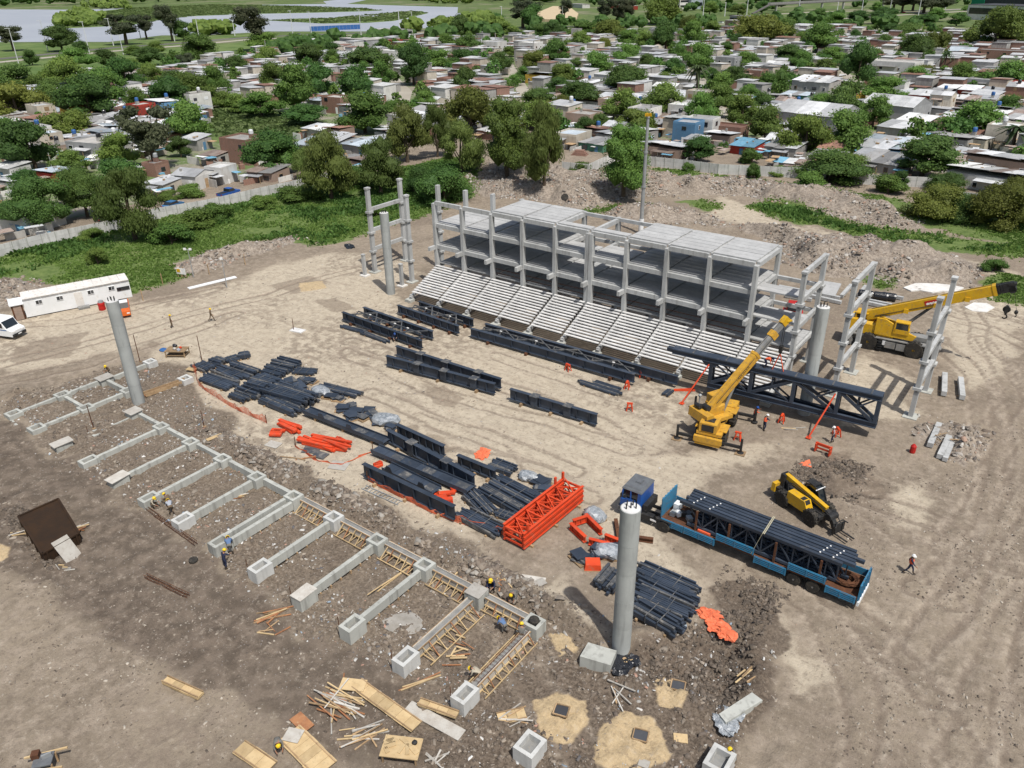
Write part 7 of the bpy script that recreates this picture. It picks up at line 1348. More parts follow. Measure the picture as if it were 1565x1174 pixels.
part(u2, 'cab_frame', YP, lambda b: (b.box((2.1, -.95, 2.12), (1.5, .95, .1)), b.box((1.4, -.95, 1.5), (.14, .95, 1.2)), b.box((2.1, -.95, 1.05), (1.6, .95, .5)), b.beam((2.8, -1.38, 1.2), (2.75, -1.38, 2.1), .1, .1), b.beam((2.8, -.5, 1.2), (2.75, -.5, 2.1), .1, .1))); part(u2, 'cab_glass', GL, lambda b: b.box((2.1, -.95, 1.66), (1.36, .88, .82), 0, 0, (.95, .95)))
tipL = Vector((-1.4, 0, 1.75)); tw = Vector((-4.9, 92.5, 9.3)); m2 = Matrix.Translation(Vector((-14.3, 91.6, 0))) @ Matrix.Rotation(RZ2, 4, 'Z') @ Matrix.Translation(tipL); t2 = m2.inverted() @ tw; az2 = math.atan2(t2.y, t2.x); u2.rotation_euler = (0, 0, az2); r2_ = math.hypot(t2.x, t2.y)
pv = Vector((-1.7, 0, 1.95)); ed = Vector((r2_, 0, t2.z)); d_ = (ed-pv).normalized(); LB = (ed-pv).length; P = lambda t_: pv+d_*t_
part(u2, 'boom_section', YP, lambda b: (b.beam(P(-.2), P(LB*.92), .82, 1.05), b.beam(P(LB*.905), P(LB*.93), .92, 1.15)))
part(u2, 'boom_lug', YP, lambda b: [b.box(P(LB*k)+Vector((0, -.45, -.4)), (.5, .14, .5)) for k in (.3, .52, .74)])
for k in range(4): part(u2, 'boom_extension', BK, lambda b: b.beam(P(LB*(.92+.018*k)), P(LB*(.935+.018*k)), .80-.05*k, 1.05-.06*k))
part(u2, 'boom_head', BK, lambda b: (b.beam(P(LB*.97), P(LB*1.05), .6, 1.0), b.lathe([(.38, -.3), (.38, .3)], P(LB*1.04)-Vector((0, 0, .35)), 12, 0, 'y'), b.beam(P(LB*1.0)+Vector((0, 0, .4)), P(LB*1.06)+Vector((0, 0, .2)), .7, .25)))
part(u2, 'lift_cylinder', MT['dusty_steel'], lambda b: b.tube((1.4, 0, .4), P(LB*.50)-Vector((0, 0, .5)), .19, .16, 12))
part(u2, 'boom_cable', BK, lambda b: (b.tube(P(.2)+Vector((0, .1, .62)), P(LB*1.0)+Vector((0, .1, .6)), .03, .03, 4), b.tube(P(.8)+Vector((0, -.45, -.2)), P(LB*.5)+Vector((0, -.45, -.3)), .035, .035, 4)))
part(u2, 'hydraulic_hose', BK, lambda b: (b.path([(-1.2, -.9, .6), (-.8, -1.0, 1.7), (-.2, -.6, 2.3), (.6, -.5, 2.4)], .05, 5), b.path([(-1.6, .6, 1.0), (-1.0, .5, 2.2), (-.3, .3, 2.5)], .05, 5)))
pl = part(u2, 'sign_plate', MT['red_paint'], lambda b: b.beam(P(LB*.43)+Vector((0, -.425, .1)), P(LB*.56)+Vector((0, -.425, .1)), .02, .5)); el = math.atan2(d_.z, d_.x)
b = MB(); [b.beam(P(LB*(.445+.0095*k))+Vector((0, -.438, -.06+.04*(k % 3))), P(LB*(.452+.0095*k))+Vector((0, -.438, .02+.03*(k % 2))), .012, .2+.05*(k % 2)) for k in range(11)]; tag(b.build('faded_print', MT['print_white'], pl), kind='stuff')
mk_ = Matrix.Translation(P(LB*1.04)); hp = m2 @ Matrix.Rotation(az2, 4, 'Z') @ P(LB*1.04)
hk = empty('crane_hook', (hp.x, hp.y, 0), 0, 'black hook block and small hook hanging from the yellow crane boom at right', 'crane hook'); zt = hp.z-.7
part(hk, 'hoist_rope', BK, lambda b: (b.tube((0, -.1, zt-1.6), (0, -.1, zt), .025, None, 5), b.tube((0, .1, zt-1.6), (0, .1, zt), .025, None, 5), b.tube((.9, .1, zt-1.9), (.25, .1, zt), .02, None, 5))); part(hk, 'hook_block', BK, lambda b: (b.lathe([(.34, -.12), (.38, 0), (.34, .12)], (0, 0, zt-1.9), 14, 0, 'y'), b.box((0, 0, zt-1.9), (.3, .4, .8)), b.lathe([(.08, zt-2.5), (.12, zt-2.3)], n=8)))
b = MB(); b.path([(0, 0, zt-2.4), (.18, 0, zt-2.6), (.2, 0, zt-2.8), (0, 0, zt-2.95), (-.2, 0, zt-2.85)], .075, 8); b.build('hook', BK, hk); part(hk, 'ball_hook', BK, lambda b: (b.blob((.9, .1, zt-2.05), .2, (1, 1, 1.2), .02, 0, 2, 1), b.path([(.9, .1, zt-2.2), (1.0, .1, zt-2.45), (.88, .1, zt-2.6)], .05, 6)))

# --- telescopic handler (front = +x)
e = empty('telehandler', (-12.25, 55.35, 0), R_(-24), 'yellow and black telescopic handler with curved cab behind the loaded trailer', 'telehandler')
part(e, 'chassis', BK, lambda b: (b.box((0, 0, .85), (4.3, 1.0, .5)), b.box((-2.25, 0, 1.0), (.5, 1.8, .5)), b.box((1.9, 0, .9), (.6, 1.9, .3))))
part(e, 'counterweight', YP, lambda b: (b.box((-2.55, -.55, 1.15), (.4, .95, .75), 0, 0, (.9, .9)), b.box((-2.55, .6, 1.1), (.35, .7, .6))))
for x in (-1.45, 1.45):
    for s_ in (-1, 1): wheel(e, x, s_*.98, .66, .46, MT['black_iron'], 14)
part(e, 'engine_cover', YP, lambda b: plate_side(b, [(-1.0, .75), (1.05, .75), (1.1, 1.1), (.75, 1.75), (-.95, 1.75)], -1.12, -.42)); part(e, 'air_vent', BK, lambda b: (b.box((.42, -.80, 1.765), (.34, .5, .03)), b.box((.80, -.8, 1.60), (.06, .5, .35), 0, 0, (1, 1), 0, -.5)))
part(e, 'boom', YP, lambda b: (b.beam((-2.25, 0, 2.15), (2.05, 0, 1.45), .36, .42), b.beam((1.85, 0, 1.62), (2.05, 0, .75), .3, .34))); part(e, 'boom_pivot', BK, lambda b: (b.side([(-.5, .9), (.5, .9), (.35, 2.3), (-.35, 2.3)], -2.5, -2.05), b.tube((-1.6, -.25, 1.0), (-1.9, -.25, 1.9), .09)))
part(e, 'boom_nose', BK, lambda b: (b.beam((2.0, 0, 1.3), (2.75, 0, 1.0), .34, .4), b.beam((2.7, -.1, 1.05), (3.2, -.1, .35), .4, .35), b.lathe([(.3, -.45), (.3, .45)], (2.6, 0, 1.15), 10, 0, 'y')))
part(e, 'hydraulic_hose', BK, lambda b: (b.path([(-1.9, -.3, 1.7), (-1.2, -.34, 2.05), (.2, -.3, 1.85), (1.8, -.26, 1.55), (2.5, -.3, 1.3)], .04, 5), b.path([(2.2, .25, 1.5), (2.8, .3, 1.3), (3.3, .25, .8)], .04, 5)))
part(e, 'fork_carriage', BK, lambda b: (b.box((3.35, 0, .55), (.1, 1.3, .75)), b.path([(3.4, -.65, .2), (3.6, -.7, .9), (3.4, -.3, 1.2), (3.4, .3, 1.2), (3.6, .7, .9)], .05, 6))); [part(e, 'fork', BK, lambda b: (b.box((4.0, s_*.38, .14), (1.2, .13, .06)), b.box((3.42, s_*.38, .5), (.07, .13, .8)))) for s_ in (-1, 1)]
part(e, 'operator_cab', BK, lambda b: (plate_side(b, [(-.85, .85), (.95, .85), (1.1, 1.3), (-.9, 1.3)], .32, 1.12), plate_side(b, [(-.9, 1.3), (-.75, 1.3), (-.45, 2.15), (.1, 2.42), (.6, 2.3), (.6, 2.38), (0.1, 2.52), (-.55, 2.25)], .32, .42), plate_side(b, [(-.9, 1.3), (-.75, 1.3), (-.45, 2.15), (.1, 2.42), (.6, 2.3), (.6, 2.38), (0.1, 2.52), (-.55, 2.25)], 1.02, 1.12), b.box((-.1, .72, 2.47), (.9, .72, .06)), b.beam((.6, .37, 2.3), (1.1, .37, 1.3), .08, .08), b.beam((.6, 1.07, 2.3), (1.1, 1.07, 1.3), .08, .08)))
part(e, 'cab_glass', GL, lambda b: plate_side(b, [(-.8, 1.3), (1.04, 1.3), (.56, 2.28), (.1, 2.4), (-.42, 2.1)], .38, 1.06)); part(e, 'wiper_bar', MT['white_metal'], lambda b: b.box((.62, .72, 2.28), (.07, 1.05, .05))); part(e, 'mirror', BK, lambda b: (b.box((1.35, 1.25, 1.75), (.06, .25, .3)), b.tube((1.1, 1.1, 1.5), (1.35, 1.25, 1.75), .025)))

# --- truck tractor (front = -x) and semi-trailer
e = empty('truck_tractor', (-22.6, 47.35, 0), R_(1.5), 'blue truck tractor with grey flat roof, behind the foreground pillar top', 'truck')
part(e, 'cab', MT['blue_paint'], lambda b: (plate_side(b, [(-1.5, .75), (.25, .75), (.25, 1.75), (-1.5, 1.75)], -1.2, 1.2), plate_side(b, [(-.06, 1.75), (.25, 1.75), (.22, 2.72), (-.02, 2.72)], -1.17, 1.17), b.beam((-1.46, -1.12, 1.75), (-1.32, -1.08, 2.72), .12, .14), b.beam((-1.46, 1.12, 1.75), (-1.32, 1.08, 2.72), .12, .14), b.beam((-1.48, 0, 1.75), (-1.34, 0, 2.72), .08, .1), b.box((-.65, -1.13, 2.2), (.1, .08, 1.0)), b.box((-.65, 1.13, 2.2), (.1, .08, 1.0))))
part(e, 'windows', GL, lambda b: plate_side(b, [(-1.44, 1.75), (-.02, 1.75), (-.02, 2.70), (-1.30, 2.70)], -1.1, 1.1)); part(e, 'roof', MT['cab_roof'], lambda b: (b.box((-.58, 0, 2.77), (1.75, 2.36, .12), 0, 0, (.93, .94)), b.box((-.58, 0, 2.90), (1.55, 2.0, .14), 0, 0, (.9, .9)), b.box((-.5, .05, 3.02), (.55, .65, .14), 0, 0, (.85, .85))))
part(e, 'bumper', MT['dusty_steel'], lambda b: b.box((-1.6, 0, .72), (.25, 2.4, .4))); part(e, 'grille', BK, lambda b: b.box((-1.515, 0, 1.25), (.03, 1.5, .4))); [part(e, 'headlight', MT['print_white'], lambda b: b.box((-1.73, s_*.9, .76), (.03, .3, .2))) for s_ in (-1, 1)]; [part(e, 'door', MT['blue_paint'], lambda b: b.box((-.62, s_*1.21, 1.4), (.85, .03, 1.1))) for s_ in (-1, 1)]; [part(e, 'mirror', BK, lambda b: b.box((-1.35, s_*1.4, 2.2), (.1, .2, .4))) for s_ in (-1, 1)]
part(e, 'frame', BK, lambda b: (b.box((1.6, .42, .85), (4.4, .12, .28)), b.box((1.6, -.42, .85), (4.4, .12, .28)), b.box((.9, -.95, .75), (1.0, .5, .5)), b.lathe([(.55, 1.05), (.55, 1.15)], (2.3, 0, 0), 16), b.box((.55, 0, 1.3), (.4, 1.9, .7)))); part(e, 'number_plate', MT['print_white'], lambda b: b.box((1.45, -1.22, .75), (.5, .03, .15)))
for x, dual in ((-.8, False), (2.35, True)):
    for s_ in (-1, 1): wheel(e, x, s_*1.02, .5, .32 if not dual else .56, MT['dusty_steel']); part(e, 'mudguard', BK, lambda b: b.box((x, s_*1.05, 1.1), (1.25, .5, .06)))
TR0, TRL, TRY = -20.6, 14.9, 47.6
e = empty('semi_trailer', (TR0, TRY, 0), R_(-1.0), 'long faded blue drop-side semi-trailer with open dropped side boards', 'trailer'); TB = MT['trailer_blue']; ZD = 1.22
part(e, 'deck', MT['rust'], lambda b: b.box((TRL/2, 0, ZD-.09), (TRL, 2.45, .14))); part(e, 'chassis', BK, lambda b: (b.box((TRL/2, .45, ZD-.4), (TRL-.4, .16, .45)), b.box((TRL/2, -.45, ZD-.4), (TRL-.4, .16, .45)), b.box((3.2, .7, .45), (.15, .15, .9)), b.box((3.2, -.7, .45), (.15, .15, .9))))
part(e, 'front_wall', TB, lambda b: (b.box((.04, 0, ZD+.85), (.08, 2.45, 1.7)), [b.box((-.03, -1.0+.4*k, ZD+.85), (.06, .07, 1.7)) for k in range(6)]))
def side_board(x0, x1, y, z0, tilt, s_):
    o = part(e, 'side_board', TB, lambda b: (b.box(((x1-x0)/2, 0, .3), (x1-x0-.06, .05, .6)), [b.box(((x1-x0)/2, s_*.04, .08+.15*j), (x1-x0-.1, .05, .04)) for j in range(4)], [b.box((q_, s_*.05, .3), (.09, .05, .6)) for q_ in (.08, (x1-x0)/2, x1-x0-.08)])); o.location = (x0, y, z0); o.rotation_euler = (tilt, 0, 0)
k_ = [.06, 2.0, 4.6, 7.6, 10.05, 12.75, 14.85]
for j, (x0, x1) in enumerate(zip(k_, k_[1:])):
    side_board(x0, x1, -1.25, ZD if j in (2, 4) else ZD-.62, 0, -1); side_board(x0, x1, 1.25, ZD, 0, 1)
part(e, 'tailgate', TB, lambda b: (b.box((TRL+.05, 0, ZD+.35), (.08, 2.45, 1.3)), [b.box((TRL+.12, -1.1+.44*k, ZD+.35), (.06, .08, 1.3)) for k in range(6)])); part(e, 'rear_bumper', MT['white_metal'], lambda b: b.box((TRL+.1, 0, .62), (.14, 2.4, .35)))
for x in (10.6, 11.95):
    for s_ in (-1, 1): wheel(e, x, s_*.98, .5, .5, MT['rim'], 0, 'y', .62)
for x in (1.6, 3.9): part(e, 'spare_wheel', TY, lambda b: b.lathe([(.2, -.12), (.46, -.12), (.48, 0), (.46, .12), (.2, .12)], (x, -.7, .72), 16, 0, 'y'))
for x in (2.9, 5.5, 9.0, 12.2):
    for s_ in (-1, 1): ubox('stanchion', MT['rust'], e, (x, s_*1.15, ZD+.85), (.14, .12, 1.8))
ubox('orange_strap', MT['hi_vis'], e, (3.6, -1.0, ZD+.1), (1.0, .35, .15)); ubox('bulkhead_box', MT['white_metal'], e, (.7, .3, ZD+.5), (.5, .6, .5))
# load of navy trusses on the trailer
ld = empty('truss_load', (TR0, TRY, ZD), R_(-1.2), 'load of navy steel lattice trusses standing on the blue trailer', 'steel load')
yy = -.95
for k in range(6):
    y = -.95+.36*k; x0 = 1.5+random.uniform(-.3, .6); x1 = 14.2+random.uniform(-.9, .5)
    ubox('top_chord', NAVY, ld, ((x0+x1)/2, y, 1.98+.02*(k % 2)), (x1-x0, .26, .24)); ubox('top_chord', NAVY, ld, ((x0+x1)/2, y+.17, 1.92), (x1-x0-.8, .10, .16)); ubox('bottom_chord', NAVY, ld, ((x0+x1)/2, y, .22), (x1-x0-1.5, .18, .22)); n = 9
    for j in range(n):
        xa = x0+.8+(x1-x0-1.8)*j/n; xb = x0+.8+(x1-x0-1.8)*(j+1)/n; ubeam('web', NAVY, ld, (xa, y, .3 if j % 2 else 1.85), (xb, y, 1.85 if j % 2 else .3), .1, .1); ubeam('web', NAVY, ld, (xb, y, .3), (xb, y, 1.85), .08, .08)
for x in (2.4, 3.7, 11.9, 12.8):
    for k in range(4): ubox('paint_mark', MT['print_white'], ld, (x+.12*k, -.8+.36*k+.05, 2.13), (.1, .12, .01), .4)
for x in (7.9, 8.0): ubox('lashing_strap', MT['strap'], ld, (x, 0, 2.135), (.06, 2.4, .02), .06)
ubeam('lashing_strap', MT['strap'], ld, (7.95, -1.2, 2.12), (7.4, -1.27, .05), .06, .03)
p = Vector((TR0+13.8, TRY-.35, ZD)); b = MB()
for k in range(14):
    r_ = .42+.06*(k % 5); pts = [(p.x+math.cos(a_*.52+k)*r_*1.35+random.uniform(-.05, .05), p.y+math.sin(a_*.52+k)*r_*1.1+random.uniform(-.05, .05), p.z+.08+.05*(k//2)+random.uniform(0, .05)) for a_ in range(13)]; b.path(pts, .04, 4)
tag(b.build('chain_coil', MT['rust'], None), 'heap of rusty coiled rods on the rear of the blue trailer', 'coil')
for k in range(5):
    o = ubox('scrap_part', MT[('galvanised', 'white_metal', 'black_iron', 'dusty_steel', 'galvanised')[k]], e, (.7+.33*k, -.45+.2*k % .7, ZD+.2), (.4, .5, .35), k)

# --- cars, van, pickup and site office
def car(px_, rz, m, label, kind='sedan', z=-0.53, name='parked_car', cat='car'):
    p = G(px_[0], px_[1], z) if z is not None else GH(*px_); e = empty(name, (p.x, p.y, p.z), rz, label, cat); L, W_ = (4.4, 1.72)
    prof = {'sedan': [(-2.2, .35), (2.2, .35), (2.22, .75), (1.2, .92), (-1.6, .95), (-2.2, .85)], 'pickup': [(-2.4, .4), (2.4, .4), (2.4, .95), (1.35, 1.05), (-2.4, 1.0)], 'van': [(-2.7, .4), (2.7, .4), (2.72, 1.1), (1.9, 1.35), (1.35, 2.25), (1.0, 2.35), (-2.7, 2.35)]}[kind]
    part(e, 'body', m, lambda b: plate_side(b, prof, -W_/2 if kind != 'van' else -.98, W_/2 if kind != 'van' else .98))
    if kind == 'sedan':
        part(e, 'windows', GL, lambda b: (plate_side(b, [(1.15, .92), (.5, 1.36), (-1.0, 1.36), (-1.65, .95)], -W_/2+.07, W_/2-.07))); part(e, 'roof', m, lambda b: (b.box((-.25, 0, 1.38), (1.45, W_-.3, .05)), b.beam((-.25, -W_/2+.12, .92), (-.25, -W_/2+.12, 1.37), .08, .1), b.beam((-.25, W_/2-.12, .92), (-.25, W_/2-.12, 1.37), .08, .1)))
    if kind == 'pickup':
        part(e, 'windows', GL, lambda b: plate_side(b, [(1.3, 1.04), (.75, 1.6), (-.35, 1.6), (-.5, 1.04)], -W_/2+.06, W_/2-.06)); part(e, 'roof', m if m != MT['car_orange'] else MT['car_white'], lambda b: b.box((.2, 0, 1.63), (1.1, W_-.2, .06))); part(e, 'cargo_bed', BK, lambda b: b.box((-1.5, 0, 1.0), (1.7, W_-.2, .06)))
    if kind == 'van':
        part(e, 'windscreen', GL, lambda b: b.beam((1.93, 0, 1.42), (1.42, 0, 2.2), 1.7, .06)); part(e, 'side_window', GL, lambda b: b.box((1.05, 0, 1.75), (.9, 2.0, .6))); part(e, 'bumper', BK, lambda b: b.box((2.72, 0, .55), (.2, 1.9, .35))); part(e, 'number_plate', MT['print_white'], lambda b: b.box((2.84, 0, .6), (.02, .5, .13))); part(e, 'side_stripe', MT['sign_blue'], lambda b: b.box((0, 0, 1.2), (4.0, 1.98, .12)))
    for s_ in (-1, 1):
        part(e, 'headlight', MT['print_white'], lambda b: b.box((L/2+(.0 if kind == 'sedan' else .2 if kind == 'pickup' else .52), s_*.6, .72 if kind != 'van' else .95), (.05, .34, .16))); part(e, 'tail_light', MT['red_paint'], lambda b: b.box((-L/2-(.0 if kind == 'sedan' else .2 if kind == 'pickup' else .5), s_*.65, .78), (.04, .25, .16)))
        for x in (-1.35, 1.35): wheel(e, x, s_*(W_/2-.12), .32, .22, MT['rim'])
    return e
car((265, 318), R_(105), MT['car_blue'], 'blue saloon car parked on the street behind the fence at left'); car((165, 338), R_(100), MT['car_dark'], 'dark car parked in the street shade left of the tall willow')
car((350, 300), R_(97), MT['blue_paint'], 'blue pickup truck with loaded bed parked near the white cottage', 'pickup', name='pickup_truck', cat='pickup')
car((5, 512), R_(20), MT['car_white'], 'white van cut off by the left edge, near the site office', 'van', None, 'van', 'van'); car((189, 478), R_(-27), MT['car_orange'], 'orange and white pickup beside the site office, half behind the pillar', 'pickup', None, 'pickup_truck', 'pickup')
a, b_ = G(42, 487), G(203, 455); d = b_-a; RZ = math.atan2(d.y, d.x); L = d.length; e = empty('site_office', (a.x, a.y, 0), RZ, 'long white site office cabin with small windows at the left', 'site office')
WM = MT['white_metal']; ubox('wall', WM, e, (L/2, 1.25, 1.4), (L, 2.5, 2.5)); 
for k in range(12): ubox('roof_panel', MT['white_roof'], e, (L*(k+.5)/12, 1.2, 2.72), (L/12-.03, 2.75, .07), 0, .05)
for x in (.14, .33, .62, .82):
    w_ = ubox('window', MT['white_metal'], e, (L*x, -.03, 1.9), (.8, .08, .6)); ubox('pane', GL, w_, (-.22, -.2, 0), (.42, .8, .78)); ubox('pane', MT['dusty_steel'], w_, (.24, -.2, 0), (.4, .8, .78))
ubox('door', MT['white_roof'], e, (L*.50, -.03, 1.2), (.95, .07, 2.05)); ubox('service_hatch', GL, e, (L*.93, -.03, 1.55), (1.6, .07, .5)); ubox('step', GM, e, (L*.52, -.5, .2), (1.4, .8, .25)); ubox('skid', BK, e, (L/2, 1.2, .08), (L-.6, 2.0, .16))
p = G(32, 489); e = empty('porch_hut', (p.x, p.y, 0), RZ, 'small brown hut with white roof at the near end of the site office', 'hut'); ubox('wall', MT['rust'], e, (0, .9, 1.05), (1.3, 1.9, 2.1)); ubox('roof', WM, e, (0, .9, 2.2), (1.6, 2.3, .1), 0, .1); ubox('door', MT['pale_brick_wall'], e, (0, -.07, 1.0), (.9, .05, 1.9))
p = G(157, 474); e = empty('red_drum', (p.x, p.y, 0), 0, 'red drum with a grey lid against the site office wall', 'drum'); part(e, 'drum_body', MT['red_paint'], lambda b: b.lathe([(.42, 0), (.45, .3), (.42, .6), (.45, .9), (.4, 1.1)], n=14)); part(e, 'lid', MT['galvanised'], lambda b: b.lathe([(.35, 1.1), (.3, 1.35)], n=12))
p = G(1178, 503, 0); e = empty('site_machine', (p.x+1.0, p.y+4.5, 0), .3, 'red machine half hidden behind the right end of the grandstand', 'machine'); part(e, 'cabin', MT['red_paint'], lambda b: (b.box((0, 0, 1.6), (1.7, 1.7, 1.3), 0, 0, (.8, .8)), b.box((0, 0, .8), (2.4, 1.9, .6)))); part(e, 'cabin_glass', GL, lambda b: b.box((0, 0, 1.75), (1.45, 1.75, .6), 0, 0, (.9, .9)))
for x in (-.7, .7):
    for s_ in (-1, 1): wheel(e, x, s_*.95, .42, .3, MT['rim'])
# rusty bin at the left with boards
zt_ = .9; c1, c2, c3, c4 = G(65, 847, zt_), G(121, 815, zt_), G(89, 763, zt_), G(28, 790, zt_); d = c2-c1; DR = MT['dark_rust']; Q = [(c-c1).to_2d() for c in (c1, c2, c3, c4)]
e = empty('steel_bin', (c1.x, c1.y, 0), 0, 'big dark rusty brown steel bin at the left with a white board leaning on it', 'steel bin')
b = MB(); b.prism([tuple(q_) for q_ in Q], -.5, zt_); b.build('bin_body', DR, e)
for a_, b_ in zip(Q, Q[1:]+Q[:1]):
    ubeam('top_rim', DR, e, (*a_, zt_+.04), (*b_, zt_+.04), .16, .12)
    for k in range(5): m_ = a_+(b_-a_)*((k+.5)/5); n_ = (b_-a_).normalized(); ubox('rib', DR, e, (m_.x+n_.y*.05, m_.y-n_.x*.05, zt_/2-.15), (.12, .1, zt_+.25), math.atan2(n_.y, n_.x))
p = G(103, 841, .45); tag(ubox('white_board', MT['grey_wood'], None, (p.x, p.y, .5), (1.25, 2.1, .06), math.atan2(d.y, d.x), .75), 'pale board leaning against the front of the rusty bin', 'board')
# ---------------------------------------------------------------- people
def person(p, rz, pose, top, legs, label, helmet='helmet_yellow', vest=None, scale=1.0, seed=0):
    r = random.Random(seed); e = empty('person', p, rz, label, 'person'); V = Vector
    if pose in ('stand', 'walk'):
        st_ = .30 if pose == 'walk' else .06
        J = dict(pel=V((0, 0, .93)), wst=V((.01, 0, 1.10)), chs=V((.0, 0, 1.33)), nek=V((.01, 0, 1.48)), hed=V((.04, 0, 1.63)))
        for s_, n_ in ((1, 'l'), (-1, 'r')):
            f = st_*s_; J['hip'+n_] = V((0, .10*s_, .90)); J['kne'+n_] = V((f*.6+.05, .11*s_, .50)); J['ank'+n_] = V((f-(.1 if f < 0 else 0), .11*s_, .08 if f >= 0 or pose == 'stand' else .14)); J['toe'+n_] = J['ank'+n_]+V((.20, .02*s_, -.05))
            J['sho'+n_] = V((0, .20*s_, 1.41)); J['elb'+n_] = V((-f*.5, .26*s_, 1.13)); J['wri'+n_] = V((-f*.8+.14, .24*s_, .92 if pose == 'walk' else .95))
    elif pose == 'reach':
        J = dict(pel=V((0, 0, .92)), wst=V((.03, 0, 1.09)), chs=V((.10, 0, 1.31)), nek=V((.15, 0, 1.45)), hed=V((.21, 0, 1.59)))
        for s_, n_ in ((1, 'l'), (-1, 'r')):
            J['hip'+n_] = V((0, .10*s_, .89)); J['kne'+n_] = V((.05, .12*s_, .49)); J['ank'+n_] = V((-.02+.1*s_, .13*s_, .08)); J['toe'+n_] = J['ank'+n_]+V((.20, .02*s_, -.05)); J['sho'+n_] = V((.10, .20*s_, 1.39)); J['elb'+n_] = V((.28, .24*s_, 1.2)); J['wri'+n_] = V((.50, .17*s_, 1.25+.1*s_))
    elif pose == 'bend':
        J = dict(pel=V((-.12, 0, .86)), wst=V((.02, 0, .98)), chs=V((.27, 0, 1.05)), nek=V((.42, 0, 1.08)), hed=V((.56, 0, 1.07)))
        for s_, n_ in ((1, 'l'), (-1, 'r')):
            J['hip'+n_] = V((-.12, .10*s_, .84)); J['kne'+n_] = V((.06, .13*s_, .46)); J['ank'+n_] = V((-.06+.1*s_, .14*s_, .08)); J['toe'+n_] = J['ank'+n_]+V((.20, .02*s_, -.05)); J['sho'+n_] = V((.36, .20*s_, 1.05)); J['elb'+n_] = V((.42, .25*s_, .78)); J['wri'+n_] = V((.56, .18*s_, .56))
    else:
        J = dict(pel=V((-.18, 0, .36)), wst=V((-.12, 0, .53)), chs=V((.04, 0, .75)), nek=V((.12, 0, .88)), hed=V((.21, 0, 1.0)))
        for s_, n_ in ((1, 'l'), (-1, 'r')):
            J['hip'+n_] = V((-.18, .11*s_, .34)); J['kne'+n_] = V((.22, .20*s_, .46)); J['ank'+n_] = V((.02, .15*s_, .08)); J['toe'+n_] = J['ank'+n_]+V((.20, .03*s_, -.05)); J['sho'+n_] = V((.06, .20*s_, .82)); J['elb'+n_] = V((.22, .26*s_, .58)); J['wri'+n_] = V((.45, .16*s_, .50+.08*s_))
    names, verts, rad, edges = [], [], [], []
    def add(n_, co, r_, par=None):
        names.append(n_); verts.append(co); rad.append(r_)
        if par is not None: edges.append((names.index(par), len(names)-1))
    add('pel', J['pel'], (.155, .12)); add('wst', J['wst'], (.145, .11), 'pel'); add('chs', J['chs'], (.175, .125), 'wst'); add('nek', J['nek'], (.062, .062), 'chs'); hd = J['hed']; up_ = (hd-J['nek']).normalized()
    add('hed', hd, (.092, .105), 'nek'); add('crown', hd+up_*.10, (.075, .085), 'hed')
    fw = V((1, 0, -.15 if pose not in ('stand', 'walk') else 0)).normalized(); add('nose', hd+fw*.115-up_*.01, (.016, .016), 'hed')
    for n_ in 'lr':
        s_ = 1 if n_ == 'l' else -1
        add('hip'+n_, J['hip'+n_], (.095, .10), 'pel'); add('kne'+n_, J['kne'+n_], (.066, .066), 'hip'+n_); add('ank'+n_, J['ank'+n_], (.050, .052), 'kne'+n_); add('toe'+n_, J['toe'+n_], (.045, .038), 'ank'+n_)
        add('sho'+n_, J['sho'+n_], (.070, .072), 'chs'); add('elb'+n_, J['elb'+n_], (.050, .050), 'sho'+n_); add('wri'+n_, J['wri'+n_], (.034, .034), 'elb'+n_)
        d = (J['wri'+n_]-J['elb'+n_]).normalized(); sd_ = d.cross(V((0, 0, 1))); sd_ = sd_.normalized() if sd_.length > .1 else V((0, 1, 0)); dn = sd_.cross(d).normalized(); pm = J['wri'+n_]+d*.075
        add('plm'+n_, pm, (.038, .020), 'wri'+n_)
        for k, (o_, ln) in enumerate(((-.030, .075), (-.010, .09), (.010, .085), (.028, .065))):
            a = 'f%d%s' % (k, n_); add(a, pm+d*ln*.55+sd_*o_, (.010, .010), 'plm'+n_); add(a+'t', pm+d*ln*.95+sd_*o_-dn*.025*(1 if dn.z > 0 else -1), (.008, .008), a)
        add('th'+n_, J['wri'+n_]+d*.045+sd_*.045*s_, (.011, .011), 'plm'+n_); add('th2'+n_, J['wri'+n_]+d*.085+sd_*.055*s_, (.009, .009), 'th'+n_)
    me = bpy.data.meshes.new('body'); me.from_pydata([tuple(v) for v in verts], edges, []); o = bpy.data.objects.new('body_src', me); col.objects.link(o)
    md = o.modifiers.new('skin', 'SKIN'); sk_ = me.skin_vertices[0].data
    for i, v in enumerate(sk_): v.radius = rad[i]; v.use_root = (i == 0)
    sb = o.modifiers.new('sub', 'SUBSURF'); sb.levels = 1; sb.render_levels = 1
    dg = bpy.context.evaluated_depsgraph_get(); bm_ = bpy.data.meshes.new_from_object(o.evaluated_get(dg)); bpy.data.objects.remove(o)
    bm_.materials.clear(); [bm_.materials.append(MT[k]) for k in (top, legs, 'skin', 'boots')]
    reg = [2 if (n_ in ('hed', 'crown', 'nose', 'nek') or n_[:3] == 'plm' or n_[0] == 'f' or n_[:2] == 'th' or n_[:3] == 'wri') else 3 if n_[:3] in ('toe', 'ank') else 1 if n_[:3] in ('kne', 'hip', 'pel') else 0 for n_ in names]
    A_ = np.array([tuple(v) for v in verts]); segs = [(i, j) for i, j in edges]; P0 = A_[[s_[0] for s_ in segs]]; P1 = A_[[s_[1] for s_ in segs]]; D = P1-P0; DL = (D*D).sum(1)+1e-9; mi = []
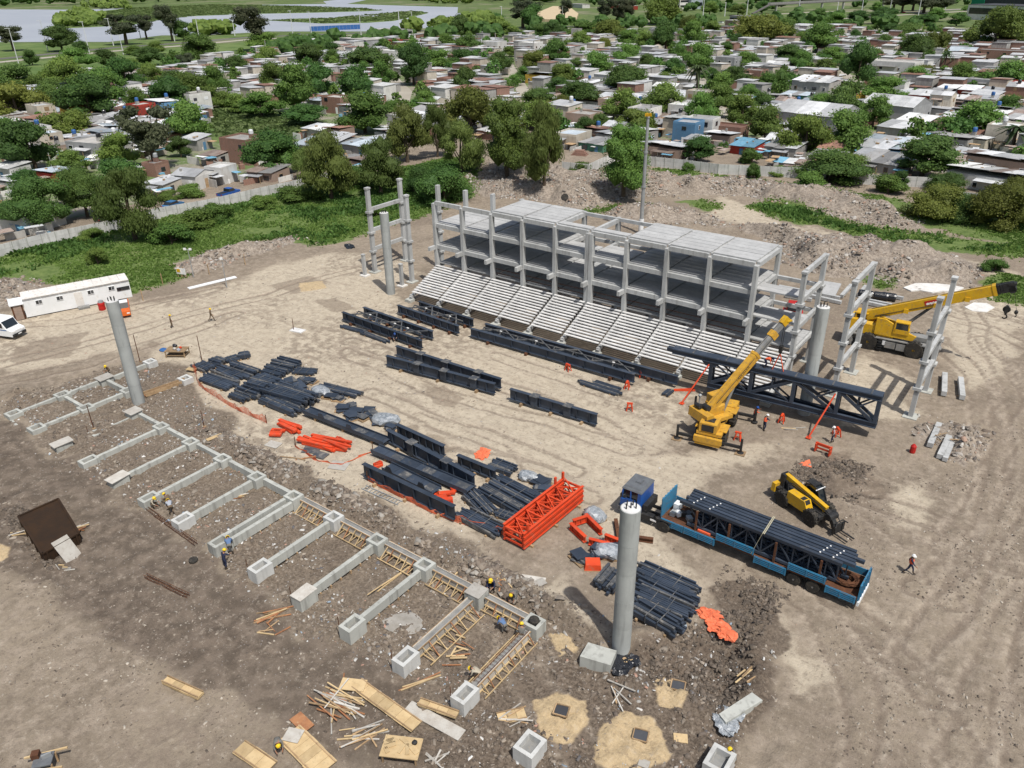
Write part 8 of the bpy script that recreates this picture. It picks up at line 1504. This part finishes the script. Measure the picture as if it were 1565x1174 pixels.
    for f in bm_.polygons:
        c_ = np.array(f.center); t_ = np.clip(((c_-P0)*D).sum(1)/DL, 0, 1); dd = np.linalg.norm(P0+D*t_[:, None]-c_, axis=1); k = int(dd.argmin()); mi.append(reg[segs[k][1]] if t_[k] > .5 else reg[segs[k][0]])
    bm_.polygons.foreach_set('material_index', mi); bm_.polygons.foreach_set('use_smooth', [True]*len(mi)); b_ = link(bpy.data.objects.new('body', bm_), e)
    hm = MB(); hm.lathe([(.150, -.005), (.150, .01), (.135, .02), (.128, .07), (.10, .115), (.05, .14), (.01, .145)], n=14); hm.box((.13, 0, .005), (.1, .16, .012)); h_ = hm.build('helmet', MT[helmet], e, smooth=False); h_.location = hd+up_*.035; h_.rotation_euler = (0, math.atan2(up_.x, up_.z), 0)
    hr = MB(); hr.lathe([(.095, -.06), (.108, -.01), (.108, .03)], n=12); q_ = hr.build('hair', MT['hair'], e); q_.location = hd+up_*.02-V((.02, 0, 0)); q_.rotation_euler = (0, math.atan2(up_.x, up_.z), 0)
    ey = MB(); [ey.blob(hd+fw*.098+V((0, s_*.035, .0))+up_*.015, .012, (1, 1, 1), 0, 0, 1, 1) for s_ in (-1, 1)]; ey.box(hd+fw*.10-up_*.055, (.012, .05, .012)); tag(ey.build('face', MT['hair'], e), kind='stuff')
    if vest:
        vb = MB(); a, c_ = J['pel']*.35+J['wst']*.65, J['nek']*.6+J['chs']*.4; n = 12; rows = [(0, .19, .150), (.35, .20, .155), (.7, .205, .150), (1.0, .15, .11)]; ax = (c_-a).normalized(); side_ = V((0, 1, 0)); fr = side_.cross(ax); vs_ = []
        for t_, ry_, rx_ in rows: vs_ += [a+(c_-a)*t_+side_*(math.sin(2*math.pi*k/n)*ry_)+fr*(math.cos(2*math.pi*k/n)*rx_) for k in range(n)]
        vb.add(vs_, [(j*n+k, j*n+(k+1) % n, (j+1)*n+(k+1) % n, (j+1)*n+k) for j in range(3) for k in range(n)]); vb.build('vest', MT[vest], e, smooth=True)
    e.scale = (scale,)*3; return e
def at(px_, py_, dz=0.0):
    p = GH(px_, py_); return (p.x, p.y, p.z+dz)
person(at(1388, 877), R_(10), 'walk', 'cloth_navy', 'cloth_navy', 'person in orange vest and white helmet walking alone right of the trailer', 'helmet_white', 'hi_vis', 1, 1)
person(at(1271, 677), R_(200), 'stand', 'cloth_light', 'cloth_navy', 'person in orange vest and white helmet standing by an orange stand', 'helmet_white', 'hi_vis', 1, 2)
person(at(1167, 658), R_(60), 'reach', 'cloth_navy', 'cloth_navy', 'person in white helmet holding the right raking prop', 'helmet_white', 'hi_vis', 1, 3)
person(at(1151, 645), R_(30), 'reach', 'hi_vis', 'cloth_navy', 'person in blue helmet and orange shirt right of the ochre crane', 'helmet_blue', None, 1, 4)
tw_ = e_t = [o for o in col.objects if o.name == 'roof_truss'][0]
q_ = tw_.location+Matrix.Rotation(tw_.rotation_euler[2], 3, 'Z') @ Vector((9.4, 0, ZT+.30)); person(tuple(q_), R_(10), 'bend', 'hi_vis', 'cloth_navy', 'person in orange shirt and blue helmet bending on top of the lifted truss', 'helmet_blue', None, 1, 5)
person(at(263, 501), R_(60), 'stand', 'cloth_brown', 'cloth_brown', 'person in brown with yellow helmet on the pale track, nearer the site office'); person(at(324, 491), R_(40), 'walk', 'cloth_brown', 'cloth_brown', 'person in brown with yellow helmet walking, right of the other on the track', seed=7)
person(at(166, 571), R_(-60), 'crouch', 'cloth_brown', 'cloth_brown', 'person in yellow helmet crouching behind the plywood at the far left footing')
person(at(236, 776), R_(20), 'crouch', 'cloth_beige', 'cloth_brown', 'person crouching in the trench, left of three in yellow helmets'); person(at(258, 771), R_(200), 'crouch', 'cloth_brown', 'cloth_brown', 'person crouching in the trench, rear of three in yellow helmets', seed=3); person(at(263, 786), R_(160), 'bend', 'cloth_light', 'cloth_brown', 'person bending low in the trench, front of three in yellow helmets', seed=4)
person(at(353, 846), R_(150), 'bend', 'cloth_blue', 'cloth_grey', 'person in pale blue shirt bending over the pale double footing', scale=1.05); person(at(345, 869), R_(95), 'reach', 'cloth_navy', 'cloth_navy', 'person all in navy standing before the pale double footing')
person(at(752, 902), R_(-70), 'crouch', 'cloth_navy', 'cloth_navy', 'person in navy by the trench edge, left of two in yellow helmets', scale=1.1); person(at(787, 919), R_(-80), 'bend', 'cloth_grey', 'cloth_grey', 'person in grey by the trench edge, right of two in yellow helmets', scale=1.0)
person(at(771, 968), R_(170), 'bend', 'cloth_blue', 'cloth_grey', 'person in blue and white bending between the last two beams', scale=.95); person(at(797, 985), R_(120), 'reach', 'cloth_grey', 'cloth_brown', 'person in grey brown standing at the last footing with tyre')
person(at(733, 1043), R_(200), 'bend', 'cloth_beige', 'cloth_beige', 'person in beige stooping over the rightmost near footing'); person(at(427, 1146), R_(-30), 'bend', 'cloth_grey', 'cloth_brown', 'person in grey shirt bending over the plywood panel at the bottom'); person(at(1118, 1168), R_(170), 'crouch', 'cloth_grey', 'cloth_brown', 'person in grey crouching by the bottom edge footing'); person(at(604, 521), R_(-40), 'crouch', 'cloth_navy', 'cloth_light', 'person crouching beside the leftmost lattice truss', 'helmet_blue')

# ---------------------------------------------------------------- timber, boards and small things
def board(px_, size, rz, label, m='plywood', dz=0.06, tilt=(0, 0), cat='board', name='board', group=None, battens=0):
    p = GH(*px_)
    if battens:
        e = empty(name, (p.x, p.y, p.z+dz), rz, label, cat, group); n = battens
        for k in range(n): ubox('panel_board', MT[m], e, (-size[0]/2+size[0]*(k+.5)/n, random.uniform(-.02, .02), 0), (size[0]/n-.02, size[1], size[2]))
        for s_ in (-1, 1): ubox('batten', MT['old_wood'], e, (0, s_*size[1]*.42, size[2]), (size[0], .07, .06))
        e.rotation_euler = (tilt[0], tilt[1], rz); return e
    o = ubox(name, MT[m], None, (p.x, p.y, p.z+dz), size, rz, tilt[0], tilt[1]); return tag(o, label, cat, group)
def rz_px(a, b): A_, B_ = G(*a), G(*b); return math.atan2(B_.y-A_.y, B_.x-A_.x)
board((280, 1054), (3.0, .55, .18), rz_px((252, 1040), (310, 1066)), 'timber shutter panel lying alone on bare ground at lower left', 'plywood', .15, battens=4, name='shutter_panel')
board((590, 1080), (5.2, .95, .06), rz_px((545, 1050), (628, 1110)), 'long plywood shutter slab lying across the timber pile at the bottom', 'plywood', .2, battens=7, name='shutter_panel'); board((540, 1050), (1.6, .9, .05), .5, 'square plywood sheet at the top of the timber pile', 'plywood', .2)
board((664, 1103), (4.0, .8, .05), rz_px((640, 1085), (700, 1118)), 'long pale sheet lying under a short shutter at the bottom', 'grey_wood', .12, (.05, 0)); board((670, 1088), (2.6, .5, .12), rz_px((644, 1080), (701, 1100)), 'short plywood shutter on top of the pale sheet', 'plywood', .3, battens=4, name='shutter_panel')
board((470, 1150), (3.6, 1.5, .06), rz_px((440, 1110), (500, 1170)), 'wide plywood panel beside the bending worker at the bottom', 'plywood', .14, battens=6, name='shutter_panel'); board((449, 1128), (1.0, .9, .04), .4, 'white sheet on the panel beside the bending worker', 'grey_wood', .25); board((462, 1108), (1.4, .8, .05), rz_px((440, 1110), (500, 1170)), 'reddish upper end of the panels beside the bending worker', 'red_wood', .22)
board((390, 1160), (2.6, 1.0, .06), rz_px((362, 1140), (412, 1174)), 'plywood panel cut by the bottom edge, left of the bending worker', 'plywood', .16, battens=3, name='shutter_panel')
board((782, 1096), (1.7, .9, .05), .9, 'small plywood shutter with loose sticks beside the bottom footing', 'plywood', .12, battens=3, name='shutter_panel'); board((1040, 1130), (.8, .6, .05), .5, 'small square board right of the large sand patch', 'plywood', .1); board((984, 1190-22), (.6, .5, .05), .2, 'scrap of light board by the sand', 'grey_wood', .06)
board((815, 885), (1.8, .5, .03), .4, 'torn white board on the sand behind the trench workers', 'grey_wood', .06); board((822, 893), (1.2, .7, .03), 1.2, 'second torn white board on the sand behind the trench workers', 'grey_wood', .08); board((328, 671), (1.5, .45, .06), 1.4, 'single pale plank on the spoil by the fifth footing', 'plywood', .2)
board((418, 680), (1.4, 1.0, .04), .2, 'pale sheet lying left of the largest orange bars', 'grey_wood', .06); board((476, 688), (1.6, 1.2, .04), .5, 'mesh panel on the sand below the orange bars', 'dusty_steel', .05); board((490, 697), (1.3, 1.0, .05), .2, 'grey sheet lying against the mesh panel', 'dusty_steel', .12); board((518, 712), (1.7, 1.3, .03), .4, 'pale square sheet on the trampled orange net', 'grey_wood', .04)
board((293, 568), (1.1, .6, .06), .3, 'yellowish board at the tip of the orange net', 'plywood', .3); board((455, 506), (1.8, 1.0, .15), .2, 'concrete slab lying on the sand in the far left field', 'white_concrete', .06, name='slab', cat='slab'); board((325, 433), (7.0, .8, .12), rz_px((305, 438), (346, 428)), 'long white strip lying at the grass edge behind the track', 'white_metal', .1, name='strip', cat='strip')
def sticks(px_, n, spread, L, rz0, label, seed, hh=.25, m=('plywood', 'old_wood', 'red_wood', 'grey_wood'), jit=.5):
    p = GH(*px_); r = random.Random(seed); e = empty('timber_pile', p, rz0, label, 'timber pile', 'piles of loose timber')
    for k in range(n): ubox('timber', MT[r.choice(m)], e, (r.uniform(-1, 1)*spread[0], r.uniform(-1, 1)*spread[1], .05+hh*r.random()), (L*r.uniform(.5, 1.1), r.uniform(.05, .11), r.uniform(.04, .07)), r.gauss(0, jit), 0, r.uniform(-.08, .08))
sticks((520, 1078), 30, (.7, .9), 2.8, rz_px((485, 1055), (560, 1105)), 'heap of loose timber lengths left of the long shutter slab', 1); sticks((555, 1125), 16, (.6, .6), 2.0, rz_px((520, 1120), (590, 1115)), 'smaller heap of timber lengths at the bottom, below the slab', 2, jit=.7)
sticks((640, 1044), 3, (.2, .15), 3.2, rz_px((606, 1056), (674, 1032)), 'three long laths lying near the tenth footing', 3, .05, ('plywood', 'red_wood'), .05); sticks((425, 938), 9, (.5, .35), 2.6, rz_px((385, 945), (455, 925)), 'bundle of laths scattered by the eighth near footing', 4, .1, jit=.25); sticks((420, 968), 5, (.9, .5), 1.2, .3, 'short sticks scattered below the laths', 5, .03, jit=.9)
sticks((118, 812), 10, (.5, .8), 1.2, .6, 'offcuts of wood heaped right of the rusty bin', 6, .3, ('plywood', 'grey_wood', 'red_wood'), .9); sticks((100, 868), 5, (.6, .3), .8, .2, 'offcuts of wood in front of the rusty bin', 7, .1, ('plywood', 'grey_wood'), .9); sticks((30, 815), 5, (.3, 1.2), 1.6, 1.2, 'laths along the left side of the rusty bin', 8, .1, ('plywood', 'grey_wood'), .3)
sticks((782, 1098), 7, (.5, .5), 1.8, .9, 'crossed sticks lying on the small shutter', 9, .15, ('grey_wood', 'old_wood'), .7); sticks((668, 1160), 5, (.3, .3), 1.4, .2, 'crossed sticks at the bottom centre', 10, .08, ('grey_wood',), 1.2); sticks((1150, 1045), 7, (.35, .9), 1.5, 1.3, 'sticks over the low wall at the edge of the dug pit', 11, .35, ('plywood', 'old_wood'), .3); sticks((964, 1008), 4, (.3, .5), 2.0, .9, 'planks beside the black plastic at the pillar foot', 12, .2, ('plywood', 'old_wood'), .3)
sticks((945, 1060), 5, (.6, .5), 1.8, -.4, 'broken planks between the pillar and the sand patches', 13, .2, ('old_wood', 'grey_wood'), .5); sticks((360, 762), 7, (.7, .25), 2.4, .9, 'timber lengths lying between the fifth and sixth beams', 14, .08, jit=.2); sticks((470, 700), 4, (1.2, .3), 2.4, .8, 'laths by the pale sheet left of the netting', 15, .05, jit=.3); sticks((1445, 668), 12, (1.5, 1.0), 1.5, .3, 'branches and sticks on the debris by the precast beams', 16, .4, ('old_wood', 'grey_wood'), .9); sticks((1215, 657), 3, (.8, .3), 1.3, .6, 'sticks lying beyond the orange barrier', 17, .05)
sticks((700, 880), 4, (.4, .4), .9, .6, 'short sticks between the ninth and tenth beams', 18, .05); sticks((610, 880), 3, (.1, .1), 6.0, rz_px((530, 935), (620, 870)), 'long lath lying along the ninth ground beam', 19, .08, ('plywood',), .02); sticks((765, 890), 8, (.8, .4), 1.6, -.2, 'forming sticks by the two trench workers', 20, .15, ('plywood', 'red_wood'), .4); sticks((700, 1000), 10, (.4, 1.6), 1.2, .3, 'formwork offcuts along the last long form', 21, .15, ('plywood', 'red_wood'), .6)
# stack of frame offcuts and workbench at the bottom
p = GH(615, 1155); e = empty('work_table', p, .5, 'rough timber table with tools at the bottom centre', 'work table')
ubox('table_top', MT['plywood'], e, (0, 0, .7), (2.2, 1.4, .06)); [ubox('leg', MT['old_wood'], e, (sx_*.95, sy_*.6, .35), (.09, .09, .7)) for sx_ in (-1, 1) for sy_ in (-1, 1)]; [ubox('offcut', MT['plywood'], e, (random.uniform(-.8, .8), random.uniform(-.5, .5), .76), (random.uniform(.3, .9), random.uniform(.15, .4), .05), random.uniform(0, 3)) for _ in range(8)]; b = MB(); b.blob((.7, .3, .85), .16, (1, 1, .8), .1, 0, 2, 3); b.build('tool_bag', BK, e)
p = GH(72, 1176); e = empty('site_saw', p, .9, 'makeshift timber saw bench with grey sheet at the lower left edge', 'saw bench'); ubox('table_top', MT['cab_roof'], e, (0, 0, .8), (1.0, .9, .08)); [ubox('rail', MT['plywood'], e, (0, y_, .7), (2.2, .1, .1), .1*y_) for y_ in (-.6, .55)]; ubox('motor', MT['rust'], e, (-.4, .3, .98), (.4, .4, .35)); ubox('guard', MT['galvanised'], e, (.2, .1, .95), (.5, .1, .3), .3); [ubox('leg', MT['old_wood'], e, (a_*.5, b_*.4, .38), (.09, .09, .76)) for a_ in (-1, 1) for b_ in (-1, 1)]
p = GH(272, 543); e = empty('work_bench', p, .6, 'low wooden workbench with bags and tools right of the far left pillar', 'work bench'); ubox('table_top', MT['old_wood'], e, (0, 0, .75), (2.4, 1.5, .07)); [ubox('leg', MT['old_wood'], e, (a_*1.1, b_*.65, .37), (.09, .09, .74)) for a_ in (-1, 1) for b_ in (-1, 1)]; ubox('shelf', MT['old_wood'], e, (0, 0, .2), (2.2, 1.3, .04))
for (x_, y_, m_, s_) in ((-.8, .3, 'black_plastic', .25), (-.1, -.2, 'grey_wood', .2), (.6, -.1, 'cloth_light', .22), (.2, .4, 'orange_paint', .15)):
    b = MB(); b.blob((0, 0, 0), s_, (1.2, 1, .8), .2, 0, 2, int(s_*99)); tag(b.build('tool_bag', MT[m_], None, (p.x+x_, p.y+y_, p.z+.9)), {'black_plastic': 'black bag on the left end of the workbench', 'grey_wood': 'pale sack in the middle of the workbench', 'cloth_light': 'blue grey bag on the right end of the workbench', 'orange_paint': 'small orange tool at the rear of the workbench'}[m_], 'bag')
p = GH(250, 536); b = MB(); b.blob((0, 0, .1), .4, (1.4, 1, .4), .15, 0, 2, 5); tag(b.build('sheet', MT['sign_blue'], None, p), 'blue grey sheet on the sand left of the workbench', 'sheet')
# wooden and steel posts with wire
for i, (a, hh, lb) in enumerate((((309, 552), 3.2, 'rusty stake with a leaning bar at the head of the navy pile field'), ((214, 553), 3.4, 'thin rusty stake by the far left pillar'), ((143, 655), 2.6, 'rusty steel post standing in the low footing'), ((312, 652), 1.8, 'thin stick standing in the sand below the orange net'), ((449, 505), 1.6, 'short stake beside the concrete slab on the sand'))):
    p = GH(*a); e = empty('stake', p, .3, lb, 'stake', 'rusty stakes'); b = MB(); b.tube((0, 0, -.2), (.02, 0, hh), .05, .04, 6); b.build('shaft', MT['rust'], e); ubox('foot', MT['old_wood'], e, (.05, 0, .03), (.3, .2, .08))
for i, (a, hh) in enumerate((((296, 424), 4.2), ((347, 440), 4.2))):
    p = GH(*a); e = empty('floodlight_post', p, .5, '%s site floodlight post at the grass edge' % ('left' if i == 0 else 'right'), 'floodlight', 'floodlight posts'); b = MB(); b.tube((0, 0, 0), (0, 0, hh), .07, .05, 8); b.build('post', MT['galvanised'], e); ubox('cross_arm', MT['galvanised'], e, (0, 0, hh), (1.0, .08, .08)); [ubox('lamp_head', MT['print_white'], e, (s_*.42, -.1, hh+.12), (.38, .16, .28)) for s_ in ((-1, 1) if i == 0 else (0,))]
for i, a in enumerate(((219, 460), (249, 435), (282, 424), (320, 420), (375, 405))):
    p = GH(*a); tag(ubox('fence_stake', MT['old_wood'], None, (p.x, p.y, p.z+.8), (.09, .09, 1.7)), '%s wooden stake from the left along the grass edge' % ORD[i], 'stake', 'wooden stakes along the grass')
for i, (a, m_) in enumerate((((275, 424), 'yellow_paint'), ((282, 425), 'print_white'))):
    p = GH(*a); e = empty('notice_board', p, .3, '%s notice board among the weeds by the floodlight' % ('yellowish' if i == 0 else 'white'), 'notice board'); ubox('panel', MT['print_white'], e, (0, 0, 1.0), (.8, .06, .9)); ubox('leg', MT['old_wood'], e, (-.3, .05, .4), (.07, .07, .9)); ubox('leg', MT['old_wood'], e, (.3, .05, .4), (.07, .07, .9))
    if i == 0: ubox('poster', MT['yellow_paint'], e, (0, -.04, 1.05), (.6, .02, .5))
def tyre(p, label, r=.32, tilt=0):
    b = MB(); b.lathe([(r*.6, -.1), (r*.95, -.1), (r, 0), (r*.95, .1), (r*.6, .1)], n=16); o = b.build('tyre', TY, None, p); o.rotation_euler = (tilt, .1, .3); b2 = MB(); tag(o, label, 'tyre')
tyre((FX[0]+.05, YFAR, .93), 'worn tyre lying on the rightmost far footing', .36); tyre(tuple(GH(296, 858)+Vector((0, 0, .1))), 'dark tyre in the rubbish left of the navy worker', .35); tyre(tuple(GH(863, 304)+Vector((0, 0, .3))), 'tyre lying in the rubble behind the grandstand', .7, .9); tyre(tuple(GH(800, 320)+Vector((0, 0, .3))), 'tyre half hidden in rubble behind the roof deck', .6, .7)
for i, (a, w) in enumerate((((605, 953), 1.4), ((623, 952), 1.6))):
    p = GH(*a); b = MB(); b.blob((0, 0, .0), w*.7, (1, .8, .12), .12, 0, 3, 20+i); tag(b.build('mortar_slick', MT['mortar'], None, p), '%s grey mortar slick between the ninth and tenth beams' % ('left' if i == 0 else 'right'), 'mortar')
for i, a in enumerate(((858, 1088), (979, 1126), (1036, 1050))):
    p = GH(*a); e = empty('socket_hole', (p.x, p.y, p.z+.02), .3, '%s square socket in a sand patch at the bottom' % ('left', 'middle', 'rear')[i], 'socket', 'square sockets in the sand patches'); ubox('hole_shade_plate', MT['dark_wall'], e, (0, 0, .10), (.8, .7, .03), .2); [ubox('rim_board', MT['old_wood'], e, (x_, y_, .12), s_, .0) for x_, y_, s_ in ((-.42, 0, (.07, .8, .08)), (.42, 0, (.07, .8, .08)), (0, .38, (.78, .07, .08)), (0, -.38, (.78, .07, .08)))]  # dark plate laid on the sand, painted shade in place of an open hole
p = G(886, 240, -.4); e = empty('brick_stack', (p.x, p.y, -.4), .2, 'bright orange brick stack behind the fence, right of the willows', 'brick stack'); [ubox('brick_row', MT['brick_wall'], e, (0, 0, .2+.33*k), (4.2-.5*k, 2.6-.3*k, .3), .05*k) for k in range(5)]
# street and highway poles
def lamp_post(b_, t_, label, group, name='street_lamp', arm=True, r=.14):
    p = G(b_[0], b_[1], -.55); lo, hi = 2.0, 40.0
    for _ in range(30):
        m_ = (lo+hi)/2
        if PX((p.x, p.y, m_))[1] > t_[1]: lo = m_
        else: hi = m_
    hh = lo+.55; e = empty(name, (p.x, p.y, -.55), 0, label, 'lamp post' if arm else 'utility pole', group); rr = max(r, depth(p)*.00045)
    b = MB(); b.tube((0, 0, 0), (0, 0, hh), rr*1.3, rr*.7, 7); b.build('pole', MT['pole_white'] if arm else MT['cast_concrete'], e)
    if arm: ubox('arm', MT['pole_white'], e, (0, -.6, hh), (rr*1.2, 2.4, rr)); ubox('lamp_head', MT['pole_white'], e, (0, -1.8, hh), (.4, .9, .2))
    else: ubox('cross_arm', MT['old_wood'], e, (0, 0, hh-.6), (1.6, .12, .12))
K_ = K3
LP = [(0,85,290,130),(0,220,235,95),(0,410,245,100),(0,520,210,85),(0,565,250,160),(0,645,180,85),(0,800,190,70),(0,915,195,75),(0,1075,165,65),(0,1340,155,50),(0,1425,155,55),(522,92,185,45),(522,265,125,50),(522,325,140,55),(522,733,110,30),(1044,90,80,0),(1044,290,70,-5),(1044,525,75,-8),(1044,815,60,-8),(1044,945,55,-5),(1044,1075,75,-2),(1044,1200,40,-5),(1044,700,80,10),(1044,190,75,12)]
for i, (o_, a, b_, c_) in enumerate(LP): lamp_post((o_+a/K_, b_/K_), (o_+a/K_, c_/K_), '%s white highway lamp post counted from the left' % (ORD+['thirteenth', 'fourteenth', 'fifteenth', 'sixteenth', 'seventeenth', 'eighteenth', 'nineteenth', 'twentieth', 'twenty-first', 'twenty-second', 'twenty-third', 'twenty-fourth'])[i], 'white lamp posts along the highway')
UP_ = [(0,600,390,325),(0,730,395,305),(0,700,395,325),(0,540,300,245),(0,1220,250,185),(0,1115,345,280),(0,367,410,355),(0,1235,310,260),(0,1398,325,260),(0,540,860,800),(0,245,790,700),(522,715,560,480),(522,705,240,150),(522,1010,120,30),(522,950,420,350),(522,800,470,410),(1044,190,610,540),(1044,330,280,200),(1044,840,290,200),(1044,520,560,470)]
for i, (o_, a, b_, c_) in enumerate(UP_): lamp_post((o_+a/K_, b_/K_), (o_+a/K_, c_/K_), 'grey utility pole among the houses, %s' % ('by the reeds', 'second by the reeds', 'third by the reeds', 'near the highway at left', 'below the tall eucalyptus', 'above the reed field', 'in the dark trees at far left', 'left of the round dark tree group', 'right of the round dark tree group', 'by the beige house', 'left of the modern grey house', 'behind the willows', 'left of the white two-storey house', 'by the dark conifers', 'in the middle of the roofs', 'left of the yellow house', 'by the right fence shacks', 'by the palm at upper right', 'above the long white building', 'on the warehouse side')[i], 'grey utility poles in the settlement', 'utility_pole', False, .1)
# far landmarks: bridge ramp, tower block, long dark hall, works and barrier
def far_block(b_, w, d, hh, m, label, rz=0.0, name='building', cat='building', bands=0, roof=None):
    p = G(b_[0], b_[1], -.6); e = empty(name, (p.x, p.y, -.6), rz, label, cat); ubox('wall', MT[m], e, (0, d/2, hh/2), (w, d, hh)); ubox('roof', MT[roof or 'slab_roof'], e, (0, d/2, hh+.15), (w+.4, d+.4, .3))
    for k in range(bands):
        ubox('window_band', GL, e, (0, -.06, hh*(k+.6)/bands), (w*.94, .12, hh/bands*.42)); ubox('window_band', GL, e, (w/2+.06, d/2, hh*(k+.6)/bands), (.12, d*.9, hh/bands*.42))
    return e
far_block((1525, 32), 62, 30, 11, 'white_wall', 'long white hall with dark upper storey at the top right', -.55, bands=1, roof='dark_wall'); far_block((1535, 22), 66, 26, 13, 'dark_wall', 'long dark roofed hall behind the white one at the top right', -.55)
far_block((1029, 14), 24, 18, 26, 'white_wall', 'tall white block with dark window bands at the top centre', -.5, bands=5); far_block((1050, 14), 14, 16, 25, 'bluish_sheet', 'blue grey block joined to the tall white block at the top', -.5, bands=3); far_block((945, 14), 60, 10, 4, 'red_wall', 'long low red and white works near the river at the top', -.6); far_block((880, 12), 40, 10, 4, 'white_wall', 'low white works by the sand heap', -.6)
far_block((1128, 46), 18, 12, 9, 'grey_wall', 'grey cubic block building at the far right middle', -.3, bands=2); far_block((1115, 48), 10, 10, 7, 'pale_brick_wall', 'brown block against the grey cubic building', -.3); far_block((600, 64), 16, 11, 7, 'white_wall', 'bare white unfinished building below the river bend', -.2, bands=2); far_block((540, 74), 30, 12, 5, 'grey_wall', 'long grey walled yard below the river', -.2); far_block((505, 78), 20, 12, 4, 'cream_wall', 'cream walled yard left of the grey yard by the river', -.2)
p0, p1 = G(474, 48, -.5), G(552, 44.5, -.5); e = empty('blue_barrier', p0, math.atan2(p1.y-p0.y, p1.x-p0.x), 'blue hoarding beside the highway below the river island', 'hoarding'); L = (p1-p0).length; [ubox('panel', MT['sign_blue'], e, (L*(k+.5)/14, 0, 1.8), (L/14-.15, .2, 3.4)) for k in range(14)]
p0, p1 = G(1150, 22, -.5), G(1358, 10, -.5); e = empty('footbridge', p0, math.atan2(p1.y-p0.y, p1.x-p0.x), 'dark pedestrian bridge crossing the avenue at the top right', 'bridge'); L = (p1-p0).length; ubox('deck', MT['asphalt'], e, (L*.55, 0, 7.5), (L*.9, 3.0, .8)); ubox('railing', MT['dull_sheet'], e, (L*.55, -1.5, 8.8), (L*.9, .12, 1.8)); ubox('railing', MT['dull_sheet'], e, (L*.55, 1.5, 8.8), (L*.9, .12, 1.8)); [ubox('pier', MT['cast_concrete'], e, (L*(.15+.16*k), 0, 3.6), (1.0, 2.2, 7.2)) for k in range(6)]; ubeam('ramp', MT['asphalt'], e, (0, 0, .5), (L*.1, 0, 7.5), 3.0, .8)
p = G(1490, 22, -.5); e = empty('road_sign', p, -.5, 'green overhead road sign at the top right', 'road sign'); ubox('board', MT['sign_green'], e, (0, 0, 12.0), (13, .4, 7.5)); [ubox('leg', MT['galvanised'], e, (s_*5, .4, 6), (.5, .5, 12)) for s_ in (-1, 1)]
for i, (a, b_) in enumerate(((445, 54.5), (457, 53.8), (1216, 31.5), (1262, 27), (1232, 30), (1160, 34), (1180, 33), (1102, 35.5), (1380, 20), (1410, 18))):
    p = G(a, b_, -.55); e = empty('distant_car', p, -.35, '%s car from the left on the far highway' % ORD[i], 'car', 'cars on the highway'); ubox('body', MT[('car_dark', 'car_grey', 'car_white', 'red_paint', 'car_dark')[i % 5]], e, (0, 0, .6), (4.4, 1.8, .8)); ubox('cabin', GL, e, (-.2, 0, 1.2), (2.2, 1.6, .5))

# ---------------------------------------------------------------- labels of the settlement's houses and trees
MARK = [('the steel mast', (996, 230)), ('the yellow-walled house', (820, 115)), ('the big warehouse shed', (1226, 170)), ('the long white building', (1356, 105)), ('the modern grey house', (130, 228)), ('the white-tank brick house', (358, 225)), ('the white cottage', (292, 275)), ('the reed field', (400, 190)), ('the river island', (540, 30)), ('the bright red house', (1408, 155)), ('the sand heap', (850, 22)), ('the large white house', (1500, 255)), ('the grey cubic block', (1128, 42)), ('the leftmost concrete portal', (600, 300)), ('the white tall house', (746, 72)), ('the red block house', (602, 70)), ('the footbridge', (1260, 18)), ('the long white hall', (1525, 28)), ('the blue car on the street', (265, 314)), ('the blue-tank house', (882, 130)), ('the pale brick building', (882, 185)), ('the orange brick block', (682, 132)), ('the upper right brick block', (1525, 85)), ('the right blue tank', (1475, 220)), ('the leftmost lamp posts', (60, 70))]
_cnt = {}
def place_phrase(x, y, dep, kindkey):
    (nm, (mx, my)) = min(MARK, key=lambda m_: (m_[1][0]-x)**2+((m_[1][1]-y)*1.6)**2); dx, dy = x-mx, (y-my)*1.6
    rel = ('left of' if dx < 0 else 'right of') if abs(dx) > abs(dy) else ('behind' if dy < 0 else 'in front of'); k = (nm, rel, kindkey); _cnt[k] = _cnt.get(k, 0)+1; n = _cnt[k]
    return '%s%s %s' % ('' if n == 1 else (ORD+['thirteenth', 'fourteenth', 'fifteenth', 'sixteenth', 'seventeenth', 'eighteenth', 'nineteenth', 'twentieth', 'twenty-first', 'twenty-second', 'twenty-third', 'twenty-fourth', 'twenty-fifth', 'twenty-sixth', 'twenty-seventh', 'twenty-eighth', 'twenty-ninth', 'thirtieth']+['outlying']*200)[n-1]+' such ', rel, nm)
def near_key(x, y): return min((m_[1][0]-x)**2+((m_[1][1]-y)*1.6)**2 for m_ in MARK)
for h_ in sorted(HOUSES, key=lambda h_: near_key(*h_['px'])):
    o = h_['o']; o['group'] = 'houses of the settlement'; o['category'] = 'house'
    if 'done' in h_: continue
    look = '%s%s house with %s' % ('two-storey ' if h_['h'] > 4.4 else '', WN[h_['wm']], RN[h_['rm']])
    if h_['tank']: look += ' and tank'
    ph = place_phrase(h_['px'][0], h_['px'][1], h_['dep'], look); lb_ = look+', '+ph; o['label'] = lb_ if len(lb_.split()) < 17 else lb_.replace(' such ', ' ').replace('two-storey ', 'tall ').replace(' metal roof', ' roof').replace(' and tank', ', tank')
for t_ in sorted(TREES, key=lambda t_: near_key(t_[1], t_[2])):
    o = t_[0]; kd = t_[3]; sz = 'large ' if t_[4]*t_[6]/FPX > 9 else ('small ' if t_[4]*t_[6]/FPX < 4.5 else ''); look = KN[kd][1]
    look = sz+look if not look.startswith(('large', 'big', 'tall')) else look; o['label'] = look+', '+place_phrase(t_[1], t_[2], t_[6], look); o['category'] = 'tree' if kd not in 'sbB' else 'bush'; o['group'] = GRP.get(kd, 'trees among the houses')
